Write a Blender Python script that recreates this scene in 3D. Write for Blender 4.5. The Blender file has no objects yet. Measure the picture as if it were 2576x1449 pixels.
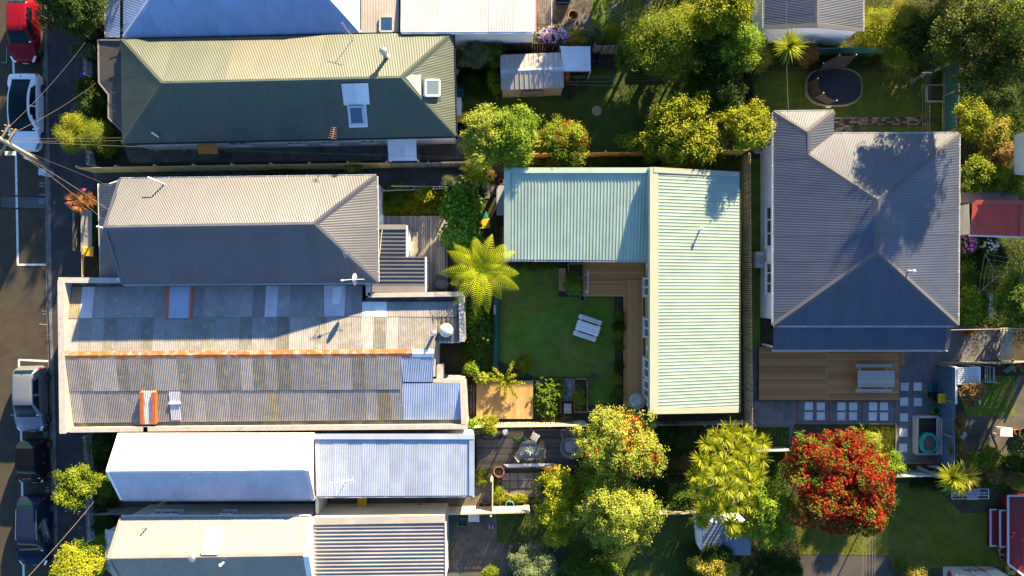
import bpy, bmesh, math, random
import numpy as np
from mathutils import Vector, Matrix

# ------------------------------------------------------------------ camera, sky, sun, exposure
SC = bpy.context.scene
COL = SC.collection
W, H, PW = 62.5, 48.0, 2576.0
K = PW / W
CX, CY = 1288.0, 724.5
cam_d = bpy.data.cameras.new('camera')
cam = bpy.data.objects.new('camera', cam_d); COL.objects.link(cam)
cam.location = (0, 0, H); cam.rotation_euler = (0, 0, 0)
cam_d.sensor_fit = 'HORIZONTAL'; cam_d.sensor_width = 36.0
cam_d.lens = 36.0 * H / W
cam_d.clip_end = 2000.0
SC.camera = cam
SUN_EL, SUN_AZ = math.radians(19.0), math.radians(26.0)     # azimuth from +Y (top of the picture) towards +X
wd = bpy.data.worlds.new('World'); SC.world = wd; wd.use_nodes = True
nt = wd.node_tree
sky = nt.nodes.new('ShaderNodeTexSky'); sky.sky_type = 'NISHITA'; sky.sun_disc = False
sky.sun_elevation = SUN_EL; sky.sun_rotation = SUN_AZ
sky.air_density = 1.0; sky.dust_density = 0.3; sky.ozone_density = 5.0
bg = nt.nodes['Background']; bg.inputs['Strength'].default_value = 0.085
nt.links.new(sky.outputs[0], bg.inputs['Color'])
sd = bpy.data.lights.new('sun', 'SUN'); sd.energy = 5.0; sd.angle = math.radians(0.8); sd.color = (1.0, 0.78, 0.47)
sun = bpy.data.objects.new('sun', sd); COL.objects.link(sun)
SDIR = Vector((-math.sin(SUN_AZ) * math.cos(SUN_EL), -math.cos(SUN_AZ) * math.cos(SUN_EL), -math.sin(SUN_EL)))
sun.rotation_euler = SDIR.to_track_quat('-Z', 'Y').to_euler(); sun.location = (20, 40, 40)
SC.view_settings.view_transform = 'Standard'; SC.view_settings.look = 'None'
SC.view_settings.gamma = 1.0; SC.view_settings.exposure = 2.1
SC.cycles.max_bounces = 6; SC.cycles.diffuse_bounces = 3; SC.cycles.transparent_max_bounces = 8

R = random.Random(7)
NR = np.random.default_rng(11)

# ------------------------------------------------------------------ pixels of the picture -> place
def P(p, z=0.0):
    s = (H - z) / H / K
    return Vector(((p[0] - CX) * s, (CY - p[1]) * s, z))
def q(t, x, y):                       # reading of a 4x3 grid of enlarged tiles
    return (int(t[0]) * 644 + x / 3.0, int(t[1]) * 483 + y / 3.0)
def Q(t, x, y, z=0.0):
    return P(q(t, x, y), z)

# ------------------------------------------------------------------ materials
MATS = {}
def mat(name, col, rough=0.6, metal=0.0, var=0.18, scale=1.2, rnd=0.0, col2=None, c2amt=0.5, c2scale=0.6, bump=0.0,
        bscale=25.0, stretch=None, spec=0.4, transl=0.0, trans=0.0, c2sharp=0.12, coat=0.0, attr=None, fine=0.0):
    if name in MATS: return MATS[name]
    m = bpy.data.materials.new(name); m.use_nodes = True
    t = m.node_tree; n = t.nodes; L = t.links
    b = n['Principled BSDF']
    b.inputs['Roughness'].default_value = rough; b.inputs['Metallic'].default_value = metal
    b.inputs['Specular IOR Level'].default_value = spec
    if coat: b.inputs['Coat Weight'].default_value = coat; b.inputs['Coat Roughness'].default_value = 0.06
    if trans: b.inputs['Transmission Weight'].default_value = trans
    tc = n.new('ShaderNodeTexCoord'); oi = n.new('ShaderNodeObjectInfo')
    mul = n.new('ShaderNodeVectorMath'); mul.operation = 'MULTIPLY_ADD'
    sx = stretch or (1, 1, 1)
    mul.inputs[1].default_value = sx
    L.new(tc.outputs['Object'], mul.inputs[0])
    cmb = n.new('ShaderNodeMath'); cmb.operation = 'MULTIPLY'; cmb.inputs[1].default_value = 37.0
    L.new(oi.outputs['Random'], cmb.inputs[0]); L.new(cmb.outputs[0], mul.inputs[2])
    vec = mul.outputs[0]
    nz = n.new('ShaderNodeTexNoise'); nz.inputs['Scale'].default_value = scale; nz.inputs['Detail'].default_value = 6
    nz.inputs['Roughness'].default_value = 0.62
    L.new(vec, nz.inputs['Vector'])
    c = (*col, 1)
    mr = n.new('ShaderNodeMapRange'); mr.inputs[1].default_value = 0.25; mr.inputs[2].default_value = 0.75
    mr.inputs[3].default_value = 1 - var; mr.inputs[4].default_value = 1 + var
    L.new(nz.outputs['Fac'], mr.inputs[0])
    val = mr.outputs[0]
    if fine:
        f = n.new('ShaderNodeTexNoise'); f.inputs['Scale'].default_value = bscale; f.inputs['Detail'].default_value = 3
        L.new(vec, f.inputs['Vector'])
        r3 = n.new('ShaderNodeMapRange'); r3.inputs[1].default_value = 0.3; r3.inputs[2].default_value = 0.7
        r3.inputs[3].default_value = 1 - fine; r3.inputs[4].default_value = 1 + fine
        L.new(f.outputs['Fac'], r3.inputs[0])
        mm = n.new('ShaderNodeMath'); mm.operation = 'MULTIPLY'; L.new(val, mm.inputs[0]); L.new(r3.outputs[0], mm.inputs[1]); val = mm.outputs[0]
    if rnd:
        r2 = n.new('ShaderNodeMapRange'); r2.inputs[3].default_value = 1 - rnd; r2.inputs[4].default_value = 1 + rnd
        L.new(oi.outputs['Random'], r2.inputs[0])
        mm = n.new('ShaderNodeMath'); mm.operation = 'MULTIPLY'; L.new(val, mm.inputs[0]); L.new(r2.outputs[0], mm.inputs[1]); val = mm.outputs[0]
    rgb = n.new('ShaderNodeRGB'); rgb.outputs[0].default_value = c
    src = rgb.outputs[0]
    if col2:
        mx = n.new('ShaderNodeMix'); mx.data_type = 'RGBA'; mx.inputs[7].default_value = (*col2, 1)
        L.new(src, mx.inputs[6])
        if attr:
            at = n.new('ShaderNodeAttribute'); at.attribute_name = attr; L.new(at.outputs['Fac'], mx.inputs[0])
        else:
            n2 = n.new('ShaderNodeTexNoise'); n2.inputs['Scale'].default_value = c2scale; n2.inputs['Detail'].default_value = 7
            n2.inputs['Roughness'].default_value = 0.65
            L.new(vec, n2.inputs['Vector'])
            m2 = n.new('ShaderNodeMapRange'); m2.inputs[1].default_value = 1 - c2amt - c2sharp; m2.inputs[2].default_value = 1 - c2amt + c2sharp
            L.new(n2.outputs['Fac'], m2.inputs[0]); L.new(m2.outputs[0], mx.inputs[0])
        src = mx.outputs[2]
    vm = n.new('ShaderNodeVectorMath'); vm.operation = 'SCALE'
    L.new(src, vm.inputs[0]); L.new(val, vm.inputs['Scale'])
    L.new(vm.outputs[0], b.inputs['Base Color'])
    if bump:
        nb = n.new('ShaderNodeTexNoise'); nb.inputs['Scale'].default_value = bscale; nb.inputs['Detail'].default_value = 4
        L.new(vec, nb.inputs['Vector'])
        bp = n.new('ShaderNodeBump'); bp.inputs['Strength'].default_value = bump; bp.inputs['Distance'].default_value = 0.03
        L.new(nb.outputs['Fac'], bp.inputs['Height']); L.new(bp.outputs[0], b.inputs['Normal'])
    if transl:
        tr = n.new('ShaderNodeBsdfTranslucent'); L.new(vm.outputs[0], tr.inputs['Color'])
        ms = n.new('ShaderNodeMixShader'); ms.inputs[0].default_value = transl
        L.new(b.outputs[0], ms.inputs[1]); L.new(tr.outputs[0], ms.inputs[2])
        L.new(ms.outputs[0], n['Material Output'].inputs['Surface'])
    MATS[name] = m
    return m
def glass(name, col=(0.02, 0.03, 0.04), rough=0.04):
    return mat(name, col, rough=rough, spec=0.9, var=0.05)

# ------------------------------------------------------------------ object helpers
OFF = {}
def off(o):
    return OFF.get(o.name, Vector((0, 0, 0))) if o is not None else Vector((0, 0, 0))
def thing(name, label, cat, loc=(0, 0, 0), rotz=None, group=None):
    o = bpy.data.objects.new(name, None); COL.objects.link(o)
    o.empty_display_size = 0.3
    o.location = loc; o['label'] = label; o['category'] = cat
    if group: o['group'] = group
    if rotz is not None:
        o.rotation_euler = (0, 0, rotz); OFF[o.name] = Vector((0, 0, 0))       # parts given in the thing's own frame
    else:
        OFF[o.name] = Vector(loc)                                             # parts given in the place's frame
    return o
def tag(o, label, cat, group=None):
    o['label'] = label; o['category'] = cat
    if group: o['group'] = group
    return o
def link(name, me, m, parent=None):
    o = bpy.data.objects.new(name, me); COL.objects.link(o)
    if m is not None and not me.materials: me.materials.append(m)
    if parent is not None:
        o.parent = parent; OFF[o.name] = off(parent)
    return o
def mesh(name, V, F, m, parent=None, smooth=False):
    d = off(parent)
    me = bpy.data.meshes.new(name)
    me.from_pydata([(v[0] - d.x, v[1] - d.y, v[2] - d.z) for v in V], [], F)
    if smooth: me.polygons.foreach_set('use_smooth', [True] * len(me.polygons))
    me.update()
    return link(name, me, m, parent)
def npmesh(name, V, nper, m, parent=None, attrs=None, smooth=False):
    """V: (n*nper,3) array, consecutive nper verts make one face"""
    d = off(parent)
    V = np.asarray(V, dtype=np.float32) - np.array([d.x, d.y, d.z], dtype=np.float32)
    nv = len(V); nf = nv // nper
    me = bpy.data.meshes.new(name)
    me.vertices.add(nv); me.vertices.foreach_set('co', V.ravel())
    me.loops.add(nv); me.loops.foreach_set('vertex_index', np.arange(nv, dtype=np.int32))
    me.polygons.add(nf); me.polygons.foreach_set('loop_start', np.arange(0, nv, nper, dtype=np.int32))
    me.polygons.foreach_set('loop_total', np.full(nf, nper, dtype=np.int32))
    if attrs is not None:
        a = me.attributes.new('tint', 'FLOAT', 'POINT'); a.data.foreach_set('value', np.asarray(attrs, dtype=np.float32))
    me.update(calc_edges=True)
    return link(name, me, m, parent)
class MB:
    """collects pieces of ONE part"""
    def __init__(s): s.V = []; s.F = []
    def add(s, V, F):
        k = len(s.V); s.V += [Vector(v) for v in V]; s.F += [tuple(i + k for i in f) for f in F]; return s
    def bar(s, a, b, w, h, up=None):
        return s.add(*bar_geo(a, b, w, h, up))
    def box(s, c, sx, sy, sz):
        c = Vector(c); return s.add(*bar_geo(c - Vector((sx / 2, 0, 0)), c + Vector((sx / 2, 0, 0)), sy, sz))
    def tube(s, pts, r, seg=8, cap=True):
        return s.add(*tube_geo(pts, r, seg, cap))
    def lathe(s, prof, c=(0, 0, 0), seg=20, sx=1, sy=1):
        return s.add(*lathe_geo(prof, c, seg, sx, sy))
    def build(s, name, m, parent=None, smooth=False): return mesh(name, s.V, s.F, m, parent, smooth)
def bar_geo(a, b, w, h, up=None):
    a = Vector(a); b = Vector(b); e = (b - a).normalized()
    up = Vector(up) if up is not None else (Vector((0, 0, 1)) if abs(e.z) < 0.95 else Vector((0, 1, 0)))
    s = e.cross(up).normalized(); u = s.cross(e).normalized()
    V = []
    for p in (a, b):
        for i, j in ((-1, -1), (1, -1), (1, 1), (-1, 1)):
            V.append(p + s * (i * w / 2) + u * (j * h / 2))
    return V, [(0, 1, 2, 3), (7, 6, 5, 4), (0, 4, 5, 1), (1, 5, 6, 2), (2, 6, 7, 3), (3, 7, 4, 0)]
def tube_geo(pts, r, seg=8, cap=True):
    pts = [Vector(p) for p in pts]; n = len(pts)
    rs = r if isinstance(r, (list, tuple)) else [r] * n
    V, F = [], []
    for i, p in enumerate(pts):
        e = (pts[min(i + 1, n - 1)] - pts[max(i - 1, 0)]).normalized()
        a = e.cross(Vector((0, 0, 1)))
        if a.length < 1e-3: a = Vector((1, 0, 0))
        a.normalize(); b = e.cross(a)
        for k in range(seg):
            t = 2 * math.pi * k / seg
            V.append(p + (a * math.cos(t) + b * math.sin(t)) * rs[i])
    for i in range(n - 1):
        for k in range(seg):
            F.append((i * seg + k, i * seg + (k + 1) % seg, (i + 1) * seg + (k + 1) % seg, (i + 1) * seg + k))
    if cap:
        F.append(tuple(range(seg - 1, -1, -1))); F.append(tuple((n - 1) * seg + k for k in range(seg)))
    return V, F
def lathe_geo(prof, c=(0, 0, 0), seg=20, sx=1, sy=1):
    c = Vector(c); V, F = [], []
    for r, z in prof:
        for k in range(seg):
            t = 2 * math.pi * k / seg
            V.append(c + Vector((r * math.cos(t) * sx, r * math.sin(t) * sy, z)))
    for i in range(len(prof) - 1):
        for k in range(seg):
            F.append((i * seg + k, i * seg + (k + 1) % seg, (i + 1) * seg + (k + 1) % seg, (i + 1) * seg + k))
    if prof[0][0] > 1e-4: F.append(tuple(range(seg - 1, -1, -1)))
    if prof[-1][0] > 1e-4: F.append(tuple((len(prof) - 1) * seg + k for k in range(seg)))
    return V, F
CUBE = {}
def piece(name, a, b, w, h, m, parent, up=None, jit=0.0):
    """a plank / paling / brick: one object, box mesh shared between all of one material"""
    key = m.name
    if key not in CUBE:
        me = bpy.data.meshes.new('piece_' + key)
        c = 0.5; e = 0.44
        V = []
        for z in (-1, 1):
            f = c if z < 0 else e
            g = c if z < 0 else 0.496
            V += [(-g, -f, z * c), (g, -f, z * c), (g, f, z * c), (-g, f, z * c)]
        k = 0.40
        me.from_pydata([(-c, -c, -c), (c, -c, -c), (c, c, -c), (-c, c, -c), (-c, -c, k), (c, -c, k), (c, c, k), (-c, c, k),
                        (-.497, -e, c), (.497, -e, c), (.497, e, c), (-.497, e, c)], [],
                       [(3, 2, 1, 0), (0, 1, 5, 4), (1, 2, 6, 5), (2, 3, 7, 6), (3, 0, 4, 7), (4, 5, 9, 8), (5, 6, 10, 9), (6, 7, 11, 10), (7, 4, 8, 11), (8, 9, 10, 11)])
        me.materials.append(m); me.update(); CUBE[key] = me
    a = Vector(a); b = Vector(b); e = b - a; l = e.length; e = e.normalized()
    up = Vector(up) if up is not None else (Vector((0, 0, 1)) if abs(e.z) < 0.95 else Vector((0, 1, 0)))
    s = up.cross(e).normalized(); u = e.cross(s).normalized()
    o = bpy.data.objects.new(name, CUBE[key]); COL.objects.link(o)
    o.parent = parent
    M = Matrix((e, s, u)).transposed().to_4x4()
    if jit: M = M @ Matrix.Rotation(R.uniform(-jit, jit), 4, 'Z')
    o.rotation_euler = M.to_euler(); o.location = (a + b) / 2 - off(parent); o.scale = (l, w, h)
    return o
def copy_thing(root, loc, rotz=None, label=None):
    r = root.copy(); COL.objects.link(r); r.location = loc
    if rotz is not None: r.rotation_euler = (0, 0, rotz)
    if label: r['label'] = label
    for ch in list(root.children):
        c = ch.copy(); COL.objects.link(c); c.parent = r
        for g in list(ch.children):
            d = g.copy(); COL.objects.link(d); d.parent = c
    return r
def sheet(name, pts, z, m, kind='structure', parent=None):
    """flat ground sheet from picture points"""
    V = [P(p, 0) + Vector((0, 0, z)) for p in pts]
    n = sum(((V[i].x - V[i - 1].x) * (V[i].y + V[i - 1].y) for i in range(len(V))))
    if n > 0: V.reverse()
    o = mesh(name, V, [tuple(range(len(V)))], m, parent)
    if parent is None and kind: o['kind'] = kind
    return o

# ------------------------------------------------------------------ roofs
def plane_of(pts):
    A = np.array([[p.x, p.y, 1.0] for p in pts]); z = np.array([p.z for p in pts])
    s, *_ = np.linalg.lstsq(A, z, rcond=None)
    out = [Vector((p.x, p.y, s[0] * p.x + s[1] * p.y + s[2])) for p in pts]
    n = Vector((-s[0], -s[1], 1.0)).normalized()
    return out, n
PROF = {'sine': [(0, 0), (.18, .75), (.36, 1), (.54, .75), (.72, 0), (.86, -.3)],
        'trap': [(0, 0), (.10, 1), (.30, 1), (.40, 0), (.70, 0.0)],
        'rib': [(0, 0), (.05, 1), (.12, 1), (.17, 0), (.6, 0)],
        'flat': [(0, 0), (.02, .6), (.05, 0), (.5, 0)]}
def corr(parent, pts, m, pitch=0.09, amp=0.014, width=0.76, prof='sine', down=None, lift=0.04, name='roof_sheet', mfn=None):
    pts, n = plane_of(pts)
    v = down.normalized() if down is not None else None
    if v is None:
        v = Vector((0, 0, -1)); v = (v - n * v.dot(n)); v = v.normalized() if v.length > 1e-3 else Vector((0, -1, 0))
    v = (v - n * v.dot(n)).normalized(); u = v.cross(n).normalized()
    c = pts[0]
    uv = [((p - c).dot(u), (p - c).dot(v)) for p in pts]
    u0 = min(a for a, _ in uv); u1 = max(a for a, _ in uv)
    def span(x):
        x = min(max(x, u0 + 1e-4), u1 - 1e-4); vs = []
        for i in range(len(uv)):
            (a, s), (b, t) = uv[i - 1], uv[i]
            if (a - x) * (b - x) <= 0 and abs(a - b) > 1e-9: vs.append(s + (t - s) * (x - a) / (b - a))
        return (min(vs), max(vs)) if vs else (0, 0)
    per = max(1, round(width / pitch)); k = 0; x = u0; res = []
    while x < u1 - 0.02:
        cols = []
        for j in range(per):
            for f, h in PROF[prof]: cols.append((x + (j + f) * pitch, h))
        cols.append((x + per * pitch, 0.0)); cols.append((x + per * pitch + .12 * pitch, .5))
        cols = [(a, h) for a, h in cols if a < u1] + ([(u1, 0)] if x + per * pitch >= u1 else [])
        V, F = [], []
        lf = lift + 0.003 + R.uniform(0, .006) + (0.006 if k % 2 else 0)
        for a, h in cols:
            s, t = span(a)
            V.append(c + u * a + v * s + n * (lf + h * amp)); V.append(c + u * a + v * t + n * (lf + h * amp))
        for i in range(len(cols) - 1): F.append((2 * i, 2 * i + 1, 2 * i + 3, 2 * i + 2))
        mm = mfn(k) if mfn else m
        res.append(mesh(name, V, F, mm, parent, smooth=(prof == 'sine')))
        x += per * pitch; k += 1
    return res
def cap(parent, a, b, A, B, w=0.14, m=None, lift=0.075, name='ridge_cap'):
    """folded flashing on the edge a-b between roof planes A and B"""
    e = (b - a).normalized(); V = []
    ds = []
    for pl in (A, B):
        pts, n = plane_of(pl); cen = sum(pts, Vector()) / len(pts)
        d = n.cross(e).normalized()
        if d.dot(cen - a) < 0: d = -d
        ds.append((d, n))
    for p in (a, b):
        (d1, n1), (d2, n2) = ds
        mid = p + (n1 + n2).normalized() * (lift + .012)
        V += [p + d1 * w + n1 * (lift - .045), p + d1 * w + n1 * lift * .8, mid, p + d2 * w + n2 * lift * .8, p + d2 * w + n2 * (lift - .045)]
    F = [(0, 1, 6, 5), (1, 2, 7, 6), (2, 3, 8, 7), (3, 4, 9, 8)]
    return mesh(name, V, F, m, parent)
def roof(parent, planes, m, caps=(), gutters=(), capm=None, gutm=None, cw=0.14, gw=0.10, under=None, **kw):
    """planes: lists of 3D points.  the roof underlay is the part, sheets / caps / gutters its sub-parts"""
    V, F = [], []
    for pl in planes:
        pts, n = plane_of(pl); k = len(V)
        V += [p - Vector((0, 0, 0.01)) for p in pts]; F.append(tuple(range(k, k + len(pts))))
    r = mesh('roof', V, F, under or mat('roof_underlay', (.03, .03, .03)), parent)
    for i, pl in enumerate(planes):
        o = dict(kw)
        mm = m[i] if isinstance(m, (list, tuple)) else m
        if callable(mm): o['mfn'] = mm; mm = None
        if isinstance(mm, dict): o.update(mm); mm = o.pop('m')
        corr(r, pl, mm, **o)
    for cp in caps:
        a, b, i, j = cp[:4]
        cap(r, a, b, planes[i], planes[j], cw, cp[4] if len(cp) > 4 else capm)
    cen = sum(V, Vector()) / len(V)
    for a, b in gutters:
        gutter(r, a, b, gutm, gw, cen)
    return r
def gutter(r, a, b, m, w=0.11, cen=None):
    a = Vector(a); b = Vector(b); e = (b - a).normalized(); s = e.cross(Vector((0, 0, 1))).normalized()
    if cen is not None:
        k = s * (w * .55 if ((a + b) / 2 - cen).dot(s) > 0 else -w * .55); a = a + k; b = b + k
    g = MB()
    for dx, z0, z1, t in ((-w / 2, -.10, .02, .012), (w / 2, -.10, .02, .012)):
        g.bar(a + s * dx + Vector((0, 0, -.04)), b + s * dx + Vector((0, 0, -.04)), t, .12)
    g.bar(a + Vector((0, 0, -.10)), b + Vector((0, 0, -.10)), w, .012)
    l = (b - a).length; k = max(1, int(l / 1.1))
    for i in range(k):
        p = a + e * (l * (i + .5) / k); g.bar(p - s * w * .6 + Vector((0, 0, .022)), p + s * w * .6 + Vector((0, 0, .022)), .03, .008)
    return g.build('gutter', m, r)
def ccw(poly):
    A = sum(poly[i - 1].x * poly[i].y - poly[i].x * poly[i - 1].y for i in range(len(poly)))
    return poly if A > 0 else poly[::-1]
def inset(poly, o):
    poly = ccw([Vector((p.x, p.y, 0)) for p in poly]); n = len(poly); out = []
    for i in range(n):
        a, b, c = poly[i - 1], poly[i], poly[(i + 1) % n]
        e1 = (b - a).normalized(); e2 = (c - b).normalized()
        n1 = Vector((-e1.y, e1.x, 0)); n2 = Vector((-e2.y, e2.x, 0))
        k = (n1 + n2); k = k / max(.2, k.dot(n1)); out.append(b + k * o)
    return out
def walls(parent, poly, z0, z1, m, board=0.16, o=0.25, lap=0.022, skip=()):
    poly = inset(poly, o) if o else ccw(poly)
    for i in range(len(poly)):
        if i in skip: continue
        a, b = poly[i], poly[(i + 1) % len(poly)]
        e = (b - a).normalized(); nn = Vector((e.y, -e.x, 0))
        V, F = [], []
        if board:
            k = max(1, int((z1 - z0) / board))
            for j in range(k):
                za = z0 + (z1 - z0) * j / k; zb = z0 + (z1 - z0) * (j + 1) / k; q0 = len(V)
                for z, d in ((za, 0), (za, lap), (zb, .002)):
                    V += [a + nn * d + Vector((0, 0, z)), b + nn * d + Vector((0, 0, z))]
                F += [(q0, q0 + 1, q0 + 3, q0 + 2), (q0 + 2, q0 + 3, q0 + 5, q0 + 4)]
        else:
            V = [a + Vector((0, 0, z0)), b + Vector((0, 0, z0)), b + Vector((0, 0, z1)), a + Vector((0, 0, z1))]; F = [(0, 1, 2, 3)]
        mesh('wall', V, F, m, parent)
    return poly
def window(parent, a, b, z0, z1, nn, fm, gm, mull=1, proud=0.05, fr=0.09, bars=0):
    """a,b plan points on the wall, nn outward"""
    a = Vector((a[0], a[1], 0)); b = Vector((b[0], b[1], 0)); nn = Vector(nn).normalized()
    f = MB(); Z = Vector((0, 0, 1)); d = nn * proud
    for z in (z0, z1): f.bar(a + d + Z * z, b + d + Z * z, .10, fr)
    e = (b - a).normalized()
    xs = [a + e * fr / 2, b - e * fr / 2] + [a.lerp(b, i / (mull + 1)) for i in range(1, mull + 1)]
    for p in xs: f.bar(p + d + Z * z0, p + d + Z * z1, fr * .9, .09, up=nn)
    for k in range(bars):
        z = z0 + (z1 - z0) * (k + 1) / (bars + 1); f.bar(a + d + Z * z, b + d + Z * z, .05, .03)
    f.bar(a - e * .06 + nn * .07 + Z * (z0 - .06), b + e * .06 + nn * .07 + Z * (z0 - .06), .16, .04)
    w = f.build('window', fm, parent)
    g = MB(); g.bar(a + nn * (proud - .01) + Z * (z0 + z1) / 2, b + nn * (proud - .01) + Z * (z0 + z1) / 2, .012, z1 - z0)
    g.build('pane', gm, w)
    return w
def gable_wall(parent, pts, m):
    return mesh('gable', pts, [tuple(range(len(pts)))], m, parent)

# ------------------------------------------------------------------ vegetation
def leafmat(name, a, b, transl=0.22, rough=0.6, spec=0.12):
    return mat('leaf_' + name, a, rough=rough, col2=b, attr='tint', transl=transl, var=0.12, scale=4, spec=spec)
LEAF = {
    'olive':  leafmat('olive', (.060, .102, .008), (.250, .300, .014)),
    'gold':   leafmat('gold', (.092, .128, .006), (.370, .375, .014)),
    'bright': leafmat('bright', (.062, .132, .010), (.250, .360, .020)),
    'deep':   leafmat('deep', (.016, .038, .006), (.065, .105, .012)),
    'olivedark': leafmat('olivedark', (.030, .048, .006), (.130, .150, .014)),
    'mid':    leafmat('mid', (.032, .074, .008), (.135, .215, .016)),
    'grey':   leafmat('grey', (.060, .095, .040), (.210, .260, .110)),
    'pale':   leafmat('pale', (.102, .150, .012), (.410, .440, .055)),
    'rust':   leafmat('rust', (.100, .080, .018), (.360, .190, .060)),
    'straw':  leafmat('straw', (.130, .130, .012), (.420, .360, .045)),
    'fern':   leafmat('fern', (.200, .280, .007), (.480, .520, .014), transl=.35),
    'yucca':  leafmat('yucca', (.120, .175, .008), (.480, .490, .025), rough=.45),
    'flax':   leafmat('flax', (.045, .090, .012), (.160, .220, .026)),
    'vine':   leafmat('vine', (.055, .135, .010), (.210, .350, .024)),
    'cordred': leafmat('cordred', (.170, .045, .020), (.420, .210, .050)),
    'redbl':  leafmat('redbl', (.18, .008, .005), (.50, .055, .018), transl=.25, rough=.7, spec=.1),
    'pinkbl': leafmat('pinkbl', (.45, .22, .42), (.62, .42, .60), transl=.2, rough=.7, spec=.1),
    'grass':  leafmat('grass', (.105, .185, .014), (.260, .320, .026), transl=.25),
    'grass_painted_shade': leafmat('grass_painted_shade', (.050, .095, .006), (.110, .150, .011), transl=.2),  # darker copy of the grass blades, shade put into their colour
    'drygrass': leafmat('drygrass', (.080, .105, .006), (.200, .200, .016), transl=.25),
}
BARK = mat('bark', (.11, .085, .06), rough=.9, bump=.5, bscale=18, var=.35, scale=5)
BARKG = mat('bark_grey', (.24, .21, .17), rough=.9, bump=.5, bscale=18, var=.3, scale=5)

def unit(n, rg):
    d = rg.normal(size=(n, 3)); return d / np.linalg.norm(d, axis=1, keepdims=True)
def leaf_quads(pos, nrm, L, Wd, rg):
    n = len(pos)
    t = np.cross(nrm, unit(n, rg)); t /= np.linalg.norm(t, axis=1, keepdims=True) + 1e-9
    b = np.cross(nrm, t)
    l = (L * rg.uniform(.6, 1.3, n))[:, None]; w = (Wd * rg.uniform(.6, 1.3, n))[:, None]
    V = np.stack([pos - t * l * .5, pos + b * w * .5 + nrm * l * .08, pos + t * l * .5, pos - b * w * .5 + nrm * l * .08], axis=1)
    return V.reshape(-1, 3)
def blob(name, parent, c, r, nl, nleaf, leaf, m, seed, ratio=.5, lob=(.22, .40), flat=.8, fill=.35, upb=.45, top=False, core=True):
    """a crown: uneven clumps of separate leaves in the volume of an ellipsoid"""
    rg = np.random.default_rng(seed); c = np.array(c, dtype=float); r = np.array(r, dtype=float)
    leaf *= 1.22; nleaf = int(nleaf * .86)
    d = unit(nl, rg); d[:, 2] = np.where(rg.uniform(size=nl) < (.85 if top else .72), np.abs(d[:, 2]), d[:, 2])
    rad = rg.uniform(.42, 1.0, nl)
    lr = rg.uniform(lob[0], lob[1], nl) * min(r[0], r[1])
    lc = c + d * rad[:, None] * (r - lr[:, None] * .62)
    p = lr ** 2; p /= p.sum()
    ntw = max(8, nleaf // 26); tk_ = rg.choice(nl, ntw, p=p)
    td = unit(ntw, rg); td[:, 2] = np.where(rg.uniform(size=ntw) < .5, np.abs(td[:, 2]), td[:, 2])
    tr = lr[tk_] * np.where(rg.uniform(size=ntw) < fill * .7, rg.uniform(.3, .9, ntw), rg.uniform(.85, 1.22, ntw))
    tp = lc[tk_] + td * tr[:, None] * np.array([1, 1, flat])
    w_ = rg.integers(0, ntw, nleaf); k = tk_[w_]; dd = td[w_]
    pos = tp[w_] + rg.normal(scale=1.0, size=(nleaf, 3)) * np.array([leaf * .95, leaf * .95, leaf * .7])
    ttint = rg.uniform(-.22, .22, ntw)[w_]
    pos[:, 2] = np.maximum(pos[:, 2], .03)
    nrm = dd * 1.0 + unit(nleaf, rg) * .75 - np.array(SDIR) * .75 + np.array([0, 0, upb * .6]); nrm /= np.linalg.norm(nrm, axis=1, keepdims=True)
    V = leaf_quads(pos, nrm, leaf, leaf * ratio, rg)
    lt = rg.uniform(0, 1, nl); tint = np.clip(lt[k] * .45 + ttint + rg.uniform(.05, .5, nleaf), 0, 1)
    o = npmesh(name, V, 4, m, parent, attrs=np.repeat(tint, 4))
    return o, lc, lr
def trunk(parent, base, tops, r0, m=None, seed=0):
    rg = random.Random(seed); mb = MB(); base = Vector(base)
    if not tops: tops = [base + Vector((0, 0, 1))]
    zt = max(t[2] for t in tops)
    fork = base + Vector((rg.uniform(-.1, .1), rg.uniform(-.1, .1), max(.2, (zt - base.z) * .42)))
    mb.tube([base - Vector((0, 0, .02)), base.lerp(fork, .5) + Vector((rg.uniform(-.06, .06), rg.uniform(-.06, .06), 0)), fork], [r0 * 1.25, r0, r0 * .85], 8)
    for t in tops:
        t = Vector(t); mid = fork.lerp(t, .55) + Vector((rg.uniform(-.15, .15), rg.uniform(-.15, .15), .12))
        mb.tube([fork, mid, t], [r0 * .6, r0 * .36, r0 * .10], 6)
    return mb.build('trunk', m or BARK, parent, True)
def tree(name, label, cat, px, rp, zc, rz, kind, nl=26, nleaf=14000, leaf=.11, seed=1, group=None, ratio=.5, lob=(.22, .40),
         r0=.10, extra=None, base=None, fill=.35, branches=6, bark=None, flat=.8, upb=.45):
    """px: crown centre in the picture, rp: crown radii in picture pixels, zc: height of the crown's centre"""
    c = P(px, zc); s = (H - zc) / H / K
    b = Vector((c.x, c.y, 0)) if base is None else base
    t = thing(name, label, cat, b, group=group)
    rx, ry = rp[0] * s, rp[1] * s
    o, lc, lr = blob('crown', t, c, (rx, ry, rz), nl, nleaf, leaf, LEAF[kind], seed, ratio, lob, flat, fill, upb)
    idx = np.argsort(-lc[:, 2])[:branches * 2:2]
    trunk(t, b, [tuple(lc[i]) for i in idx], r0, bark, seed)
    return t, lc, lr
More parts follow.
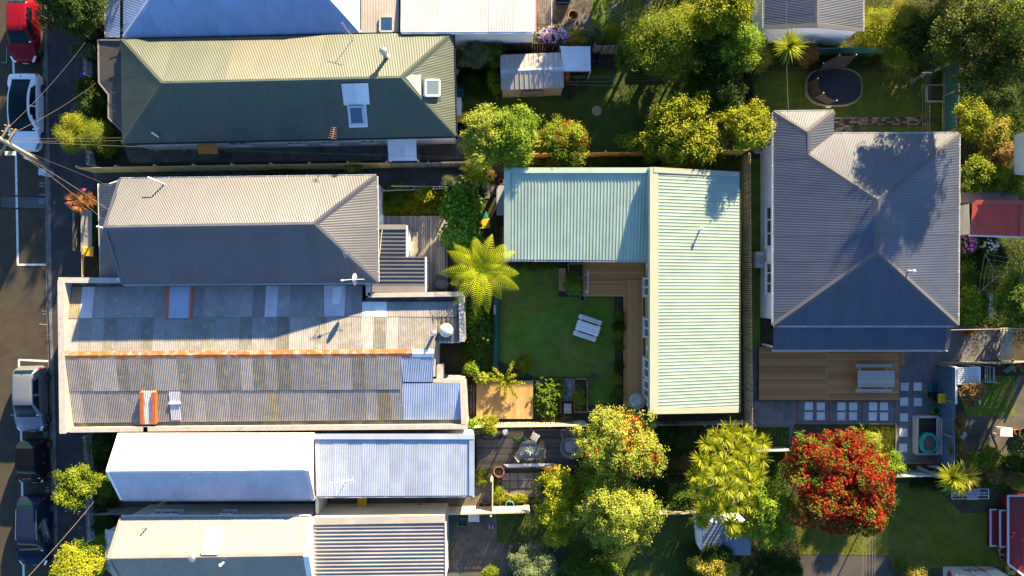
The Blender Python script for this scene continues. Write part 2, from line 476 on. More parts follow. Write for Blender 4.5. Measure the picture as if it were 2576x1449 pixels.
def blossom(parent, lc, lr, n, size, m, seed, frac=1.0, pick=None, name='blossom', zmin=None, per=10):
    """brush-like flower heads seated on the outside of the clumps"""
    rg = np.random.default_rng(seed); ids = np.arange(len(lc))
    if pick is not None: ids = np.array([i for i in ids if pick(lc[i])])
    if len(ids) == 0: return
    p = lr[ids] ** 2; p /= p.sum(); k = ids[rg.choice(len(ids), n, p=p)]
    dd = unit(n, rg); dd[:, 2] = np.abs(dd[:, 2]) * 1.1 + .05; dd /= np.linalg.norm(dd, axis=1, keepdims=True)
    cen = lc[k] + dd * (lr[k] * 1.06)[:, None] * np.array([1, 1, .85])
    pos = np.repeat(cen, per, axis=0); sp = unit(n * per, rg); sp[:, 2] = np.abs(sp[:, 2])
    pos = pos + sp * (size * .5 * rg.uniform(.3, 1, n * per))[:, None]
    nrm = sp + unit(n * per, rg) * .7; nrm /= np.linalg.norm(nrm, axis=1, keepdims=True)
    V = leaf_quads(pos, nrm, size * .55, size * .35, rg)
    tint = np.clip(np.repeat(rg.uniform(0, .7, n), per) + rg.uniform(0, .3, n * per), 0, 1)
    return npmesh(name, V, 4, m, parent, attrs=np.repeat(tint, 4))
def blades(name, parent, c, n, L, w, m, seed, el=(-.35, 1.35), droop=.5, seg=4, rvar=.25, r0=.04):
    """rosette of long sword leaves"""
    rg = np.random.default_rng(seed); c = np.array(c, dtype=float)
    V, T = [], []
    ang = rg.uniform(0, 2 * np.pi, n); e = el[0] + (el[1] - el[0]) * rg.uniform(0, 1, n) ** .8
    for i in range(n):
        l = L * rg.uniform(1 - rvar, 1 + rvar * .4); a = ang[i]; el_ = e[i]
        hd = np.array([math.cos(a), math.sin(a), 0]); sd_ = np.array([-math.sin(a), math.cos(a), 0])
        p = c + hd * r0 * math.cos(el_); pts = []
        for k in range(seg + 1):
            f = k / seg; wid = w * (.55 + 1.6 * f * (1 - f)) * (1 if k < seg else .04) * (.9 if f < .7 else .7)
            pts.append((p - sd_ * wid * .5, p + sd_ * wid * .5))
            ee = el_ - droop * f * f * 1.6
            p = p + (hd * math.cos(ee) + np.array([0, 0, 1]) * math.sin(ee)) * (l / seg)
        t = rg.uniform(0, 1)
        for k in range(seg):
            V += [pts[k][0], pts[k][1], pts[k + 1][1], pts[k + 1][0]]; T += [t * .8 + .2 * k / seg] * 4
    V = np.array(V); V[:, 2] = np.maximum(V[:, 2], .02)
    return npmesh(name, V, 4, m, parent, attrs=T)
def pt_in(poly, x, y):
    ins = np.zeros(len(x), bool); n = len(poly)
    for i in range(n):
        x1, y1 = poly[i - 1]; x2, y2 = poly[i]
        cond = ((y1 > y) != (y2 > y)) & (x < (x2 - x1) * (y - y1) / (y2 - y1 + 1e-12) + x1); ins ^= cond
    return ins
def grass(name, label, pts, dens, h, kind, seed, w=.018, z=.0):
    poly = [(P(p).x, P(p).y) for p in pts]; rg = np.random.default_rng(seed)
    xs = [a for a, _ in poly]; ys = [b for _, b in poly]
    n = int((max(xs) - min(xs)) * (max(ys) - min(ys)) * dens)
    x = rg.uniform(min(xs), max(xs), n); y = rg.uniform(min(ys), max(ys), n)
    k = pt_in(poly, x, y); x = x[k]; y = y[k]; n = len(x)
    a = rg.uniform(0, 2 * np.pi, n); b = rg.uniform(0, 2 * np.pi, n); hh = h * rg.uniform(.5, 1.4, n)
    ln = rg.uniform(.1, 1.0, n) * hh
    p0 = np.stack([x - np.cos(a) * w, y - np.sin(a) * w, np.full(n, z)], 1)
    p1 = np.stack([x + np.cos(a) * w, y + np.sin(a) * w, np.full(n, z)], 1)
    p2 = np.stack([x + np.cos(b) * ln, y + np.sin(b) * ln, z + hh], 1)
    V = np.stack([p0, p1, p2], 1).reshape(-1, 3)
    cell = rg.uniform(0, 1, (64, 64)); ci = cell[(x * 1.3).astype(int) % 64, (y * 1.3).astype(int) % 64]
    tint = np.clip(ci * .6 + rg.uniform(0, .5, n), 0, 1)
    o = npmesh(name, V, 3, LEAF[kind], None, attrs=np.repeat(tint, 3))
    o['kind'] = 'stuff'; o['label'] = label; o['category'] = 'grass'
    return o

def cover(label, pts, n, z, leaf, kind, seed, ratio=.5):
    """unbroken low undergrowth"""
    poly = [(P(p).x, P(p).y) for p in pts]; rg = np.random.default_rng(seed); m = n // 18
    xs = [a for a, _ in poly]; ys = [b for _, b in poly]
    x = rg.uniform(min(xs), max(xs), m * 6); y = rg.uniform(min(ys), max(ys), m * 6); k = pt_in(poly, x, y); x = x[k][:m]; y = y[k][:m]; m = len(x)
    h = z * rg.uniform(.15, 1, m) ** .8; w = rg.integers(0, m, n)
    pos = np.stack([x[w], y[w], h[w]], 1) + rg.normal(size=(n, 3)) * np.array([leaf * 1.5, leaf * 1.5, leaf]); pos[:, 2] = np.maximum(pos[:, 2], .03)
    nrm = unit(n, rg) * .9 + np.array([0, 0, .8]); nrm /= np.linalg.norm(nrm, axis=1, keepdims=True)
    t = np.clip(rg.uniform(0, .6, m)[w] + rg.uniform(0, .4, n), 0, 1)
    o = npmesh('undergrowth', leaf_quads(pos, nrm, leaf, leaf * ratio, rg), 4, LEAF[kind], None, attrs=np.repeat(t, 4))
    o['kind'] = 'stuff'; o['label'] = label; o['category'] = 'undergrowth'
    return o

# ------------------------------------------------------------------ fences
def fence(name, label, a, b, h, pm, rm, pitch=.15, pw=.13, gap_top=0.0, posts=2.4, th=.02, side=1, parent_group=None, cap_w=0, jit=.02, z0=0, round_top=False):
    a = Vector((a.x, a.y, 0)); b = Vector((b.x, b.y, 0)); e = (b - a).normalized(); l = (b - a).length
    s = Vector((e.y, -e.x, 0)) * side
    t = thing(name, label, 'fence', a)
    Z = Vector((0, 0, 1))
    k = max(1, round(l / posts))
    for i in range(k + 1):
        p = a + e * (l * i / k)
        piece('post', p - s * .06 - Z * .0, p - s * .06 + Z * (h + .03), .09, .09, rm, t, up=s)
    for z in (.3, h - .25):
        piece('rail', a - s * .015 + Z * (z + z0), b - s * .015 + Z * (z + z0), .035, .07, rm, t)
    n = int(l / pitch)
    for i in range(n):
        p = a + e * ((i + .5) * l / n) + s * .02; hh = h - R.uniform(0, .04)
        piece('paling', p + Z * .02, p + Z * hh + e * R.uniform(-jit, jit), pw, th, pm, t, up=s)
    if cap_w: piece('capping', a + Z * (h + .03), b + Z * (h + .03), cap_w, .04, rm, t)
    return t
def iron_fence(name, label, a, b, h, m, rm, posts=2.0, side=1):
    a = Vector((a.x, a.y, 0)); b = Vector((b.x, b.y, 0)); e = (b - a).normalized(); l = (b - a).length
    s = Vector((e.y, -e.x, 0)) * side
    t = thing(name, label, 'fence', a); Z = Vector((0, 0, 1))
    pts = [a + s * .0, b + s * .0]
    per = .09; n = int(l / per); shn = 9
    i = 0
    while i < n:
        V, F = [], []; m_ = min(shn, n - i); lf = R.uniform(.03, .04)
        for j in range(m_ * 4 + 1):
            x = (i + j / 4) * per; d = lf + .014 * math.sin(j * math.pi / 2)
            V += [a + e * x + s * d + Z * .03, a + e * x + s * d + Z * h]
        for j in range(m_ * 4): F.append((2 * j, 2 * j + 1, 2 * j + 3, 2 * j + 2))
        mesh('iron_sheet', V, F, m, t, True); i += m_
    k = max(1, round(l / posts))
    for i in range(k + 1):
        p = a + e * (l * i / k); piece('post', p - s * .05, p - s * .05 + Z * (h - .05), .08, .08, rm, t, up=s)
    for z in (.25, h - .15): piece('rail', a + Z * z, b + Z * z, .03, .07, rm, t)
    piece('capping', a + s * .02 + Z * (h + .01), b + s * .02 + Z * (h + .01), .07, .025, m, t)
    return t

# ------------------------------------------------------------------ cars
def catmull(xs, ys, x):
    xs = np.array(xs, float); ys = np.array(ys, float)
    m = np.gradient(ys, xs); i = np.clip(np.searchsorted(xs, x) - 1, 0, len(xs) - 2)
    d = np.diff(ys) / np.diff(xs)
    for k in range(len(d)):                                   # monotone limiter
        if abs(d[k]) < 1e-9: m[k] = m[k + 1] = 0
        else:
            for j in (k, k + 1):
                if m[j] / d[k] < 0: m[j] = 0
                elif m[j] / d[k] > 3: m[j] = 3 * d[k]
    h = xs[i + 1] - xs[i]; t = (x - xs[i]) / h
    return ((2 * t**3 - 3 * t**2 + 1) * ys[i] + (t**3 - 2 * t**2 + t) * h * m[i] + (-2 * t**3 + 3 * t**2) * ys[i + 1] + (t**3 - t**2) * h * m[i + 1])
BLACKPL = mat('black_plastic', (.012, .012, .013), rough=.5, var=.05)
TYRE = mat('tyre', (.014, .014, .015), rough=.85, var=.1)
RIM = mat('alloy', (.45, .46, .48), rough=.3, metal=.9, var=.05)
CARGLASS = mat('car_glass', (.004, .014, .020), rough=.05, spec=.13, var=.05)
LAMP = mat('headlight', (.75, .76, .72), rough=.08, spec=.8, var=.05)
REDLAMP = mat('tail_light', (.35, .01, .015), rough=.12, var=.05)
WHITEPL = mat('sticker_white', (.75, .77, .78), rough=.5, var=.05)
def car(label, px, L, Wd, top, belt, wf, rf, wind, rear, side, paint, roof_glass=None, hgt=1.0, zb=-.12, wheel=.31, axle=(.19, .80),
        rails=False, roofm=None, lampc=LAMP, tilt=0.0):
    c = P(px, 0); t = thing('parked_car', label, 'car', Vector((c.x, c.y, zb)), rotz=math.pi + tilt, group='cars parked along the kerb')
    # own frame: +y is the nose
    ns = 72; s = np.concatenate([np.linspace(0, .1, 14)[:-1], np.linspace(.1, .9, ns - 26), np.linspace(.9, 1, 14)[1:]])
    zt = catmull(*zip(*top), s) * hgt; zbelt = np.minimum(catmull(*zip(*belt), s) * hgt, zt - .02)
    w = catmull(*zip(*wf), s) * Wd / 2; wr = catmull(*zip(*rf), s) * Wd / 2
    sub = 5; rings = []
    for i in range(len(s)):
        end = min(1, min(s[i], 1 - s[i]) / .03)
        zf = .20 + .12 * (1 - end)
        cp = [(w[i] * .88, zf), (w[i] * .985, zf + .10), (w[i], (zf + zbelt[i]) * .52 + .06), (w[i] * .955, zbelt[i]),
              (wr[i], max(zt[i] - .045, zbelt[i] + .008)), (wr[i] * .62, zt[i]), (0, zt[i] + .012)]
        xs = np.arange(7); f = np.linspace(0, 6, 6 * sub + 1)
        X = catmull(xs, [a for a, _ in cp], f); Zz = catmull(xs, [b for _, b in cp], f)
        y = L / 2 - s[i] * L
        row = [(X[k], y, Zz[k]) for k in range(len(f))] + [(-X[k], y, Zz[k]) for k in range(len(f) - 2, -1, -1)]
        rings.append(row)
    nr = len(rings[0]); fr = np.concatenate([f, f[::-1][1:]])
    groups = {'body': [], 'windscreen': [], 'rear_window': [], 'side_a': [], 'side_b': [], 'roof_panel': []}
    for i in range(len(s) - 1):
        sm = (s[i] + s[i + 1]) / 2
        for k in range(nr - 1):
            fm = (fr[k] + fr[k + 1]) / 2; g = 'body'
            right = k < nr // 2
            if roof_glass and roof_glass[0] < sm < roof_glass[1] and fm > 4.15: g = 'roof_panel'
            if wind[0] < sm < wind[1] and fm > 4.12: g = 'windscreen'
            elif rear and rear[0] < sm < rear[1] and fm > 4.15: g = 'rear_window'
            elif 3.18 < fm < 3.86:
                lo = side[0] + (fm - 3.18) / .68 * (wind[1] - wind[0]) * .85
                hi = side[1] - (fm - 3.18) / .68 * .05
                if lo < sm < hi and not any(abs(sm - p) < .009 for p in side[2:]): g = 'side_a' if right else 'side_b'
            groups[g].append((i, k))
    def part(cells, name, m, parent, lift=0):
        idx = {}; V = []; F = []
        for i, k in cells:
            f4 = []
            for a, b in ((i, k), (i + 1, k), (i + 1, k + 1), (i, k + 1)):
                if (a, b) not in idx: idx[(a, b)] = len(V); V.append(rings[a][b])
                f4.append(idx[(a, b)])
            F.append(tuple(f4))
        if name == 'body':
            for ring, rev in ((0, False), (len(s) - 1, True)):
                ids = []
                for b in range(nr):
                    if (ring, b) not in idx: idx[(ring, b)] = len(V); V.append(rings[ring][b])
                    ids.append(idx[(ring, b)])
                F.append(tuple(ids if not rev else ids[::-1]))
        return mesh(name, V, F, m, parent, True) if F else None
    body = part(groups['body'], 'body', paint, t)
    part(groups['windscreen'], 'windscreen', CARGLASS, t); part(groups['rear_window'], 'rear_window', CARGLASS, t)
    part(groups['side_a'], 'side_window', CARGLASS, t); part(groups['side_b'], 'side_window', CARGLASS, t)
    part(groups['roof_panel'], 'roof_panel', roofm or CARGLASS, t)
    mb = MB(); mb.box((0, 0, .26), Wd * .86, L * .88, .16); mb.build('underbody', BLACKPL, t)
    for fy in axle:
        for sx in (1, -1):
            y = L / 2 - fy * L; x = sx * (Wd / 2 - .085)
            def cyl(r0, r1, x0, x1, seg=24):
                V = []; F = []
                for r, xx in ((r0, x0), (r1, x1)):
                    for k in range(seg): V.append((xx, y + r * math.cos(2 * math.pi * k / seg), wheel + r * math.sin(2 * math.pi * k / seg)))
                for k in range(seg): F.append((k, (k + 1) % seg, seg + (k + 1) % seg, seg + k))
                F.append(tuple(range(seg))); F.append(tuple(range(2 * seg - 1, seg - 1, -1))); return V, F
            wh = mesh('wheel', *cyl(wheel, wheel * .96, x - sx * .10, x + sx * .095), TYRE, t)
            g = MB()
            for k in range(5):
                a = 2 * math.pi * k / 5; xx = x + sx * .098
                g.bar((xx, y, wheel), (xx, y + wheel * .66 * math.cos(a), wheel + wheel * .66 * math.sin(a)), .07, .02, up=(1, 0, 0))
            for k in range(16):
                a0, a1 = 2 * math.pi * k / 16, 2 * math.pi * (k + 1) / 16; r = wheel * .66; xx = x + sx * .098
                g.bar((xx, y + r * math.cos(a0), wheel + r * math.sin(a0)), (xx, y + r * math.cos(a1), wheel + r * math.sin(a1)), .03, .02, up=(1, 0, 0))
            g.build('rim', RIM, wh)
    def ring_at(sv, fv, sx):
        i = int(np.argmin(abs(s - sv))); k = int(np.argmin(abs(fr[:nr // 2 + 1] - fv))); p = rings[i][k]
        return Vector((p[0] * sx, p[1], p[2]))
    for sx in (1, -1):
        # mirrors, lamps, handles follow the body surface
        m0 = ring_at(wind[0] + .045, 3.3, sx) + Vector((sx * .10, 0, .03))
        mb = MB(); mb.lathe([(.0, -.07), (.055, -.055), (.075, 0), (.05, .06), (0, .07)], m0, 10, 1.15, .8)
        mb.bar(m0 - Vector((sx * .16, 0, .03)), m0, .05, .04); mb.build('mirror', paint, t, True)
        V = []; F = []
        for sv in (.015, .03, .05, .075, .10):
            for fv in (2.9, 3.2, 3.6, 4.0):
                p = ring_at(sv, fv - (sv - .015) * 4, sx); V.append(p + Vector((sx * .006, .010, .012)))
        for a in range(4):
            for b in range(3): F.append((a * 4 + b, a * 4 + b + 1, a * 4 + b + 5, a * 4 + b + 4))
        mesh('headlight', V, F, lampc, t, True)
        V = []; F = []
        for sv in (.955, .97, .985):
            for fv in (2.6, 3.0, 3.35): V.append(ring_at(sv, fv, sx) + Vector((sx * .008, -.008, .004)))
        for a in range(2):
            for b in range(2): F.append((a * 3 + b, a * 3 + b + 1, a * 3 + b + 4, a * 3 + b + 3))
        mesh('tail_light', V, F, REDLAMP, t, True)
        for sv in (.47, .66):
            h0 = ring_at(sv, 2.7, sx) + Vector((sx * .012, 0, 0)); mb = MB(); mb.bar(h0 + Vector((0, .09, 0)), h0 - Vector((0, .09, 0)), .03, .03); mb.build('door_handle', paint if sx > 2 else RIM, t)
        if rails:
            mb = MB(); mb.tube([ring_at(a, 4.05, sx) + Vector((0, 0, .045)) for a in np.linspace(wind[1] + .03, side[1] - .03, 8)], .018, 6)
            for a in (wind[1] + .04, side[1] - .04): p = ring_at(a, 4.05, sx); mb.bar(p, p + Vector((0, 0, .045)), .03, .03)
            mb.build('roof_rail', RIM, t)
    mb = MB()
    for x0 in (-.35, .15):
        a = ring_at(wind[0] + .012, 6, 1) + Vector((x0 * Wd / 2, 0, .02)); mb.bar(a, a + Vector((.42 * Wd / 2, -.05, .01)), .02, .015)
    mb.build('wiper', BLACKPL, t)
    p = ring_at(wind[0] + .02, 4.5, -1) + Vector((0, 0, .012)); p2 = ring_at(wind[0] + .045, 4.5, -1) + Vector((0, 0, .012))
    mb = MB(); mb.bar(p, p2, .12, .006); mb.build('sticker', WHITEPL, t)
    mb = MB(); y = L / 2 + .01; mb.box((0, y, .42), .36, .02, .11); mb.build('number_plate', WHITEPL, t)
    p = ring_at(.90 if not roof_glass else .93, 6, 1); mb = MB(); mb.bar(p, p + Vector((0, -.08, .07)), .05, .02); mb.build('aerial', BLACKPL, t)
    return t

# ================================================================== THE GROUND
ASPH = mat('asphalt', (.050, .040, .024), rough=.9, var=.25, scale=.9, bump=.35, bscale=60, col2=(.037, .032, .024), c2amt=.45, c2scale=.25, fine=.25)
PATHM = mat('footpath_asphalt', (.034, .033, .034), rough=.9, var=.25, scale=1.5, bump=.35, bscale=60, col2=(.060, .058, .056), c2amt=.4, c2scale=.5, fine=.3)
KERBM = mat('kerb_concrete', (.15, .14, .13), rough=.9, var=.35, scale=2.5, bump=.3, bscale=30, col2=(.055, .052, .05), c2amt=.42, c2scale=1.6)
CONC = mat('concrete', (.15, .14, .125), rough=.9, var=.3, scale=1.3, bump=.25, bscale=40, col2=(.08, .075, .065), c2amt=.46, c2scale=.9, fine=.12)
CONCD = mat('concrete_dark', (.110, .098, .082), rough=.9, var=.3, scale=1.3, bump=.25, bscale=40, col2=(.070, .066, .052), c2amt=.48, c2scale=.9, fine=.15)
SOIL = mat('soil', (.050, .038, .024), rough=.95, var=.4, scale=1.8, bump=.6, bscale=22, col2=(.035, .048, .012), c2amt=.45, c2scale=1.2, fine=.35)
GRAVEL = mat('gravel', (.150, .155, .160), rough=.95, var=.3, scale=2, bump=.9, bscale=45, col2=(.11, .11, .11), c2amt=.45, c2scale=.8, fine=.5)
GRAVELD = mat('gravel_brown', (.180, .162, .138), rough=.95, var=.35, scale=2, bump=.9, bscale=45, col2=(.11, .105, .09), c2amt=.5, c2scale=.8, fine=.5)
LAWN = mat('lawn_ground', (.100, .175, .014), rough=.95, var=.35, scale=1.6, bump=.5, bscale=40, col2=(.135, .125, .030), c2amt=.42, c2scale=.5, fine=.4)
PAINT = mat('road_paint', (.62, .62, .60), rough=.7, var=.15, scale=6, col2=(.32, .32, .31), c2amt=.36, c2scale=5)
CHALK = mat('worn_paint', (.33, .33, .32), rough=.8, var=.2, scale=8, col2=(.12, .12, .12), c2amt=.4, c2scale=9)

g = mesh('ground', [(-400, -400, -.20), (400, -400, -.20), (400, 400, -.20), (-400, 400, -.20)], [(0, 1, 2, 3)], SOIL); g['kind'] = 'structure'
KX = [(-700, 92), (0, 104), (200, 107), (483, 114), (800, 117.5), (966, 124), (1200, 129), (1449, 133), (2200, 146)]
def kx(y): return float(np.interp(y, [a for a, _ in KX], [b for _, b in KX]))
KY = [-700, 0, 100, 200, 350, 483, 650, 800, 966, 1100, 1200, 1330, 1449, 2200]
road = sheet('road', [(kx(y) + 9, y) for y in KY] + [(kx(y) - 420, y) for y in reversed(KY)], -.12, ASPH)
yard = sheet('yard', [(kx(y) + 12, y) for y in KY] + [(4200, 2200), (4200, -700)], 0.0, SOIL)
foot = sheet('footpath', [(kx(y) + 13, y) for y in KY] + [(236, 2200), (232, 1449), (228, 1090), (206, 700), (204, 560), (240, 470), (240, 420), (218, 370), (222, 100), (222, -700)], .006, PATHM)
def strip(mb, x0, x1, z0, z1):
    for a, b in zip(KY[:-1], KY[1:]):
        p = [P((kx(a) + x0, a)), P((kx(a) + x1, a)), P((kx(b) + x1, b)), P((kx(b) + x0, b))]
        k = len(mb.V)
        mb.V += [Vector((v.x, v.y, z0)) for v in p] + [Vector((v.x, v.y, z1)) for v in p]
        mb.F += [tuple(k + i for i in f) for f in ((4, 7, 6, 5), (0, 4, 5, 1), (1, 5, 6, 2), (2, 6, 7, 3), (3, 7, 4, 0))]
mb = MB(); strip(mb, 6, 13.5, -.2, .02); kb = mb.build('kerb', KERBM); kb['kind'] = 'structure'
mb = MB(); strip(mb, -3, 6.2, -.2, -.112); ch = mb.build('gutter_channel', KERBM); ch['kind'] = 'structure'
def line(a, b, w, m, name='painted_line', z=-.115):
    a = P(a); b = P(b); e = (b - a).normalized(); s = Vector((-e.y, e.x, 0)) * w / 2; Z = Vector((0, 0, z))
    return mesh(name, [a - s + Z, b - s + Z, b + s + Z, a + s + Z], [(0, 1, 2, 3)], m, road)
pl = [(23, -120), (25, 0), (32, 200), (37, 400), (38.5, 483), (41, 600), (41.8, 667)]
for a, b in zip(pl[:-1], pl[1:]): line(a, b, .13, PAINT)
line((40.2, 665.7), (116, 665.7), .12, PAINT, z=-.113)
pl = [(44.5, 906), (46, 966), (50, 1085), (53, 1253), (56.5, 1449), (60, 1600)]
for a, b in zip(pl[:-1], pl[1:]): line(a, b, .13, PAINT)
line((43, 905.5), (120.5, 909), .12, PAINT, z=-.113)
for p0, p1 in (((0, 155), (13, 157)), ((13, 157), (14, 118)), ((96, 815), (119, 817)), ((96, 490), (112, 489))): line(p0, p1, .035, CHALK)
for a, b in (((15, 492), (113, 495)), ((0, 523), (115, 526))): line(a, b, .10, mat('tar_seam', (.022, .022, .024), rough=.8))
sheet('road_patch', [(0, 494), (114, 496), (115, 525), (0, 522)], -.117, mat('asphalt_patch', (.075, .078, .083), rough=.9, var=.2, fine=.2), parent=road)
def text(s, p, size, rot, m, parent, z=-.114, name='painted_number'):
    cu = bpy.data.curves.new(name, 'FONT'); cu.body = s; cu.size = size; cu.align_x = 'CENTER'; cu.align_y = 'CENTER'
    cu.materials.append(m); o = bpy.data.objects.new(name, cu); COL.objects.link(o); o.parent = parent
    v = P(p); o.location = Vector((v.x, v.y, z)) - off(parent); o.rotation_euler = (0, 0, rot); return o
for s_, p_ in (('23', q('00', 305, 1390)), ('22', q('01', 303, 67)), ('21', q('01', 326, 910)), ('20', q('02', 331, 380)), ('19', q('02', 346, 797))):
    text(s_, p_, .36, -math.pi / 2, CHALK, road)
text('T5', q('01', 570, 285), .42, -math.pi / 2, mat('faint_paint', (.13, .13, .13), rough=.9), foot, .012)
text('V', q('01', 412, 80), .42, 0, MATS['faint_paint'], foot, .012)
text('H', q('02', 610, 1085), .40, 0, MATS['faint_paint'], foot, .012)
for sy in (1050, 1500):
    pass
# footpath joints
for y in (182, 370, 580, 760, 1090, 1290):
    a, b = P((kx(y) + 15, y)), P((205, y + 2)); e = (b - a).normalized(); s = Vector((-e.y, e.x, 0)) * .02; Z = Vector((0, 0, .010))
    mesh('path_joint', [a - s + Z, b - s + Z, b + s + Z, a + s + Z], [(0, 1, 2, 3)], mat('joint_dark', (.02, .02, .02)), foot)
mb = MB(); mb.lathe([(.16, 0), (.16, .004), (0, .006)], P((98, 555)) + Vector((0, 0, -.118)), 16); mb.build('manhole_cover', mat('iron_cover', (.02, .019, .018), rough=.7), road)

# yards
sheet('driveway_gravel', [(300, 352), (1172, 345), (1172, 402), (330, 410)], .010, GRAVELD)
sheet('driveway', [(228, 428), (1185, 408), (1185, 470), (955, 470), (950, 448), (240, 455)], .010, mat('drive_asphalt', (.085, .083, .080), rough=.95, var=.35, fine=.45, bscale=40, col2=(.07, .066, .055), c2amt=.45, c2scale=.5, bump=.5))
sheet('concrete_pad', [(1120, 340), (1175, 340), (1170, 402), (1060, 402), (1060, 372)], .014, CONCD)
LAWNS = {
    'backyard': [(1150, 215), (1245, 215), (1260, 245), (1480, 230), (1490, 170), (1545, 175), (1720, 175), (1725, 262), (1640, 300), (1640, 383), (1180, 383), (1160, 300)],
    'north': [(1488, -120), (1880, -120), (1880, 100), (1560, 110), (1488, 90)],
    'trampoline': [(1876, 178), (2372, 182), (2372, 296), (2098, 296), (2098, 290), (1940, 290), (1940, 300), (1876, 300)],
    'strip': [(2165, 306), (2372, 306), (2372, 336), (2165, 336)],
    'garden': [(1250, 672), (1405, 672), (1405, 747), (1545, 747), (1548, 1010), (1480, 1020), (1480, 948), (1345, 948), (1250, 905)],
    'south': [(1985, 1250), (2150, 1225), (2330, 1210), (2420, 1290), (2537, 1290), (2537, 1424), (2240, 1430), (2236, 1398), (2010, 1394)],
    'shade': [(1252, 1292), (1770, 1292), (1770, 1560), (1420, 1560), (1420, 1365), (1252, 1365)],
    'pergola': [(2425, 1000), (2480, 945), (2552, 945), (2552, 1048), (2425, 1048)],
    'wedge': [(2140, 1070), (2250, 1068), (2250, 1145), (2170, 1145)],
    'weedy': [(958, 480), (1125, 480), (1125, 540), (958, 540)],
    'eastside': [(1860, 400), (1912, 400), (1912, 870), (1880, 1000), (1872, 1000)],
}
LAWN3 = mat('lawn_painted_shade', (.042, .078, .006), rough=.95, var=.35, scale=1.6, bump=.5, bscale=40, col2=(.075, .085, .012), c2amt=.42, c2scale=.5, fine=.4)  # darker copy of the lawn, shade put into its colour
LAWN2 = mat('lawn_dry', (.090, .105, .006), rough=.95, var=.35, scale=1.6, bump=.5, bscale=40, col2=(.15, .13, .02), c2amt=.38, c2scale=.5, fine=.4)
for k_, pts_ in LAWNS.items():
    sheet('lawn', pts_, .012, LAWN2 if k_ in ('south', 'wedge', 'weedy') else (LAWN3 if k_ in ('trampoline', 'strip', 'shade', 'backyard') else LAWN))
grass('grass', 'short green lawn grass with worn patches behind the green roofed villa', LAWNS['backyard'], 330, .05, 'grass_painted_shade', 1)
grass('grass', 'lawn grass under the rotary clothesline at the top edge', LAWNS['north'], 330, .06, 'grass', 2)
grass('grass', 'shaded lawn grass around the black oval trampoline', LAWNS['trampoline'], 330, .06, 'grass_painted_shade', 3)
grass('grass', 'narrow grass strip between brick path and grey hipped roof', LAWNS['strip'], 300, .06, 'grass_painted_shade', 4)
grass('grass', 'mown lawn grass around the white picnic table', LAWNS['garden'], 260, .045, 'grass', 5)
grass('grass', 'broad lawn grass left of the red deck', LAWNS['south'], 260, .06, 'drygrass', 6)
grass('grass', 'deep shaded lawn grass below the rounded yellow green tree', LAWNS['shade'], 260, .06, 'grass_painted_shade', 7)
grass('grass', 'small square lawn right of the rust coloured vine', LAWNS['pergola'], 330, .05, 'grass', 8)
grass('grass', 'sunlit wedge of long grass right of the red flowering tree', LAWNS['wedge'], 500, .14, 'drygrass', 9)
grass('grass', 'weedy grass beside the grey timber deck', LAWNS['weedy'], 500, .16, 'drygrass', 10)
grass('grass', 'thin grass in the passage west of the grey hipped roof', LAWNS['eastside'], 160, .06, 'grass', 12)
sheet('passage_concrete', [(1884, 880), (1910, 872), (1910, 1005), (1884, 1005)], .016, CONC)
sheet('paved_yard', [(1345, -120), (1488, -120), (1488, 75), (1430, 78), (1380, 60), (1345, 60)], .014, mat('patchy_concrete', (.17, .16, .155), rough=.95, var=.4, scale=2.2, col2=(.055, .045, .035), c2amt=.5, c2scale=1.5, bump=.4, bscale=30))
sheet('shaded_slab', [(2195, -120), (2560, -120), (2560, 20), (2195, 18)], .014, CONCD)
gr1 = sheet('gravel_bed', [(1885, 1008), (2262, 1008), (2262, 1066), (2000, 1066), (1985, 1120), (1885, 1120)], .012, GRAVEL)
gr2 = sheet('gravel_yard', [(2252, 875), (2395, 820), (2515, 822), (2515, 905), (2360, 912), (2354, 1165), (2253, 1168)], .016, GRAVEL)
sheet('concrete_yard', [(1120, 1300), (1250, 1285), (1250, 1365), (1420, 1365), (1420, 1560), (1110, 1560)], .010, CONCD)
sheet('alley_concrete', [(240, 1255), (815, 1255), (1240, 1240), (1240, 1290), (240, 1290)], .010, CONCD)
sheet('patio_concrete', [(1195, 1175), (1240, 1175), (1240, 1285), (1195, 1285)], .014, CONC)
sheet('concrete_slab', [(2010, 1395), (2236, 1399), (2246, 1430), (2246, 1560), (2020, 1560)], .014, mat('slab_grey', (.065, .058, .050), rough=.9, var=.3, scale=.8, col2=(.05, .045, .04), c2amt=.45, c2scale=.6, bump=.3, bscale=30))
sheet('concrete_court', [(2420, 1048), (2552, 1048), (2552, 945), (2620, 945), (2620, 1200), (2500, 1190), (2420, 1130)], .010, CONCD)
sheet('dark_beds', [(1690, 1075), (1985, 1075), (1985, 1290), (1650, 1290), (1650, 1120)], .014, mat('dark_soil', (.040, .030, .020), rough=.95, var=.5, scale=2, col2=(.024, .036, .010), c2amt=.5, c2scale=1.3, bump=.6, bscale=22, fine=.4))
sheet('bark_strip', [(1545, 747), (1570, 747), (1570, 1030), (1548, 1030)], .016, mat('bark_mulch', (.07, .045, .026), rough=.95, var=.5, scale=4, fine=.5, bump=.8, bscale=30))
sheet('garden_soil', [(1195, 1052), (1640, 1052), (1640, 1068), (1197, 1068)], .016, MATS['bark_mulch'])
sheet('side_soil', [(1175, 790), (1250, 780), (1250, 950), (1175, 955)], .016, MATS['dark_soil'])
sheet('yard_soil', [(1195, 432), (1270, 432), (1270, 660), (1195, 660)], .016, MATS['dark_soil'])

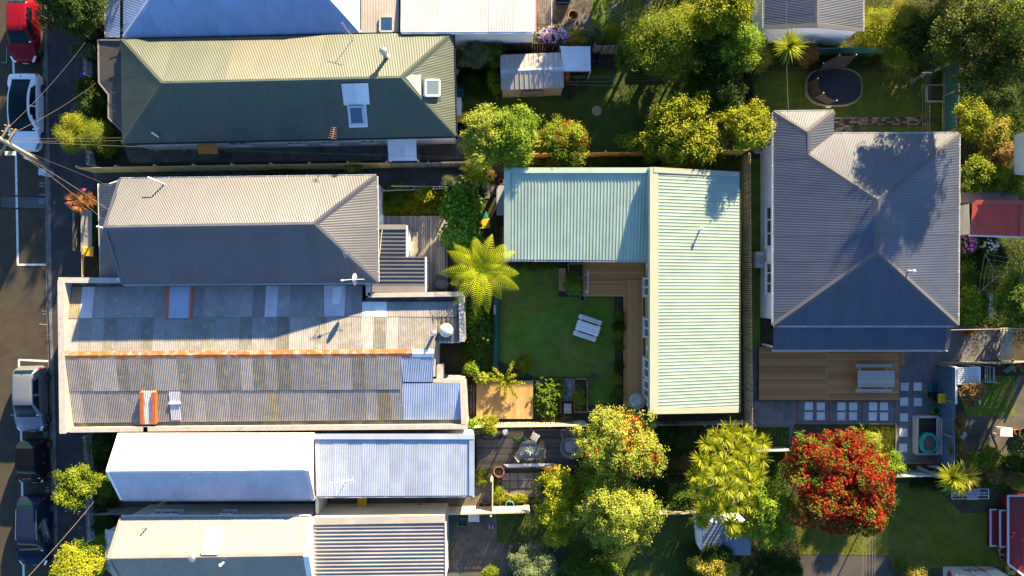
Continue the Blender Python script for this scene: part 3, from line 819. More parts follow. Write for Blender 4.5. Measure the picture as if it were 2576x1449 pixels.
# bricks of the old path right of the small hip
BR = mat('old_brick', (.14, .10, .08), rough=.95, var=.4, rnd=.4, col2=(.22, .21, .18), c2amt=.42, c2scale=2.0)
pth = sheet('brick_path', [(2097, 295), (2322, 295), (2322, 318), (2150, 318), (2138, 335), (2097, 335)], .018, MATS['dark_soil'])
for r_ in range(8):
    y = 297 + r_ * 5.2; x = 2099 + (r_ % 2) * 4.5
    while x < (2320 if r_ < 4 else 2138):
        if R.random() < .68:
            a = P((x, y)); b = P((x + 8.2, y)); z = Vector((0, 0, .02 + R.uniform(0, .025)))
            piece('brick', a + z, b + z, .10, .05, BR, pth, jit=.12)
        x += 9.4

# ================================================================== BUILDINGS
def iron(name, c, rough=.42, metal=.0, rnd=.05, var=.13, **k):
    if 'col2' not in k: k.update(col2=tuple(v * .70 for v in c), c2amt=.40, c2scale=.5, c2sharp=.22)
    return mat('iron_' + name, c, rough=rough, metal=metal, rnd=rnd, var=var, scale=.7, spec=.5, **k)
WB = mat('weatherboard_white', (.78, .77, .74), rough=.6, var=.08, scale=2)
WBC = mat('weatherboard_cream', (.62, .57, .44), rough=.6, var=.08, scale=2)
WBB = mat('weatherboard_pale', (.78, .81, .83), rough=.6, var=.08, scale=2)
TRIM = mat('trim_white', (.72, .72, .70), rough=.5, var=.06)
GUTW = mat('gutter_white', (.70, .70, .69), rough=.45, var=.08)
PANE = glass('window_pane', (.02, .03, .035))
SKYG = glass('skylight_glass', (.02, .06, .13), .03)
STEEL = mat('galvanised', (.42, .43, .45), rough=.35, metal=.7, var=.2, scale=5)
RUSTP = mat('rusty_orange', (.46, .12, .028), rough=.75, var=.3, scale=4, col2=(.50, .44, .38), c2amt=.40, c2scale=2.8)
def pts(z, *ps): return [P(p, z) for p in ps]
def skylight(parent, quad, h, fm, gm, name='skylight'):
    """quad: 4 points on the roof"""
    c = sum(quad, Vector()) / 4; n = (quad[1] - quad[0]).cross(quad[2] - quad[1]).normalized()
    if n.z < 0: n = -n
    f = MB()
    for i in range(4): f.bar(quad[i - 1] + n * h / 2, quad[i] + n * h / 2, .10, h, up=n)
    o = f.build(name, fm, parent)
    mesh('pane', [p + n * (h - .02) for p in quad], [(0, 1, 2, 3)], gm, o)
    fl = MB()
    return o
def on(pl, p):
    """height of roof plane pl above a plan point seen at picture point p"""
    _, n = plane_of(pl); a = plane_of(pl)[0][0]; z = 3.0
    for _ in range(30):
        v = P(p, z); z = a.z - (n.x * (v.x - a.x) + n.y * (v.y - a.y)) / n.z
    return P(p, z)
def quad_on(pl, ps, lift=0.05):
    _, n = plane_of(pl); return [on(pl, p) + n * lift for p in ps]
def slab(parent, name, quad, th, m):
    n = (quad[1] - quad[0]).cross(quad[2] - quad[1]).normalized()
    if n.z < 0: n = -n; quad = quad[::-1]
    V = list(quad) + [p + n * th for p in quad]
    return mesh(name, V, [(3, 2, 1, 0), (4, 5, 6, 7), (0, 1, 5, 4), (1, 2, 6, 5), (2, 3, 7, 6), (3, 0, 4, 7)], m, parent)
def downpipe(parent, top, bot, m=None, r=.045):
    mb = MB(); mb.tube([top, top.lerp(bot, .06) , bot], r, 8); return mb.build('downpipe', m or TRIM, parent)
def vent(parent, p, h, r, m, lean=(0, 0), name='vent_pipe', cowl=True):
    mb = MB(); t = p + Vector((lean[0], lean[1], h)); mb.tube([p, t], r, 10)
    if cowl: mb.lathe([(r * 1.7, -.02), (r * 1.9, .04), (r * 1.2, .10), (0, .12)], t, 10)
    return mb.build(name, m, parent, False)
def antenna(label, p, h, m, ang=.6, n=6, L=.9, lean=(0, 0)):
    t = thing('tv_antenna', label, 'antenna', p)
    top = p + Vector((lean[0], lean[1], h)); mb = MB(); mb.tube([p, top], .018, 6); mb.build('mast', m, t)
    d = Vector((math.cos(ang), math.sin(ang), 0)); s = Vector((-d.y, d.x, 0))
    mb = MB(); mb.tube([top - d * L / 2, top + d * L / 2], .014, 6)
    for i in range(n):
        c = top + d * (L * (i / (n - 1) - .5)); l = .22 - .012 * i; mb.tube([c - s * l, c + s * l], .008, 5)
    mb.build('aerial_bars', m, t); return t

# ---- pale blue villa at the top edge
I_BLUE = iron('pale', (.29, .38, .55), rough=.4)
t = thing('villa', 'pale blue white corrugated roofed villa cut by the top edge, left of the white roof', 'house', P((600, 20)))
ze, zr = 3.3, 4.9
A, B = P((312, 94), ze), P((905, 83), ze); Cw, Ce = P((425, -69), zr), P((768, -69), zr)
N1, N2 = P((312, -240), ze), P((905, -240), ze)
pls = [[A, B, Ce, Cw], [N1, A, Cw], [B, N2, Ce], [N2, N1, Cw, Ce]]
roof(t, pls, I_BLUE, [(A, Cw, 0, 1), (B, Ce, 0, 2), (Cw, Ce, 0, 3)], [(A, B)], I_BLUE, GUTW)
walls(t, [N1, A, B, N2], 0, ze, WB, o=.2)
v1, v2, v3, v4 = P((304, -100), 3.1), P((304, 95), 3.1), P((269, 94), 2.65), P((269, -100), 2.65)
r2 = roof(t, [[v1, v2, v3, v4]], I_BLUE, gutters=[(v3, v4)], gutm=GUTW)
for y in (-60, 90): piece('verandah_post', Vector((v3.x + .1, P((0, y)).y, 0)), Vector((v3.x + .1, P((0, y)).y, 2.6)), .1, .1, TRIM, t)
# beige link + skylight, white extension
I_BEIGE = iron('beige', (.36, .32, .27)); I_WHITE = iron('white', (.35, .355, .36), rough=.45)
t = thing('extension', 'beige corrugated link roof with a skylight at the top edge', 'house', P((955, 20)))
pl = [P((909, 83), 3.2), P((1004, 82), 3.2), P((1004, -120), 3.0), P((909, -120), 3.0)]
rr = roof(t, [pl], I_BEIGE); walls(t, pl, 0, 3.0, WB, o=.05, board=0)
sk = quad_on(pl, [q('10', 940, 135), q('10', 1037, 135), q('10', 1037, 246), q('10', 940, 246)])
skylight(t, sk, .16, mat('skylight_frame', (.42, .38, .34), rough=.4), SKYG)
t = thing('extension', 'white corrugated roof with tall white south wall beside the mauve hydrangea', 'house', P((1180, 20)))
pl = [P((1008, 82), 3.75), P((1342, 81), 3.75), P((1342, -140), 2.9), P((1008, -140), 2.9)]
rr = roof(t, [pl], I_WHITE); walls(t, pl, 0, 2.95, WB, o=.03, board=.18)
a, b = inset(pl, .03)[0], inset(pl, .03)[1]
for s0, s1 in (((1010, 82), (1342, 81)),):
    a = P(s0, 3.7); b = P(s1, 3.7)
    mesh('south_wall', [Vector((a.x, a.y + .02, 2.9)), Vector((b.x, b.y + .02, 2.9)), b + Vector((0, .02, 0)), a + Vector((0, .02, 0))], [(0, 1, 2, 3)], WB, t)
    fa = MB(); fa.bar(a + Vector((0, -.04, -.02)), b + Vector((0, -.04, -.02)), .10, .18); fa.build('fascia', TRIM, t)
fa = MB(); a = P((1343, 81), 3.4); b = P((1343, -140), 3.0); fa.bar(a, b, .16, .3); fa.build('fascia', mat('fascia_blue', (.45, .52, .60)), t)

# ---- green villa
GRN = iron('green', (.047, .064, .042), rough=.42, rnd=.06)
GRN2 = iron('green_faded', (.078, .076, .048), rough=.42, rnd=.06)
t = thing('villa', 'green corrugated hip roofed villa with dark brown front canopy', 'house', P((700, 220)))
ze, zr = 3.5, 5.4
NW, NE, SE, SW = Q('00', 918, 303, ze), Q('10', 1485, 247, ze), Q('10', 1505, 1025, ze), Q('00', 928, 1080, ze)
RW, RE = Q('00', 1222, 632, zr), Q('10', 1095, 590, zr)
pls = [[NW, NE, RE, RW], [SE, SW, RW, RE], [SW, NW, RW], [NE, SE, RE]]
roof(t, pls, [lambda k: GRN2 if (9 <= k <= 15) else GRN, GRN, GRN, GRN],
     [(RW, RE, 0, 1), (NW, RW, 0, 2), (SW, RW, 1, 2), (NE, RE, 0, 3), (SE, RE, 1, 3)], [(SW, SE), (NE, SE), (NW, NE)], GRN, iron('green_dark', (.05, .06, .05)))
wp = walls(t, [NW, NE, SE, SW], 0, ze - .05, WB, o=.22)
# canopy at the front: brown membrane on a frame
cz = 3.15
cp = [Q('00', x, y, z) for x, y, z in ((742, 303, cz - .35), (918, 303, cz + .12), (950, 400, cz + .14), (967, 520, cz + .16), (970, 760, cz + .16), (966, 930, cz + .14), (932, 1000, cz - .3), (820, 890, cz - .35), (820, 715, cz - .35), (748, 625, cz - .35))]
MEM = mat('brown_membrane', (.060, .052, .046), rough=.75, var=.15, scale=1.5, col2=(.045, .04, .036), c2amt=.4, c2scale=1)
bm = bmesh.new(); vs = [bm.verts.new(p - off(t)) for p in cp]; fc = bm.faces.new(vs)
bmesh.ops.triangulate(bm, faces=[fc]); me = bpy.data.meshes.new('canopy'); bm.to_mesh(me); bm.free()
cn = link('canopy', me, MEM, t)
mb = MB()
for i in (0, 6, 7, 8, 9): mb.bar(cp[i], cp[(i + 1) % 10] if i != 9 else cp[0], .07, .10)
mb.build('canopy_rim', mat('rim_grey', (.22, .21, .20), rough=.5), cn)
mb = MB()
for y in (420, 560, 700, 840): mb.bar(Q('00', 830, y, cz - .09), Q('00', 966, y - 8, cz + .15), .03, .02)
mb.build('canopy_seam', MEM, cn)
for i in (0, 7, 8, 9): p = cp[i]; piece('verandah_post', Vector((p.x + .1, p.y, 0)), Vector((p.x + .1, p.y, p.z - .05)), .1, .1, TRIM, t)
# skylights, patch sheet, flue
pq = quad_on(pls[1], [q('10', 645, 627), q('10', 848, 622), q('10', 861, 783), q('10', 665, 790)], .07)
corr(t, pq, iron('patch_white', (.62, .66, .72)), lift=.02, name='patch_sheet')
pq = quad_on(pls[1], [q('10', 688, 790), q('10', 832, 786), q('10', 846, 955), q('10', 706, 961)], .055)
slab(t, 'flashing', pq, .02, iron('patch_white', (.62, .66, .72)))
skylight(t, quad_on(pls[1], [q('10', 706, 798), q('10', 806, 795), q('10', 820, 924), q('10', 718, 928)], .08), .12, STEEL, SKYG)
pq = quad_on(pls[3], [q('10', 1243, 598), q('10', 1388, 600), q('10', 1390, 765), q('10', 1250, 762)], .055)
slab(t, 'flashing', pq, .02, GRN)
skylight(t, quad_on(pls[3], [q('10', 1262, 612), q('10', 1366, 612), q('10', 1366, 728), q('10', 1262, 728)], .08), .22, TRIM, glass('skylight_pale', (.10, .14, .14), .05))
pq = quad_on(pls[3], [q('10', 1125, 585), q('10', 1175, 562), q('10', 1240, 566), q('10', 1240, 728)], .06)
corr(t, pq, iron('patch_pale', (.42, .40, .34)), lift=.01, name='patch_sheet')
fp = on(pls[0], q('10', 988, 440)); f = MB(); f.tube([fp - Vector((0, 0, .1)), fp + Vector((0, 0, 1.15))], .11, 12); f.lathe([(.11, 0), (.19, .05), (.19, .28), (.13, .33), (.13, .42), (.16, .46), (0, .50)], fp + Vector((0, 0, 1.1)), 14)
f.build('flue', STEEL, t, False)
mb = MB(); mb.lathe([(.26, 0), (.16, .09), (.12, .14)], fp + Vector((0, 0, .0)), 12); mb.build('flue_flashing', STEEL, t)
vp = on(pls[1], q('00', 1200, 1036)); vent(t, vp, .75, .05, TRIM, lean=(-.05, .1), cowl=False)
# orange door hood, porch roof, windows and downpipes on the south wall
sy = wp[0].y; ylow = min(p.y for p in wp)
yS = lambda x: ylow
def swall(xz):    # south wall line of the villa
    a, b = sorted([p for p in wp if p.y < 15], key=lambda p: p.x)[:2]
    a, b = [p for p in sorted(wp, key=lambda p: p.y)[:2]]
    if a.x > b.x: a, b = b, a
    f = (xz - a.x) / (b.x - a.x); return a.lerp(b, f)
for x0, x1, z0, z1 in ((1735, 1890, 1.3, 2.6),):
    a, b = swall(Q('00', x0, 1100, 1.5).x), swall(Q('00', x1, 1100, 1.5).x); window(t, a, b, z0, z1, (0, -1, 0), TRIM, PANE)
for x0, x1 in ((200, 375), (468, 612), (765, 918)):
    a, b = swall(Q('10', x0 + 15, 1070, 1.8).x), swall(Q('10', x1 - 15, 1070, 1.8).x); window(t, a, b, 1.2, 2.7, (0, -1, 0), TRIM, PANE)
    mb = MB(); mb.bar(a + Vector((-.15, -.12, 2.8)), b + Vector((.15, -.12, 2.8)), .25, .05); mb.build('window_hood', TRIM, t)
pa, pb = Q('00', 1490, 1088, 2.6), Q('00', 1640, 1085, 2.6)
hd = [pa, pb, Q('00', 1690, 1128, 2.35), Q('00', 1545, 1130, 2.35)]
hd = [Vector((p.x, swall(p.x).y - (0.02 if i < 2 else .75), 2.7 if i < 2 else 2.45)) for i, p in enumerate([pa, pb, pb, pa])]
corr(t, hd, mat('orange_hood', (.50, .20, .03), rough=.6, var=.15), prof='rib', pitch=.12, amp=.02, name='door_hood', width=3)
ds = swall(Q('00', 1600, 1100, 1).x); mb = MB(); mb.box(ds + Vector((0, -.35, .1)), .5, .6, .2); mb.build('doorstep', BR, t)
for x in (1180, 1385): w_ = swall(Q('00', x, 1100, .3).x); downpipe(t, w_ + Vector((-.25, -.12, ze - .15)), w_ + Vector((0, -.08, .1)))
pp = [Q('10', 990, 1035, 2.75), Q('10', 1210, 1033, 2.75), Q('10', 1215, 1213, 2.45), Q('10', 1003, 1214, 2.45)]
corr(t, pp, iron('porch', (.70, .70, .69)), name='porch_sheet')
for p in (pp[2], pp[3]): piece('porch_post', Vector((p.x, p.y + .08, 0)), Vector((p.x, p.y + .08, 2.42)), .09, .09, TRIM, t)
mb = MB(); mb.bar(pp[2] + Vector((0, .05, -.06)), pp[3] + Vector((0, .05, -.06)), .05, .10); mb.bar(pp[3] + Vector((.03, 0, -.06)), pp[0] + Vector((.03, 0, -.06)), .05, .10); mb.build('porch_beam', TRIM, t)
antenna('small red white television antenna on the south gutter of the green villa', SW.lerp(SE, .648) + Vector((0, .05, 0)), 1.3, mat('antenna_red', (.45, .22, .16), rough=.5), ang=1.4, L=.6)
antenna('thin television antenna by the north eave of the green villa', on(pls[0], q('10', 735, 300)), 1.7, STEEL, ang=2.2, L=1.0)

# ---- navy and cream villa in the middle left
NAVY = iron('navy', (.030, .036, .050), rough=.38, rnd=.08)
GREYI = iron('charcoal', (.060, .064, .082), rough=.42, rnd=.04)
t = thing('villa', 'charcoal corrugated villa with sunlit cream north slope and a grey ribbed lean-to', 'house', P((600, 580)))
ze, zr = 3.6, 5.65
NW, NE, SE, SW = Q('00', 905, 1355, ze), Q('10', 905, 1330, ze), Q('11', 915, 680, ze), Q('01', 928, 695, ze)
RW, RE = Q('01', 790, 270, zr), Q('11', 440, 245, zr)
pls = [[NW, NE, RE, RW], [SE, SW, RW, RE], [NE, SE, RE]]
roof(t, pls, GREYI, [(RW, RE, 0, 1), (NE, RE, 0, 2), (SE, RE, 1, 2)], [(SW, SE), (NE, SE), (NW, NE)], GREYI, GUTW)
walls(t, [NW, NE, SE, SW], 0, ze - .05, WB, o=.2)
gable_wall(t, [NW + Vector((.15, 0, -.05)), SW + Vector((.15, 0, -.05)), RW + Vector((.15, 0, -.05))], WB)
for a, b in ((NW, RW), (SW, RW)):
    mb = MB(); mb.bar(a + Vector((.02, 0, .03)), b + Vector((.02, 0, .03)), .16, .12); mb.build('barge_board', GREYI, t)
v = [Q('00', 905, 1383, 3.3), Q('01', 905, 655, 3.3), Q('01', 768, 655, 2.75), Q('00', 752, 1385, 2.75)]
roof(t, [v], GREYI, gutters=[(v[2], v[3])], gutm=GUTW)
for f_ in (.02, .35, .65, .98): p = v[2].lerp(v[3], f_); piece('verandah_post', Vector((p.x + .12, p.y, 0)), Vector((p.x + .12, p.y, 2.7)), .1, .1, TRIM, t)
sheet('verandah_floor', [q('00', 760, 1390), q('00', 905, 1390), q('01', 905, 650), q('01', 770, 650)], .25, mat('deck_grey', (.22, .20, .18), rough=.85), parent=t)
# pipes lying out over the gutter
for p0, p1 in ((q('00', 828, 1388), q('00', 888, 1368)), (q('01', 730, 260), q('01', 785, 272)), (q('01', 885, 652), q('01', 908, 668))):
    mb = MB(); mb.tube([P(p0, 3.55), P(p1, 3.62), P(p1, 3.2)], .05, 8); mb.build('gutter_spout', TRIM, t)
p = on(pls[0], q('00', 1245, 1395)); mb = MB(); mb.tube([p, p + Vector((-.06, .1, .95)), p + Vector((-.5, .28, 1.02))], .05, 8); mb.build('vent_pipe', TRIM, t)
# ribbed lean-to
RIBG = iron('ribbed_grey', (.085, .090, .105), rough=.36, rnd=.03)
RIBC = iron('ribbed_trim', (.20, .185, .17))
for nm, (x0, y0, x1, y1) in (('u', (917, 252, 1135, 490)), ('l', (866, 490, 1278, 752))):
    za, zb_ = 3.0, 2.85
    pl = [Q('11', x0, y0, za), Q('11', x1, y0, zb_), Q('11', x1, y1, zb_), Q('11', x0, y1, za)]
    rr = roof(t, [pl], dict(m=RIBG, prof='trap', pitch=.225, amp=.045, width=.675, down=Vector((1, 0, 0))))
    walls(t, pl, 0, 2.75, WB, o=.08)
    mb = MB(); mb.bar(pl[1] + Vector((.03, 0, 0)), pl[2] + Vector((.03, 0, 0)), .09, .16); mb.build('fascia', TRIM, rr)
    mb = MB(); (mb.bar(pl[0] + Vector((0, -.1, .11)), pl[1] + Vector((0, -.1, .11)), .28, .03) if nm == 'u' else mb.bar(pl[3] + Vector((0, .16, .11)), pl[2] + Vector((0, .16, .11)), .36, .03)); mb.build('flashing', RIBC, rr)
d = thing('satellite_dish', 'white satellite dish on the south gutter of the charcoal villa', 'dish', on(pls[1], q('11', 760, 655)))
c = on(pls[1], q('11', 760, 660)); top = c + Vector((-.05, .0, .7))
mb = MB(); mb.tube([c, top], .022, 8); mb.tube([top, top + Vector((-.55, -.05, .1))], .016, 6); mb.tube([top + Vector((0, 0, -.1)), top + Vector((.6, .0, -.05))], .014, 6); mb.build('mast', TRIM, d)
mb = MB(); mb.lathe([(0, 0), (.12, .01), (.24, .045), (.34, .09)], (0, 0, 0), 20); M_ = Matrix.Rotation(math.radians(78), 4, 'Y')
mb.V = [top + (M_ @ v_) for v_ in mb.V]; mb.build('reflector', TRIM, d, True)
mb = MB(); mb.box(top + Vector((-.58, -.05, .12)), .16, .08, .08); mb.build('receiver', TRIM, d)
antenna('small antenna on the hip of the charcoal villa', on(pls[2], q('11', 705, 465)), .6, STEEL, ang=.3, n=4, L=.4)
hp = thing('heat_pump', 'white heat pump at the corner of the grey deck beside the lean-to', 'heat pump', Q('11', 957, 232))
mb = MB(); mb.box(Q('11', 957, 232) + Vector((0, 0, 1.0)), .42, .75, .62); mb.build('casing', TRIM, hp)
mb = MB(); mb.box(Q('11', 957, 232) + Vector((0, 0, .34)), .3, .5, .68); mb.build('stand', STEEL, hp)
mb = MB(); p0 = Q('11', 960, 250, 3.05); mb.tube([p0, Q('11', 945, 330, 3.1), Q('11', 938, 430, 3.1), Q('11', 922, 525, 3.1)], .018, 6); mb.build('hose', WBC, t)

# ---- old workshop with patched roof behind parapets
FIB = [mat('fibre_%d' % i, c, rough=.85, var=.18, scale=1.5, rnd=.16, fine=.10, bscale=14, col2=c2, c2amt=a, c2scale=2.5) for i, (c, c2, a) in enumerate((
    ((.265, .250, .238), (.33, .31, .29), .38), ((.230, .220, .212), (.30, .285, .27), .38), ((.180, .170, .145), (.27, .26, .225), .42), ((.24, .20, .13), (.32, .28, .21), .4)))]
TRANSL = mat('fibreglass_sheet', (.48, .49, .52), rough=.5, var=.12, rnd=.05)
TR2 = mat('fibreglass_aged', (.26, .25, .25), rough=.6, var=.15, rnd=.05)
NEWI = iron('new_blue', (.36, .44, .58), rough=.32)
PARA = mat('parapet_plaster', (.40, .37, .33), rough=.85, var=.15, scale=2.5, col2=(.30, .27, .22), c2amt=.37, c2scale=2.2, bump=.2)
GUTC = mat('wet_gutter', (.10, .105, .10), rough=.5, var=.4, scale=1.5, col2=(.30, .26, .17), c2amt=.42, c2scale=.8)
t = thing('workshop', 'old workshop with patched fibre cement roof, rusty ridge and white parapets', 'building', P((640, 890)))
zg, zr = 2.65, 3.4
NWi, NEi = Q('01', 535, 718, zg), Q('11', 805, 708, zg)
R0, R1 = Q('01', 490, 1232, zr), Q('11', 1345, 1215, zr)
def lerp2(a, b, f): return a.lerp(b, f)
# north slope: left of the step, two rows of sheets
def fibre(k, top):
    r = R.Random(0) if False else None
    return None
mossN = {3, 6, 9, 11, 14, 17, 20, 22, 25, 28}
def nrow_top(k): return FIB[3] if k == 0 else (TRANSL if k in (1, 16) else (FIB[0] if k % 5 else FIB[1]))
def nrow_bot(k): return FIB[2] if k in mossN else (TR2 if k == 8 else FIB[(k * 7 // 3) % 2])
def srow_top(k): return FIB[2] if k in mossN else (TR2 if k in (15, 19) else FIB[(k * 5 // 3) % 2])
def srow_bot(k): return FIB[3] if k in (1, 10) else FIB[k % 2]
zm = (zg + zr) / 2
eN0, eN1 = NWi, NEi
mN0, mN1 = Q('01', 520, 955, 3.02), Q('11', 800, 940, 3.02)
E1 = Q('11', 1522, 830, 2.9); mE = Q('11', 1522, 945, 3.02); E0 = Q('11', 805, 830, 2.86)
rN = [[NWi, NEi, mN1, mN0]]
fk = dict(pitch=.1007, amp=.022, width=.705, prof='sine')
r1 = roof(t, [[NWi, NEi, mN1, mN0]], nrow_top, under=FIB[1], lift=.06, **fk)
r2 = roof(t, [[mN0, mN1, Q('11', 800, 1205, zr), R0]], nrow_bot, under=FIB[1], lift=.035, **fk)
r3 = roof(t, [[E0, E1, mE, mN1]], lambda k: iron('bright_white', (.78, .77, .74)) if k in (0, 1) else FIB[k % 2], under=FIB[1], lift=.062, **fk)
r4 = roof(t, [[mN1, Q('11', 1380, 945, 3.02), Q('11', 1345, 1205, zr), Q('11', 800, 1205, zr)]], lambda k: nrow_bot(k + 24), under=FIB[1], lift=.037, **fk)
S0, S1 = Q('02', 545, 292, zg), Q('12', 1110, 268, zg)
mS0, mS1 = Q('02', 528, 52, 3.02), Q('12', 1106, 38, 3.02)
rE = Q('11', 1098, 1232, zr)
r5 = roof(t, [[R0 + Vector((0, -.1, 0)), rE, mS1, mS0]], srow_top, under=FIB[1], lift=.062, **fk)
r6 = roof(t, [[mS0, mS1, S1, S0]], srow_bot, under=FIB[1], lift=.035, **fk)
S2 = Q('12', 1548, 266, zg); mS2 = Q('11', 1340, 1420, 3.05)
r7 = roof(t, [[rE, R1, Q('11', 1335, 1430, 3.02), Q('11', 1104, 1430, 3.02)]], NEWI, under=FIB[1], lift=.06, **fk)
r8 = roof(t, [[Q('12', 1104, -8, 3.02), Q('12', 1545, -8, 3.02), S2, S1]], NEWI, under=FIB[1], lift=.035, **fk)
cap(t, R0, Q('11', 1180, 1215, zr), [NWi, NEi, R1, R0], [R0, R1, S1, S0], .21, RUSTP, lift=.13)
cap(t, Q('11', 1180, 1215, zr), R1, [NWi, NEi, R1, R0], [R0, R1, S1, S0], .21, iron('ridge_white', (.68, .68, .68)), lift=.13)
# raised orange and white roof panels, patches
def rpatch(ps, pl, m, lift=.10, nm='patch_sheet', **k):
    return corr(t, quad_on(pl, ps, lift), m, lift=.0, name=nm, **{**fk, 'width': 3, **k})
NS = [NWi, NEi, Q('11', 800, 1205, zr), R0]; SS = [R0, rE, S1, S0]
def trimbar(p0, p1, pl, w, m, h=.10, nm='patch_trim'):
    a, b = on(pl, p0), on(pl, p1); mb = MB(); mb.bar(a + Vector((0, 0, .14)), b + Vector((0, 0, .14)), w, h); return mb.build(nm, m, t)
rpatch([q('01', 1280, 718), q('01', 1452, 716), q('01', 1440, 955), q('01', 1268, 955)], NS, NEWI, .12)
ORG = mat('orange_paint', (.52, .13, .03), rough=.6, var=.2, scale=4)
trimbar(q('01', 1276, 716), q('01', 1264, 956), NS, .16, ORG); trimbar(q('01', 1455, 714), q('01', 1443, 955), NS, .12, ORG)
rpatch([q('02', 1085, 40), q('02', 1185, 40), q('02', 1188, 292), q('02', 1082, 292)], SS, iron('bright_white', (.78, .77, .74)), .22)
trimbar(q('02', 1088, 52), q('02', 1092, 292), SS, .20, ORG, .42); trimbar(q('02', 1178, 52), q('02', 1180, 292), SS, .20, ORG, .42)
rpatch([q('02', 1282, 52), q('02', 1366, 52), q('02', 1372, 268), q('02', 1298, 268)], SS, TRANSL, .09)
mb = MB(); a, b = on(SS, q('02', 1282, 142)), on(SS, q('02', 1370, 140)); mb.bar(a + Vector((0, 0, .14)), b + Vector((0, 0, .14)), .12, .05); mb.build('patch_trim', TRIM, t)
rpatch([q('11', 515, 708), q('11', 680, 706), q('11', 672, 940), q('11', 520, 942)], NS, TRANSL, .085)
rpatch([q('11', 585, 722), q('11', 655, 720), q('11', 635, 845), q('11', 578, 842)], NS, iron('bright_white', (.78, .77, .74)), .10)
# gutters behind the parapets
for nm, ps in (('n', [q('01', 540, 683), q('01', 930, 690), q('01', 930, 722), q('01', 535, 722)]), ('n2', [q('01', 930, 700), q('11', 840, 690), q('11', 825, 712), q('01', 930, 720)]),
               ('n3', [q('11', 835, 790), q('11', 1535, 785), q('11', 1530, 828), q('11', 805, 830)]), ('s', [q('02', 540, 292), q('02', 1280, 292), q('02', 1280, 332), q('02', 540, 332)]), ('s2', [q('02', 1280, 290), q('12', 1555, 262), q('12', 1555, 310), q('02', 1280, 326)])):
    V = [P(p, zg - .06) for p in ps]; mesh('box_gutter', V, [(0, 1, 2, 3)], GUTC, t)
def parapet(path, w, z0, z1, m=PARA):
    for a, b in zip(path[:-1], path[1:]):
        a = P(a, z1); b = P(b, z1); a = Vector((a.x, a.y, 0)); b = Vector((b.x, b.y, 0)); e = (b - a).normalized()
        mb = MB(); mb.bar(a - e * w * .45 + Vector((0, 0, (z0 + z1) / 2)), b + e * w * .45 + Vector((0, 0, (z0 + z1) / 2)), w, z1 - z0); o = mb.build('parapet', m, t)
        mb = MB(); mb.bar(a - e * (w * .5 + .015) + Vector((0, 0, z1 + .02)), b + e * (w * .5 + .015) + Vector((0, 0, z1 + .02)), w + .05, .05); mb.build('coping', m, o)
parapet([q('01', 462, 664), q('01', 930, 668)], .26, 0, 3.35)
parapet([q('01', 460, 690), q('02', 474, 352)], .30, 0, 3.5)
parapet([q('02', 500, 348), q('02', 1100, 340), q('12', 1574, 322)], .22, 0, 3.0)
parapet([q('12', 1568, 290), q('12', 1558, 5)], .24, 0, 3.0)
parapet([q('11', 1556, 1428), q('11', 1350, 1424)], .16, 0, 2.95); parapet([q('11', 1340, 1380), q('11', 1344, 1150)], .16, 0, 3.0)
parapet([q('11', 846, 690), q('11', 848, 765)], .22, 0, 3.3); parapet([q('11', 862, 778), q('11', 1540, 770)], .22, 0, 3.3)
parapet([q('11', 1548, 800), q('11', 1556, 1112)], .24, 0, 3.3); parapet([q('11', 1530, 1126), q('11', 1360, 1128)], .14, 0, 3.0, mat('zinc_edge', (.42, .44, .46), rough=.5))
# flat bit with round tank top
sheet2 = [Q('11', 1380, 950, 3.05), Q('11', 1528, 950, 3.05), Q('11', 1535, 1122, 3.05), Q('11', 1348, 1122, 3.05)]
slab(t, 'tank_stand_floor', sheet2, .03, FIB[2])
tk = thing('water_tank', 'round white lidded tank on the workshop roof corner', 'tank', Q('11', 1440, 1040, 3.05))
mb = MB(); mb.lathe([(.36, .03), (.36, .42), (.40, .44), (.40, .48), (.10, .56), (0, .57)], Q('11', 1440, 1040, 3.05), 24); mb.build('tank_body', mat('tank_white', (.64, .60, .52), rough=.7, var=.2, scale=6, col2=(.40, .34, .26), c2amt=.38, c2scale=4), tk, True)
mb = MB(); c = Q('11', 1440, 1040, 3.08)
for i in range(6): x = -.75 + i * .26; mb.bar(c + Vector((x, .82, .05)), c + Vector((x, -.72, .05)), .07, .05)
mb.build('stand_slats', mat('old_timber', (.16, .13, .10), rough=.9, var=.4, scale=4), tk)
mb = MB(); p = Q('11', 1350, 1060, 3.1); mb.tube([p, p + Vector((0, 0, .7))], .08, 10); mb.lathe([(.13, 0), (.16, .06), (.02, .2)], p + Vector((0, 0, .7)), 12); mb.build('vent_cowl', STEEL, t)
mesh('light_well_floor', [Q('11', 1350, 1140, .02), Q('11', 1600, 1140, .02), Q('11', 1600, 1420, .02), Q('11', 1350, 1420, .02)], [(0, 1, 2, 3)], MATS['dark_soil'], t)
mb = MB(); c = Q('11', 1392, 1350, 2.4); mb.box(c, .36, .8, .9); mb.build('plaster_pier', PARA, t)

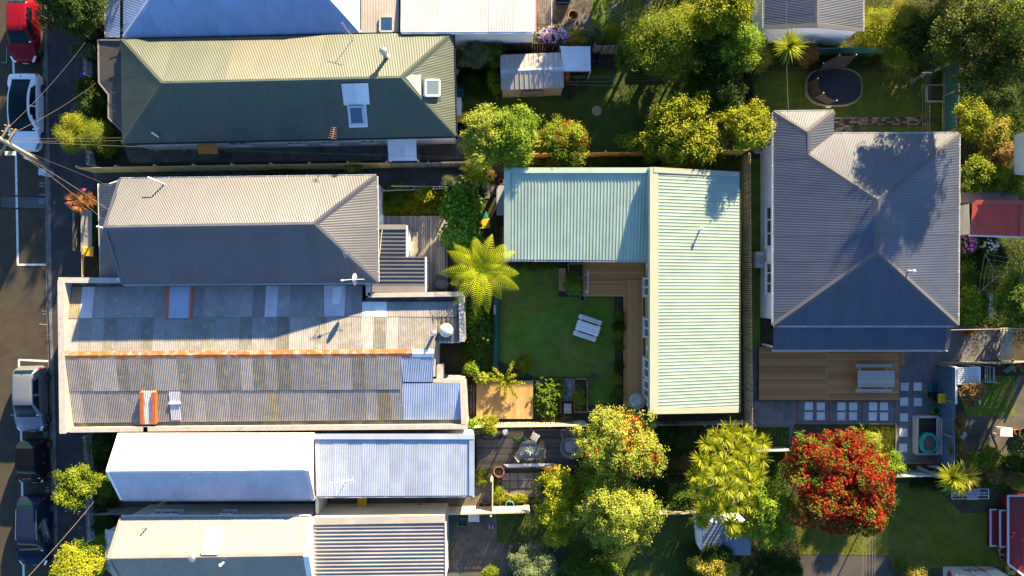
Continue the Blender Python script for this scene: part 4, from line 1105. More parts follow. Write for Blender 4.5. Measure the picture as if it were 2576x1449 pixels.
# ---- white gabled cottage with white lean-to
t = thing('cottage', 'white gabled cottage with long pale flat extension below the workshop', 'house', P((600, 1180)))
WI = iron('bright', (.55, .54, .52), rough=.4); WIB = iron('cool_white', (.38, .44, .54), rough=.36)
ze, zr = 3.2, 4.45
NW, NE, SE, SW = Q('02', 905, 372, ze), Q('12', 432, 370, ze), Q('12', 435, 866, ze), Q('02', 922, 868, ze)
RW, RE = Q('02', 815, 655, zr), Q('12', 385, 645, zr)
pls = [[NW, NE, RE, RW], [SE, SW, RW, RE]]
roof(t, pls, [WI, WIB], [(RW, RE, 0, 1)], [(SW, SE)], WI, GUTW)  # sun put into the north slope colour, bluish shade into the south one
walls(t, [NW, NE, SE, SW], 0, ze - .05, WB, o=.18)
for a, b, c_ in ((NW, SW, RW), (NE, SE, RE)):
    gable_wall(t, [a + Vector((0, 0, -.04)), b + Vector((0, 0, -.04)), c_ + Vector((0, 0, -.04))], WB)
for a, b in ((NW, RW), (SW, RW), (NE, RE), (SE, RE)):
    mb = MB(); mb.bar(a + Vector((0, 0, .05)), b + Vector((0, 0, .05)), .14 if a in (NW, SW) else .22, .12); mb.build('barge_board', TRIM if a in (NW, SW) else mat('barge_grey', (.55, .52, .49), rough=.7), t)
x0 = [Q('12', 445, 378, 3.15), Q('12', 1645, 378, 3.15), Q('12', 1645, 838, 2.85), Q('12', 455, 845, 2.85)]
rr = roof(t, [x0], WIB, gutters=[(x0[2], x0[3])], gutm=GUTW, pitch=.10); walls(t, x0, 0, 2.8, WB, o=.12)
for a, b, w_ in ((x0[0], x0[1], .3), (x0[1], x0[2], .3)):
    e = Vector((0, -.12, .10)) if a is x0[0] else Vector((-.12, 0, .10)); mb = MB(); mb.bar(a + e, b + e, w_, .05); mb.build('flashing', WIB, rr)
antenna('white television antenna standing on the pale extension roof', on(x0, q('12', 680, 735)), 1.0, TRIM, ang=.15, L=1.3, lean=(-.05, .25))
mb = MB(); p = Q('02', 1250, 882, 2.6); mb.tube([p, Q('02', 1185, 920, 2.7)], .06, 10); mb.build('clay_pipe', mat('terracotta', (.42, .17, .09), rough=.8, var=.15, rnd=.15), t)
mb = MB(); a = Q('12', 455, 850, 2.3); b = Q('12', 458, 985, 2.3); mb.bar(Vector((a.x, a.y, 1.1)), Vector((b.x, b.y, 1.1)), .16, 2.2); mb.build('gate_wall', TRIM, t)

# ---- grey cream cottage at the bottom edge
t = thing('cottage', 'grey white gabled cottage with ribbed annex at the bottom edge', 'house', P((600, 1400)))
GC = iron('cream_grey', (.20, .19, .17), rough=.42); GCS = iron('grey_south', (.38, .40, .43), rough=.4)
ze, zr = 3.2, 4.55
NW, NE = Q('02', 912, 1008, ze), Q('12', 412, 1005, ze); RW, RE = Q('02', 815, 1315, zr), Q('12', 378, 1292, zr)
SW, SE = Q('02', 930, 1500, ze), Q('12', 412, 1500, ze)
pls = [[NW, NE, RE, RW], [SE, SW, RW, RE]]
roof(t, pls, GC, [(RW, RE, 0, 1)], [(NW, NE)], GC, GUTW)
walls(t, [NW, NE, SE, SW], 0, ze - .05, WBC, o=.15)
for a, b, c_ in ((NW, SW, RW), (NE, SE, RE)): gable_wall(t, [a + Vector((0, 0, -.04)), b + Vector((0, 0, -.04)), c_ + Vector((0, 0, -.04))], WB)
for a, b in ((NE, RE), (SE, RE), (NW, RW), (SW, RW)):
    mb = MB(); mb.bar(a + Vector((.03, 0, .05)), b + Vector((.03, 0, .05)), .32 if a in (NE, SE) else .12, .14); mb.build('barge_board', TRIM if a in (NE, SE) else GC, t)
v = [Q('02', 905, 1105, 2.9), Q('02', 905, 1500, 2.9), Q('02', 815, 1400, 2.55), Q('02', 808, 1100, 2.55)]
roof(t, [v], GCS, gutters=[(v[2], v[3])], gutm=GUTW)
piece('verandah_post', Vector((v[3].x + .1, v[3].y - .1, 0)), Vector((v[3].x + .1, v[3].y - .1, 2.5)), .1, .1, TRIM, t)
x0 = [Q('12', 440, 1048, 3.25), Q('12', 1425, 1040, 3.0), Q('12', 1428, 1520, 3.0), Q('12', 445, 1520, 3.25)]
rr = roof(t, [x0], dict(m=iron('annex', (.24, .23, .24), rough=.34), prof='trap', pitch=.215, amp=.05, width=.645, down=Vector((1, 0, 0))))
walls(t, [Q('12', 418, 1010, 3), Q('12', 1425, 1000, 3), Q('12', 1428, 1520, 3), Q('12', 418, 1520, 3)], 0, 2.9, WBC, o=.06)
mb = MB(); mb.bar(Q('12', 415, 1035, 3.35), Q('12', 1425, 1018, 3.12), .42, .06); mb.build('flashing', iron('annex_trim', (.40, .37, .32)), rr)
mb = MB(); mb.bar(x0[1] + Vector((.05, 0, .05)), x0[2] + Vector((.05, 0, .05)), .08, .16); mb.build('fascia', TRIM, rr)
mb = MB(); mb.bar(Q('12', 432, 1045, 3.28), Q('12', 436, 1520, 3.28), .3, .05); mb.build('flashing', mat('flash_stained', (.50, .47, .42), rough=.7, var=.2, col2=(.45, .30, .10), c2amt=.36, c2scale=3), rr)
# louvred roof hatch and vents on the cottage
sk = quad_on(pls[0], [q('02', 1575, 1103), q('02', 1692, 1103), q('02', 1650, 1285), q('02', 1528, 1285)], .06)
o = skylight(t, sk, .12, TRIM, mat('louvre_dark', (.30, .24, .16)), name='roof_hatch')
mb = MB()
for i in range(7): f = (i + .5) / 7; mb.bar(sk[0].lerp(sk[1], f) + Vector((0, 0, .14)), sk[3].lerp(sk[2], f) + Vector((0, 0, .14)), .10, .03)
mb.build('louvre', TRIM, o)
vent(t, on(pls[0], q('02', 1468, 1300)), .35, .11, STEEL); vent(t, on(pls[1], q('02', 1700, 1335)), .45, .05, TRIM, lean=(-.1, -.08))
vent(t, on(pls[0], q('02', 1115, 1082)), .5, .04, GC, lean=(-.05, .05), cowl=False)
a, b = Q('02', 1660, 985, 1.6), Q('02', 1755, 985, 1.6)
for x0_, x1_ in ((1145, 1350), (1660, 1760)):
    a = Q('02', x0_, 1000, 2.2); b = Q('02', x1_, 1000, 2.2); yw = NW.y - .15 + .03
    window(t, (b.x, yw), (a.x, yw), 1.7, 2.3, (0, 1, 0), TRIM, PANE, mull=2)

# ---- L shaped house with sage roofs
SAGE = iron('sage', (.36, .46, .365), rough=.36, rnd=.02, var=.05)
SAGEL = iron('sage_light', (.275, .365, .295), rough=.36, rnd=.02, var=.05)
PLY = mat('plywood_cladding', (.50, .34, .14), rough=.7, var=.22, scale=2.5, stretch=(1, 1, .3))
t = thing('house', 'L shaped house with sage green ribbed roofs around a lawn', 'house', P((1600, 640)))
z1, z2 = 4.15, 3.25
w1 = [P((1268, 423), z1), P((1641, 423), z1), P((1641, 655), z2), P((1268, 652), z2)]
rr = roof(t, [w1], dict(m=SAGE, prof='trap', pitch=.185, amp=.022, width=.74), gutters=[(w1[3], w1[2])], gutm=GUTW)
mb = MB(); mb.bar(w1[0] + Vector((0, -.13, .08)), w1[1] + Vector((0, -.13, .08)), .30, .05); mb.bar(w1[0] + Vector((.17, -.1, .07)), w1[3] + Vector((.17, .1, .07)), .34, .05, up=plane_of(w1)[1]); mb.build('flashing', SAGE, rr)
walls(t, w1, 0, z2 - .02, PLY, o=.22, board=0)
zl, zR = 4.5, 2.75
w2 = [P((1634, 421), zl), P((1859, 433), zR), P((1857, 1037), zR), P((1634, 1041), zl)]
rr = roof(t, [w2], dict(m=SAGEL, prof='trap', pitch=.185, amp=.022, width=.74), gutters=[(w2[1], w2[2])], gutm=mat('gutter_brown', (.16, .14, .11), rough=.5))
nn = plane_of(w2)[1]
mb = MB(); mb.bar(w2[0] + Vector((.24, 0, .0)), w2[3] + Vector((.24, 0, .0)), .52, .06, up=nn); mb.bar(w2[0] + Vector((.2, -.14, .05)), w2[1] + Vector((0, -.14, .05)), .30, .05, up=nn); mb.bar(w2[3] + Vector((.2, .14, .05)), w2[2] + Vector((0, .14, .05)), .30, .05, up=nn); mb.build('flashing', mat('iron_sage_trim', (.30, .32, .235), rough=.4, var=.05), rr)
mb = MB(); mb.bar(w2[0] + Vector((.06, 0, -.12)), w2[3] + Vector((.06, 0, -.12)), .22, .26); mb.build('fascia', SAGE, rr)
xw = P((1619.5, 800)).x
wl = [Vector((xw, w2[3].y + .2, 0)), Vector((w2[1].x - .15, w2[3].y + .2, 0)), Vector((w2[1].x - .15, w2[0].y - .2, 0)), Vector((xw, w2[0].y - .2, 0))]
walls(t, wl, 0, zR - .05, PLY, o=0, board=0, skip=(1,))
walls(t, wl, 0, zR - .05, mat('cladding_grey', (.42, .44, .40), rough=.7), o=0, board=0, skip=(0, 2, 3))  # unseen side given grey to keep orange bounce off the slat fence
mesh('gable', [wl[3] + Vector((0, 0, zR - .05)), wl[0] + Vector((0, 0, zR - .05)), wl[0] + Vector((0, 0, zl - .3)), wl[3] + Vector((0, 0, zl - .3))], [(0, 1, 2, 3)], PLY, t)
for y0, y1 in ((645, 790), (950, 1097), (1250, 1400)):
    a = Vector((xw, Q('21', 1000, y0, .9).y, 0)); b = Vector((xw, Q('21', 1000, y1, .9).y, 0)); window(t, a, b, .5, 2.3, (-1, 0, 0), TRIM, mat('window_grey', (.07, .065, .06), rough=.12, spec=.6), mull=1, fr=.12)
a = Vector((xw, Q('22', 1000, -40, .9).y, 0)); b = Vector((xw, Q('22', 1000, 100, .9).y, 0)); window(t, a, b, .5, 2.3, (-1, 0, 0), TRIM, MATS['window_grey'], mull=1, fr=.12)
for y in (555, 1178): mb = MB(); c = Vector((xw - .12, Q('21', 0, y, 2.2).y, 2.4)); mb.box(c, .24, .22, .18); mb.build('wall_light', TRIM, t)
mb = MB(); c = Vector((xw - .12, Q('22', 0, 150, 2.2).y, 2.4)); mb.box(c, .24, .22, .18); mb.build('wall_light', TRIM, t)
for y in (790, 950, 1100, 1250):
    mb = MB(); yy = Q('21', 0, y, 1).y; mb.box((xw - .02, yy, 1.3), .03, .03, 2.4); mb.build('cladding_batten', PLY, t)
vent(t, on(w2, q('21', 1415, 285)), .55, .05, TRIM, lean=(.03, .0))

# ---- grey hipped house on the right
SLATE = iron('slate', (.052, .065, .096), rough=.38, rnd=.05)
t = thing('house', 'slate grey corrugated hip roofed house with pale weatherboards and a rear verandah', 'house', P((2170, 580)))
ze, zr, zs = 3.4, 5.1, 3.95
a1, a2, a3 = P((1947, 283), ze), P((2097, 281), ze), P((2029, 333), zs)
j = P((2030, 388), zs); k1, k2 = P((2207, 503), zr), P((2207, 635), zr)
e1, e2, e3, e4 = P((2096, 338), ze), P((2411, 337), ze), P((2408, 818), ze), P((1947, 818), ze)
pls = [[a1, a3, j, k1, k2, e4], [a1, a2, a3], [a2, a3, j, e1], [e1, e2, k1, j], [e2, e3, k2, k1], [e3, e4, k2]]
SLT = mat('slate_cap', (.10, .10, .105), rough=.75, spec=.15, var=.08)
roof(t, pls, SLATE, [(a1, a3, 0, 1), (a2, a3, 1, 2), (a3, j, 0, 2), (j, k1, 0, 3), (k1, k2, 0, 4), (e2, k1, 3, 4), (e3, k2, 4, 5), (e4, k2, 0, 5)],
     [(e4, a1), (a1, a2), (a2, e1), (e1, e2), (e2, e3), (e3, e4)], SLT, GUTW, cw=.17)
wp = walls(t, [a1, a2, e1, e2, e3, e4], 0, ze - .05, WBB, o=.32)
xw = min(p.x for p in wp)
for tt, y0, y1 in (('20', 1010, 1105), ('21', 105, 415), ('21', 530, 770)):
    yy0, yy1 = Q(tt, 0, y0, 2).y, Q(tt, 0, y1, 2).y; window(t, (xw, yy0), (xw, yy1), 1.35, 2.75, (-1, 0, 0), TRIM, PANE, mull=2, bars=1)
v = [P((1945, 822), 3.15), P((2390, 822), 3.15), P((2385, 879), 2.8), P((1944, 879), 2.8)]
rr = roof(t, [v], SLATE, gutters=[(v[3], v[2])], gutm=GUTW)
mb = MB(); mb.bar(v[1] + Vector((-.12, 0, .08)), v[2] + Vector((-.12, 0, .06)), .26, .05); mb.build('flashing', SLT, rr)
for f_ in (.02, .25, .5, .75, .98): p = v[3].lerp(v[2], f_); piece('verandah_post', Vector((p.x, p.y + .12, .25)), Vector((p.x, p.y + .12, 2.72)), .1, .1, TRIM, t)
vent(t, on(pls[4], q('31', 1050, 595)), .55, .05, TRIM, lean=(.1, -.02))
hp = thing('heat_pump', 'pale heat pump unit against the west wall of the slate roofed house', 'heat pump', Q('21', 1830, 515))
c = Q('21', 1832, 515) + Vector((0, 0, .75)); mb = MB(); mb.box(c, .5, .95, .65); mb.build('casing', mat('heat_pump_beige', (.55, .52, .45), rough=.5), hp)
mb = MB(); mb.lathe([(.24, 0), (.26, .02), (.05, .03)], c + Vector((0, 0, .33)), 20); mb.build('fan_grille', STEEL, hp)
mb = MB(); mb.box(c - Vector((0, 0, .54)), .4, .8, .42); mb.build('stand', STEEL, hp)

# ---- shed at the top right with grey gable roof
t = thing('garage', 'grey gabled garage with pale blue wall at the top edge, behind the cabbage tree', 'garage', P((2040, 20)))
ze, zr = 3.1, 4.0
L0, L1 = P((1923, -140), ze), P((1923, 71), ze); R0_, R1_ = P((2169, -140), ze), P((2169, 78), ze); T0, T1 = P((2054, -140), zr), P((2054, 67), zr)
pls = [[L0, L1, T1, T0], [R0_, R1_, T1, T0]]
roof(t, pls, SLATE, [(T0, T1, 0, 1)], [(R1_, R0_), (L0, L1)], SLT, GUTW)
wp = walls(t, [L0, L1, R1_, R0_], 0, ze - .05, WBB, o=.12)
for pz in ((L1, R1_, T1),): gable_wall(t, [pz[0] + Vector((.1, .12, -.06)), pz[1] + Vector((-.1, .12, -.06)), pz[2] + Vector((0, .12, -.06))], WBB)
mb = MB(); mb.bar(L1 + Vector((0, .05, .06)), T1 + Vector((0, .05, .06)), .24, .06); mb.bar(R1_ + Vector((0, .05, .06)), T1 + Vector((0, .05, .06)), .24, .06); mb.build('barge_board', SLT, t)

# ---- garden shed and its lean-to
t = thing('garden_shed', 'cream ribbed steel garden shed with low gable on the lawn', 'shed', P((1335, 190)))
ze, zr = 2.0, 2.2
CRM = iron('shed_cream', (.36, .34, .32), rough=.65)
s1, s2 = Q('10', 1843, 418, ze), Q('20', 380, 398, ze); s3, s4 = Q('20', 392, 662, ze), Q('10', 1850, 680, ze); r1_, r2_ = Q('10', 1845, 540, zr), Q('20', 386, 524, zr)
pls = [[s1, s2, r2_, r1_], [s3, s4, r1_, r2_]]
roof(t, pls, dict(m=CRM, prof='rib', pitch=.28, amp=.03, width=.84), [(r1_, r2_, 0, 1)], [], iron('shed_ridge', (.36, .40, .46)), None)
wp = walls(t, [s1, s2, s3, s4], 0, ze - .03, iron('shed_wall', (.46, .42, .32)), o=.06, board=.22)
ys = min(p.y for p in wp); a, b = Q('20', 65, 700, 1.2), Q('20', 235, 700, 1.2); window(t, (a.x, ys), (b.x, ys), .9, 1.6, (0, -1, 0), mat('timber_frame', (.30, .22, .13)), mat('old_curtain', (.30, .27, .20)), mull=1)
t = thing('lean_to', 'small white corrugated open lean-to right of the garden shed', 'lean-to', P((1450, 150)))
pl = [Q('20', 365, 350, 2.2), Q('20', 590, 352, 2.1), Q('20', 594, 535, 2.1), Q('20', 388, 537, 2.2)]
corr(t, pl, iron('lean_white', (.66, .67, .69)), lift=0, down=Vector((1, 0, 0)))
for p in pl: piece('post', Vector((p.x * .998, p.y, 0)), Vector((p.x * .998, p.y, p.z - .02)), .08, .08, mat('weathered_post', (.36, .33, .27), rough=.9, var=.2), t)
mb = MB(); mb.bar(pl[2] - Vector((0, 0, .06)), pl[3] - Vector((0, 0, .06)), .05, .1); mb.build('beam', MATS['weathered_post'], t); mb = MB(); mb.bar(pl[0] - Vector((0, 0, .06)), pl[1] - Vector((0, 0, .06)), .05, .1); mb.build('beam', MATS['weathered_post'], t)

# ---- red roofed shed on the right edge
t = thing('shed', 'red corrugated roofed shed with pale grey wall right of the slate roofed house', 'shed', P((2490, 550)))
REDI = iron('red', (.55, .055, .032), rough=.5, var=.2)
pl = [Q('31', 1537, 76, 2.9), Q('31', 1938, 80, 2.9), Q('31', 1922, 334, 2.6), Q('31', 1522, 322, 2.6)]
rr = roof(t, [pl], REDI, pitch=.10, amp=.018); n_ = plane_of(pl)[1]
mb = MB()
for i in (0, 1, 3): mb.bar(pl[i] + Vector(((.13, 0, 0), (-.13, 0, 0), (0, 0, 0), (.13, 0, 0))[i]) + n_ * .09, pl[(i + 1) % 4] + n_ * .09 + Vector(((-.13, 0, 0), (-.13, 0, 0), (0, 0, 0), (.13, 0, 0))[i]), .26, .03, up=n_)
mb.build('flashing', iron('red_trim', (.45, .07, .04)), rr)
walls(t, pl, 0, 2.55, mat('fibro_wall', (.40, .40, .38), rough=.8, var=.15), o=.06, board=0)
mb = MB(); mb.bar(pl[2] + Vector((0, -.04, -.03)), pl[3] + Vector((0, -.04, -.03)), .1, .1); mb.build('gutter', GUTW, rr)
# pinkish old roof above it
t = thing('shed', 'faded pink corrugated roof behind the red roofed shed under branches', 'shed', P((2490, 505)))
pl = [P((2418, 484), 2.0), P((2562, 482), 2.0), P((2562, 507), 1.9), P((2418, 512), 1.9)]
roof(t, [pl], iron('pinkish', (.30, .19, .16), rough=.6)); walls(t, pl, 0, 1.85, WBC, o=.05, board=0)
# white house corner at the right edge
t = thing('house', 'white weatherboard house corner at the right edge beyond the shrubs', 'house', P((2590, 380)))
pl = [P((2552, 340), 2.9), P((2700, 330), 2.9), P((2700, 450), 2.9), P((2552, 438), 2.9)]
walls(t, pl, 0, 2.9, mat('dull_white_wall', (.46, .45, .42), rough=.7), o=0); roof(t, [[p + Vector((0, 0, .02)) for p in pl]], iron('dull_roof', (.42, .41, .39)), down=Vector((1, 0, 0)))
# blue lean-to roof under the yucca
t = thing('shed', 'pale blue corrugated shed roof half hidden below the yucca tree', 'shed', P((1825, 1340)))
pl = [Q('22', 1430, 1050, 2.3), Q('22', 1795, 1050, 2.3), Q('22', 1798, 1290, 2.0), Q('22', 1440, 1290, 2.0)]
roof(t, [pl], iron('lightblue', (.16, .21, .28)), down=Vector((1, 0, 0))); walls(t, pl, 0, 2.0, WBB, o=.06)
# white graffiti wall building
t = thing('outbuilding', 'white outbuilding with red and green scrawled graffiti at the bottom right', 'outbuilding', P((2434, 1440)))
GW = mat('panel_white', (.45, .43, .39), rough=.7, var=.1, scale=2)
b0, b1 = P((2372, 1424.7)), P((2496, 1424.7)); hh = 2.5
fp_ = [b0 + Vector((0, -3, 0)), b1 + Vector((0, -3, 0)), b1, b0]
walls(t, fp_, 0, hh, GW, o=0, board=0); mesh('roof', [p + Vector((0, 0, hh + .01)) for p in ccw(fp_)], [(0, 1, 2, 3)], GW, t)
def on_n(f, z): p = b0.lerp(b1, f); return Vector((p.x, p.y + .012, z))
for nm, m_, segs in (('graffiti', mat('spray_red', (.40, .04, .025)), [[(.28, .75), (.33, .5), (.4, .9), (.44, .45), (.5, .95), (.52, .6), (.58, .9)], [(.6, .5), (.66, .95), (.72, .55), (.68, .35), (.62, .6), (.74, .85)], [(.30, .55), (.45, .62), (.62, .58), (.80, .66)]]),
                     ('graffiti', mat('spray_green', (.04, .18, .08)), [[(.45, .30), (.55, .36), (.62, .25), (.7, .33)]]), ('graffiti', mat('spray_orange', (.55, .14, .06)), [[(.82, .35), (.92, .45), (.98, .33), (.90, .28), (.84, .42)]])):
    mb = MB()
    for sg in segs:
        for (f0, za), (f1, zb_) in zip(sg[:-1], sg[1:]): mb.bar(on_n(f0, za), on_n(f1, zb_), .05, .012, up=(0, 1, 0))
    mb.build(nm, m_, t)
for f in (.33, .66): mb = MB(); mb.bar(on_n(f, 0.02), on_n(f, hh), .03, .012, up=(0, 1, 0)); mb.build('panel_joint', mat('joint_grey', (.2, .2, .2)), t)
mb = MB(); mb.lathe([(.0, 0), (.26, .002), (.30, .008)], (0, 0, 0), 16, 1, 1.5); M_ = Matrix.Rotation(math.radians(-90), 4, 'Y')
mb.V = [Vector((b0.x - .012, b0.y - .45, .75)) + (M_ @ v_) for v_ in mb.V]; mb.build('red_emblem', MATS['spray_red'], t)

# ================================================================== CARS
WF = [(0, .66), (.02, .78), (.06, .90), (.13, .975), (.25, 1), (.78, 1), (.92, .955), (.975, .88), (1, .76)]
def paint(n, c, metal=.0, rough=.28): return mat('car_paint_' + n, c, rough=rough, metal=metal, var=.02, spec=.07 if max(c) < .05 else .22)
car('dark red hatchback with pale headlights, parked at the top end of the row', (72.5, 86), 3.75, 1.66,
    [(0, .42), (.02, .60), (.10, .76), (.27, .93), (.45, 1.36), (.56, 1.44), (.86, 1.41), (.93, 1.28), (.985, .85), (1, .55)],
    [(0, .40), (.02, .56), (.10, .70), (.27, .88), (.9, .96), (.97, .82), (1, .5)], WF,
    [(0, .5), (.05, .66), (.12, .76), (.27, .84), (.45, .70), (.86, .68), (.94, .70), (1, .62)], (.275, .455), (.885, .955), (.34, .86, .60), paint('red', (.19, .004, .010)))
car('white sedan with full length black glass roof', (77, 287), 4.69, 1.86,
    [(0, .42), (.02, .60), (.08, .72), (.25, .92), (.42, 1.34), (.54, 1.43), (.70, 1.38), (.88, 1.10), (.97, .98), (1, .6)],
    [(0, .40), (.02, .56), (.08, .66), (.25, .86), (.85, .96), (.97, .90), (1, .55)], WF,
    [(0, .5), (.05, .66), (.12, .78), (.25, .84), (.42, .68), (.70, .64), (.88, .66), (.95, .74), (1, .66)], (.235, .44), None, (.30, .84, .56), paint('white', (.66, .68, .70)), roof_glass=(.44, .90), wheel=.34, axle=(.185, .80), lampc=mat('dark_lamp', (.10, .11, .12), rough=.08, spec=.8))
car('silver hatchback half in sunlight, parked beside the workshop wall', (89.7, 1001), 3.98, 1.72,
    [(0, .45), (.02, .64), (.09, .80), (.24, .98), (.43, 1.42), (.56, 1.51), (.85, 1.46), (.93, 1.30), (.985, .9), (1, .6)],
    [(0, .42), (.02, .6), (.09, .74), (.24, .92), (.9, 1.02), (.97, .85), (1, .55)], WF,
    [(0, .5), (.05, .66), (.12, .78), (.24, .84), (.43, .68), (.85, .66), (.94, .70), (1, .6)], (.235, .435), (.895, .955), (.29, .84, .58), paint('silver', (.19, .205, .23), .4, .34), tilt=.015)
car('tiny black two seat city car with silver safety frame', (96, 1156), 2.62, 1.56,
    [(0, .45), (.025, .74), (.07, .88), (.12, .96), (.34, 1.42), (.5, 1.53), (.86, 1.50), (.94, 1.25), (.985, .9), (1, .6)],
    [(0, .42), (.025, .68), (.07, .82), (.12, .90), (.9, 1.0), (.97, .85), (1, .55)], WF,
    [(0, .56), (.05, .7), (.10, .8), (.13, .85), (.34, .74), (.85, .72), (.94, .74), (1, .66)], (.115, .345), (.90, .96), (.22, .76), paint('black', (.012, .012, .014)), roof_glass=(.36, .87), roofm=mat('black_roof', (.004, .005, .007), rough=.15, spec=.1), wheel=.29, axle=(.15, .86))
car('dark navy station wagon with silver roof rails at the bottom end of the row', (100, 1328.5), 4.30, 1.78,
    [(0, .48), (.02, .68), (.09, .86), (.25, 1.0), (.39, 1.42), (.50, 1.50), (.86, 1.47), (.95, 1.22), (.99, .9), (1, .62)],
    [(0, .44), (.02, .62), (.09, .80), (.25, .95), (.9, 1.04), (.97, .9), (1, .55)], WF,
    [(0, .55), (.05, .7), (.12, .8), (.25, .85), (.39, .70), (.86, .68), (.94, .72), (1, .64)], (.215, .405), (.88, .955), (.29, .88, .48, .68), paint('navy', (.008, .016, .040)), rails=True, wheel=.33)

# ================================================================== POWER POLE AND WIRES
POLEM = mat('pole_concrete', (.36, .31, .22), rough=.85, var=.2, scale=3)
pb = P((134, 428)); pt_ = P((-14, 341), 6.6)
t = thing('power_pole', 'concrete power pole leaning out over the white sedan with crossarms and wires', 'power pole', pb)
mb = MB(); mb.tube([pb, pb.lerp(pt_, .5), pt_], [.15, .13, .11], 12); mb.build('pole', POLEM, t, True)
def onp(f): return pb.lerp(pt_, f)
TIM = mat('crossarm_timber', (.30, .22, .12), rough=.85, var=.3, scale=5)
for f in (.80, .90): c = onp(f); piece('crossarm', c + Vector((-.5, -.75, .05)), c + Vector((.5, .75, .05)), .10, .12, TIM, t)
for f in (.80, .90):
    for s in (-.8, -.45, .45, .8):
        c = onp(f) + Vector((.5 * s / .75 * .66, .75 * s * 1.2, .18)); mb = MB(); mb.lathe([(.04, -.06), (.05, 0), (.03, .04), (.045, .07), (0, .1)], c, 8); mb.build('insulator', mat('insulator_brown', (.28, .17, .09), rough=.3), t)
mb = MB(); c = onp(.70) + Vector((-.2, -.35, 0)); mb.box(c, .5, .22, .16); mb.build('street_light', mat('light_cream', (.52, .48, .34), rough=.5), t)
mb = MB(); c = onp(.38); mb.bar(c + Vector((0, 0, -.03)), c + Vector((-.25, .14, .3)), .44, .10); mb.build('steel_band', STEEL, t)
bx = thing('utility_box', 'pale grey utility cabinet on the footpath below the power pole', 'utility box', P((129, 438)))
c = P((129, 438)); mb = MB(); mb.box(c + Vector((0, 0, .45)), .38, .34, .9); mb.build('cabinet', mat('cabinet_grey', (.42, .48, .50), rough=.5), bx)
mb = MB(); mb.box(c + Vector((0, 0, .93)), .42, .38, .06); mb.build('lid', mat('cabinet_grey', (.42, .48, .50), rough=.5), bx)
WIREM = mat('wire_copper', (.20, .16, .12), rough=.6, var=.1)
def wire(label, a, b, sag=.3, r=.012, group='service wires from the power pole', m=None):
    a, b = Vector(a), Vector(b); n = 14; ptsw = []
    for i in range(n + 1):
        f = i / n; p = a.lerp(b, f); p.z -= sag * 4 * f * (1 - f); ptsw.append(p)
    mb = MB(); mb.tube(ptsw, r, 5); o = mb.build('overhead_wire', m or WIREM); tag(o, label, 'wire', group); return o
C = onp(.86)
wire('thick twisted wire running from the pole over the white sedan towards the top', onp(.9) + Vector((.4, .5, .2)), P((214, 107), 6.0), .25, .012)
wire('wire crossing the sedan bonnet to the brown front canopy', onp(.84) + Vector((.4, .4, .1)), P((241, 209), 3.9), .3, .009)
wire('upper of the thin wires running level past the golden shrub', onp(.78) + Vector((.3, .3, .1)), P((306, 346), 4.0), .2, .006)
wire('lower of the thin wires running level past the golden shrub', onp(.76) + Vector((.3, .2, .1)), P((308, 353), 4.0), .2, .006)
wire('long wire running along the gravel drive above the timber fence', onp(.74) + Vector((.3, .2, .1)), P((1164, 396), 3.0), .35, .007)
wire('wire from the pole to the front gable of the charcoal villa', onp(.62) + Vector((.1, -.2, .1)), Q('01', 820, 135, 4.2), .3, .010)
wire('second wire from the pole to the charcoal villa, slightly lower', onp(.60) + Vector((.1, -.2, .1)), Q('01', 775, 205, 3.9), .3, .008)
wire('faint wire from the pole across the footpath to the driveway', onp(.5) + Vector((.1, .1, .1)), P((300, 478), 3.2), .2, .005)
wire('wire crossing the bottom left corner to the yellow green street shrub', P((60, 1462), 6), P((236, 1262), 3.0), .3, .011, group='wires at the bottom left corner')
wire('thin wire beside the navy wagon reaching the bottom cottage', P((80, 1470), 6), P((272, 1415), 3.3), .3, .008, group='wires at the bottom left corner')
wire('vertical wire from the garage over the cabbage tree to the slate roofed house', P((1982, -80), 5.5), P((1984, 281), 3.7), .3, .012, group='wires on the right')
wire('pale wire running off the rear verandah to the right edge', P((2392, 830), 3.0), P((2640, 826), 4.2), .15, .018, group='wires on the right', m=mat('wire_orange', (.50, .38, .22), rough=.6))

# ================================================================== DECKS
def woodm(n, c, rnd=.22, **k): return mat('wood_' + n, c, rough=.8, var=.28, scale=3, rnd=rnd, stretch=(.8, 6, 6), bump=.15, bscale=10, **k)
BRD = woodm('brown', (.52, .26, .09)); GRD = woodm('grey', (.37, .325, .28), .28); DKD = woodm('dark', (.10, .09, .082), .35); RDD = woodm('redbrown', (.42, .20, .075), .2)
def deck(name, label, x0, y0, x1, y1, along, pitch, z, m, border=0, under=None):
    """picture rectangle, boards along 'x' or 'y'"""
    a, b = P((x0, y1), z), P((x1, y0), z)
    t = thing(name, label, 'deck', (a.x, a.y, 0))
    mb = MB(); mb.box(((a.x + b.x) / 2, (a.y + b.y) / 2, z / 2 - .02), b.x - a.x - .02, b.y - a.y - .02, z - .04); mb.build('frame', mat('deck_frame', (.03, .022, .015), rough=.9), t)
    if along == 'x':
        n = round((b.y - a.y) / pitch); p = (b.y - a.y) / n
        for i in range(n): y = a.y + (i + .5) * p; piece('board', (a.x, y, z - .005 + R.uniform(0, .004)), (b.x, y, z - .005), p * .90, .03, m, t)
    else:
        n = round((b.x - a.x) / pitch); p = (b.x - a.x) / n
        for i in range(n): x = a.x + (i + .5) * p; piece('board', (x, a.y, z - .005 + R.uniform(0, .004)), (x, b.y, z - .005), p * .90, .03, m, t)
    return t
dk = deck('deck', 'brown timber deck in the corner of the L shaped house', 1468, 650, 1620, 746, 'x', .14, .35, BRD)
deck('deck', 'long narrow brown boardwalk along the windows of the L shaped house', 1568, 703, 1619, 1024, 'y', .14, .40, BRD)
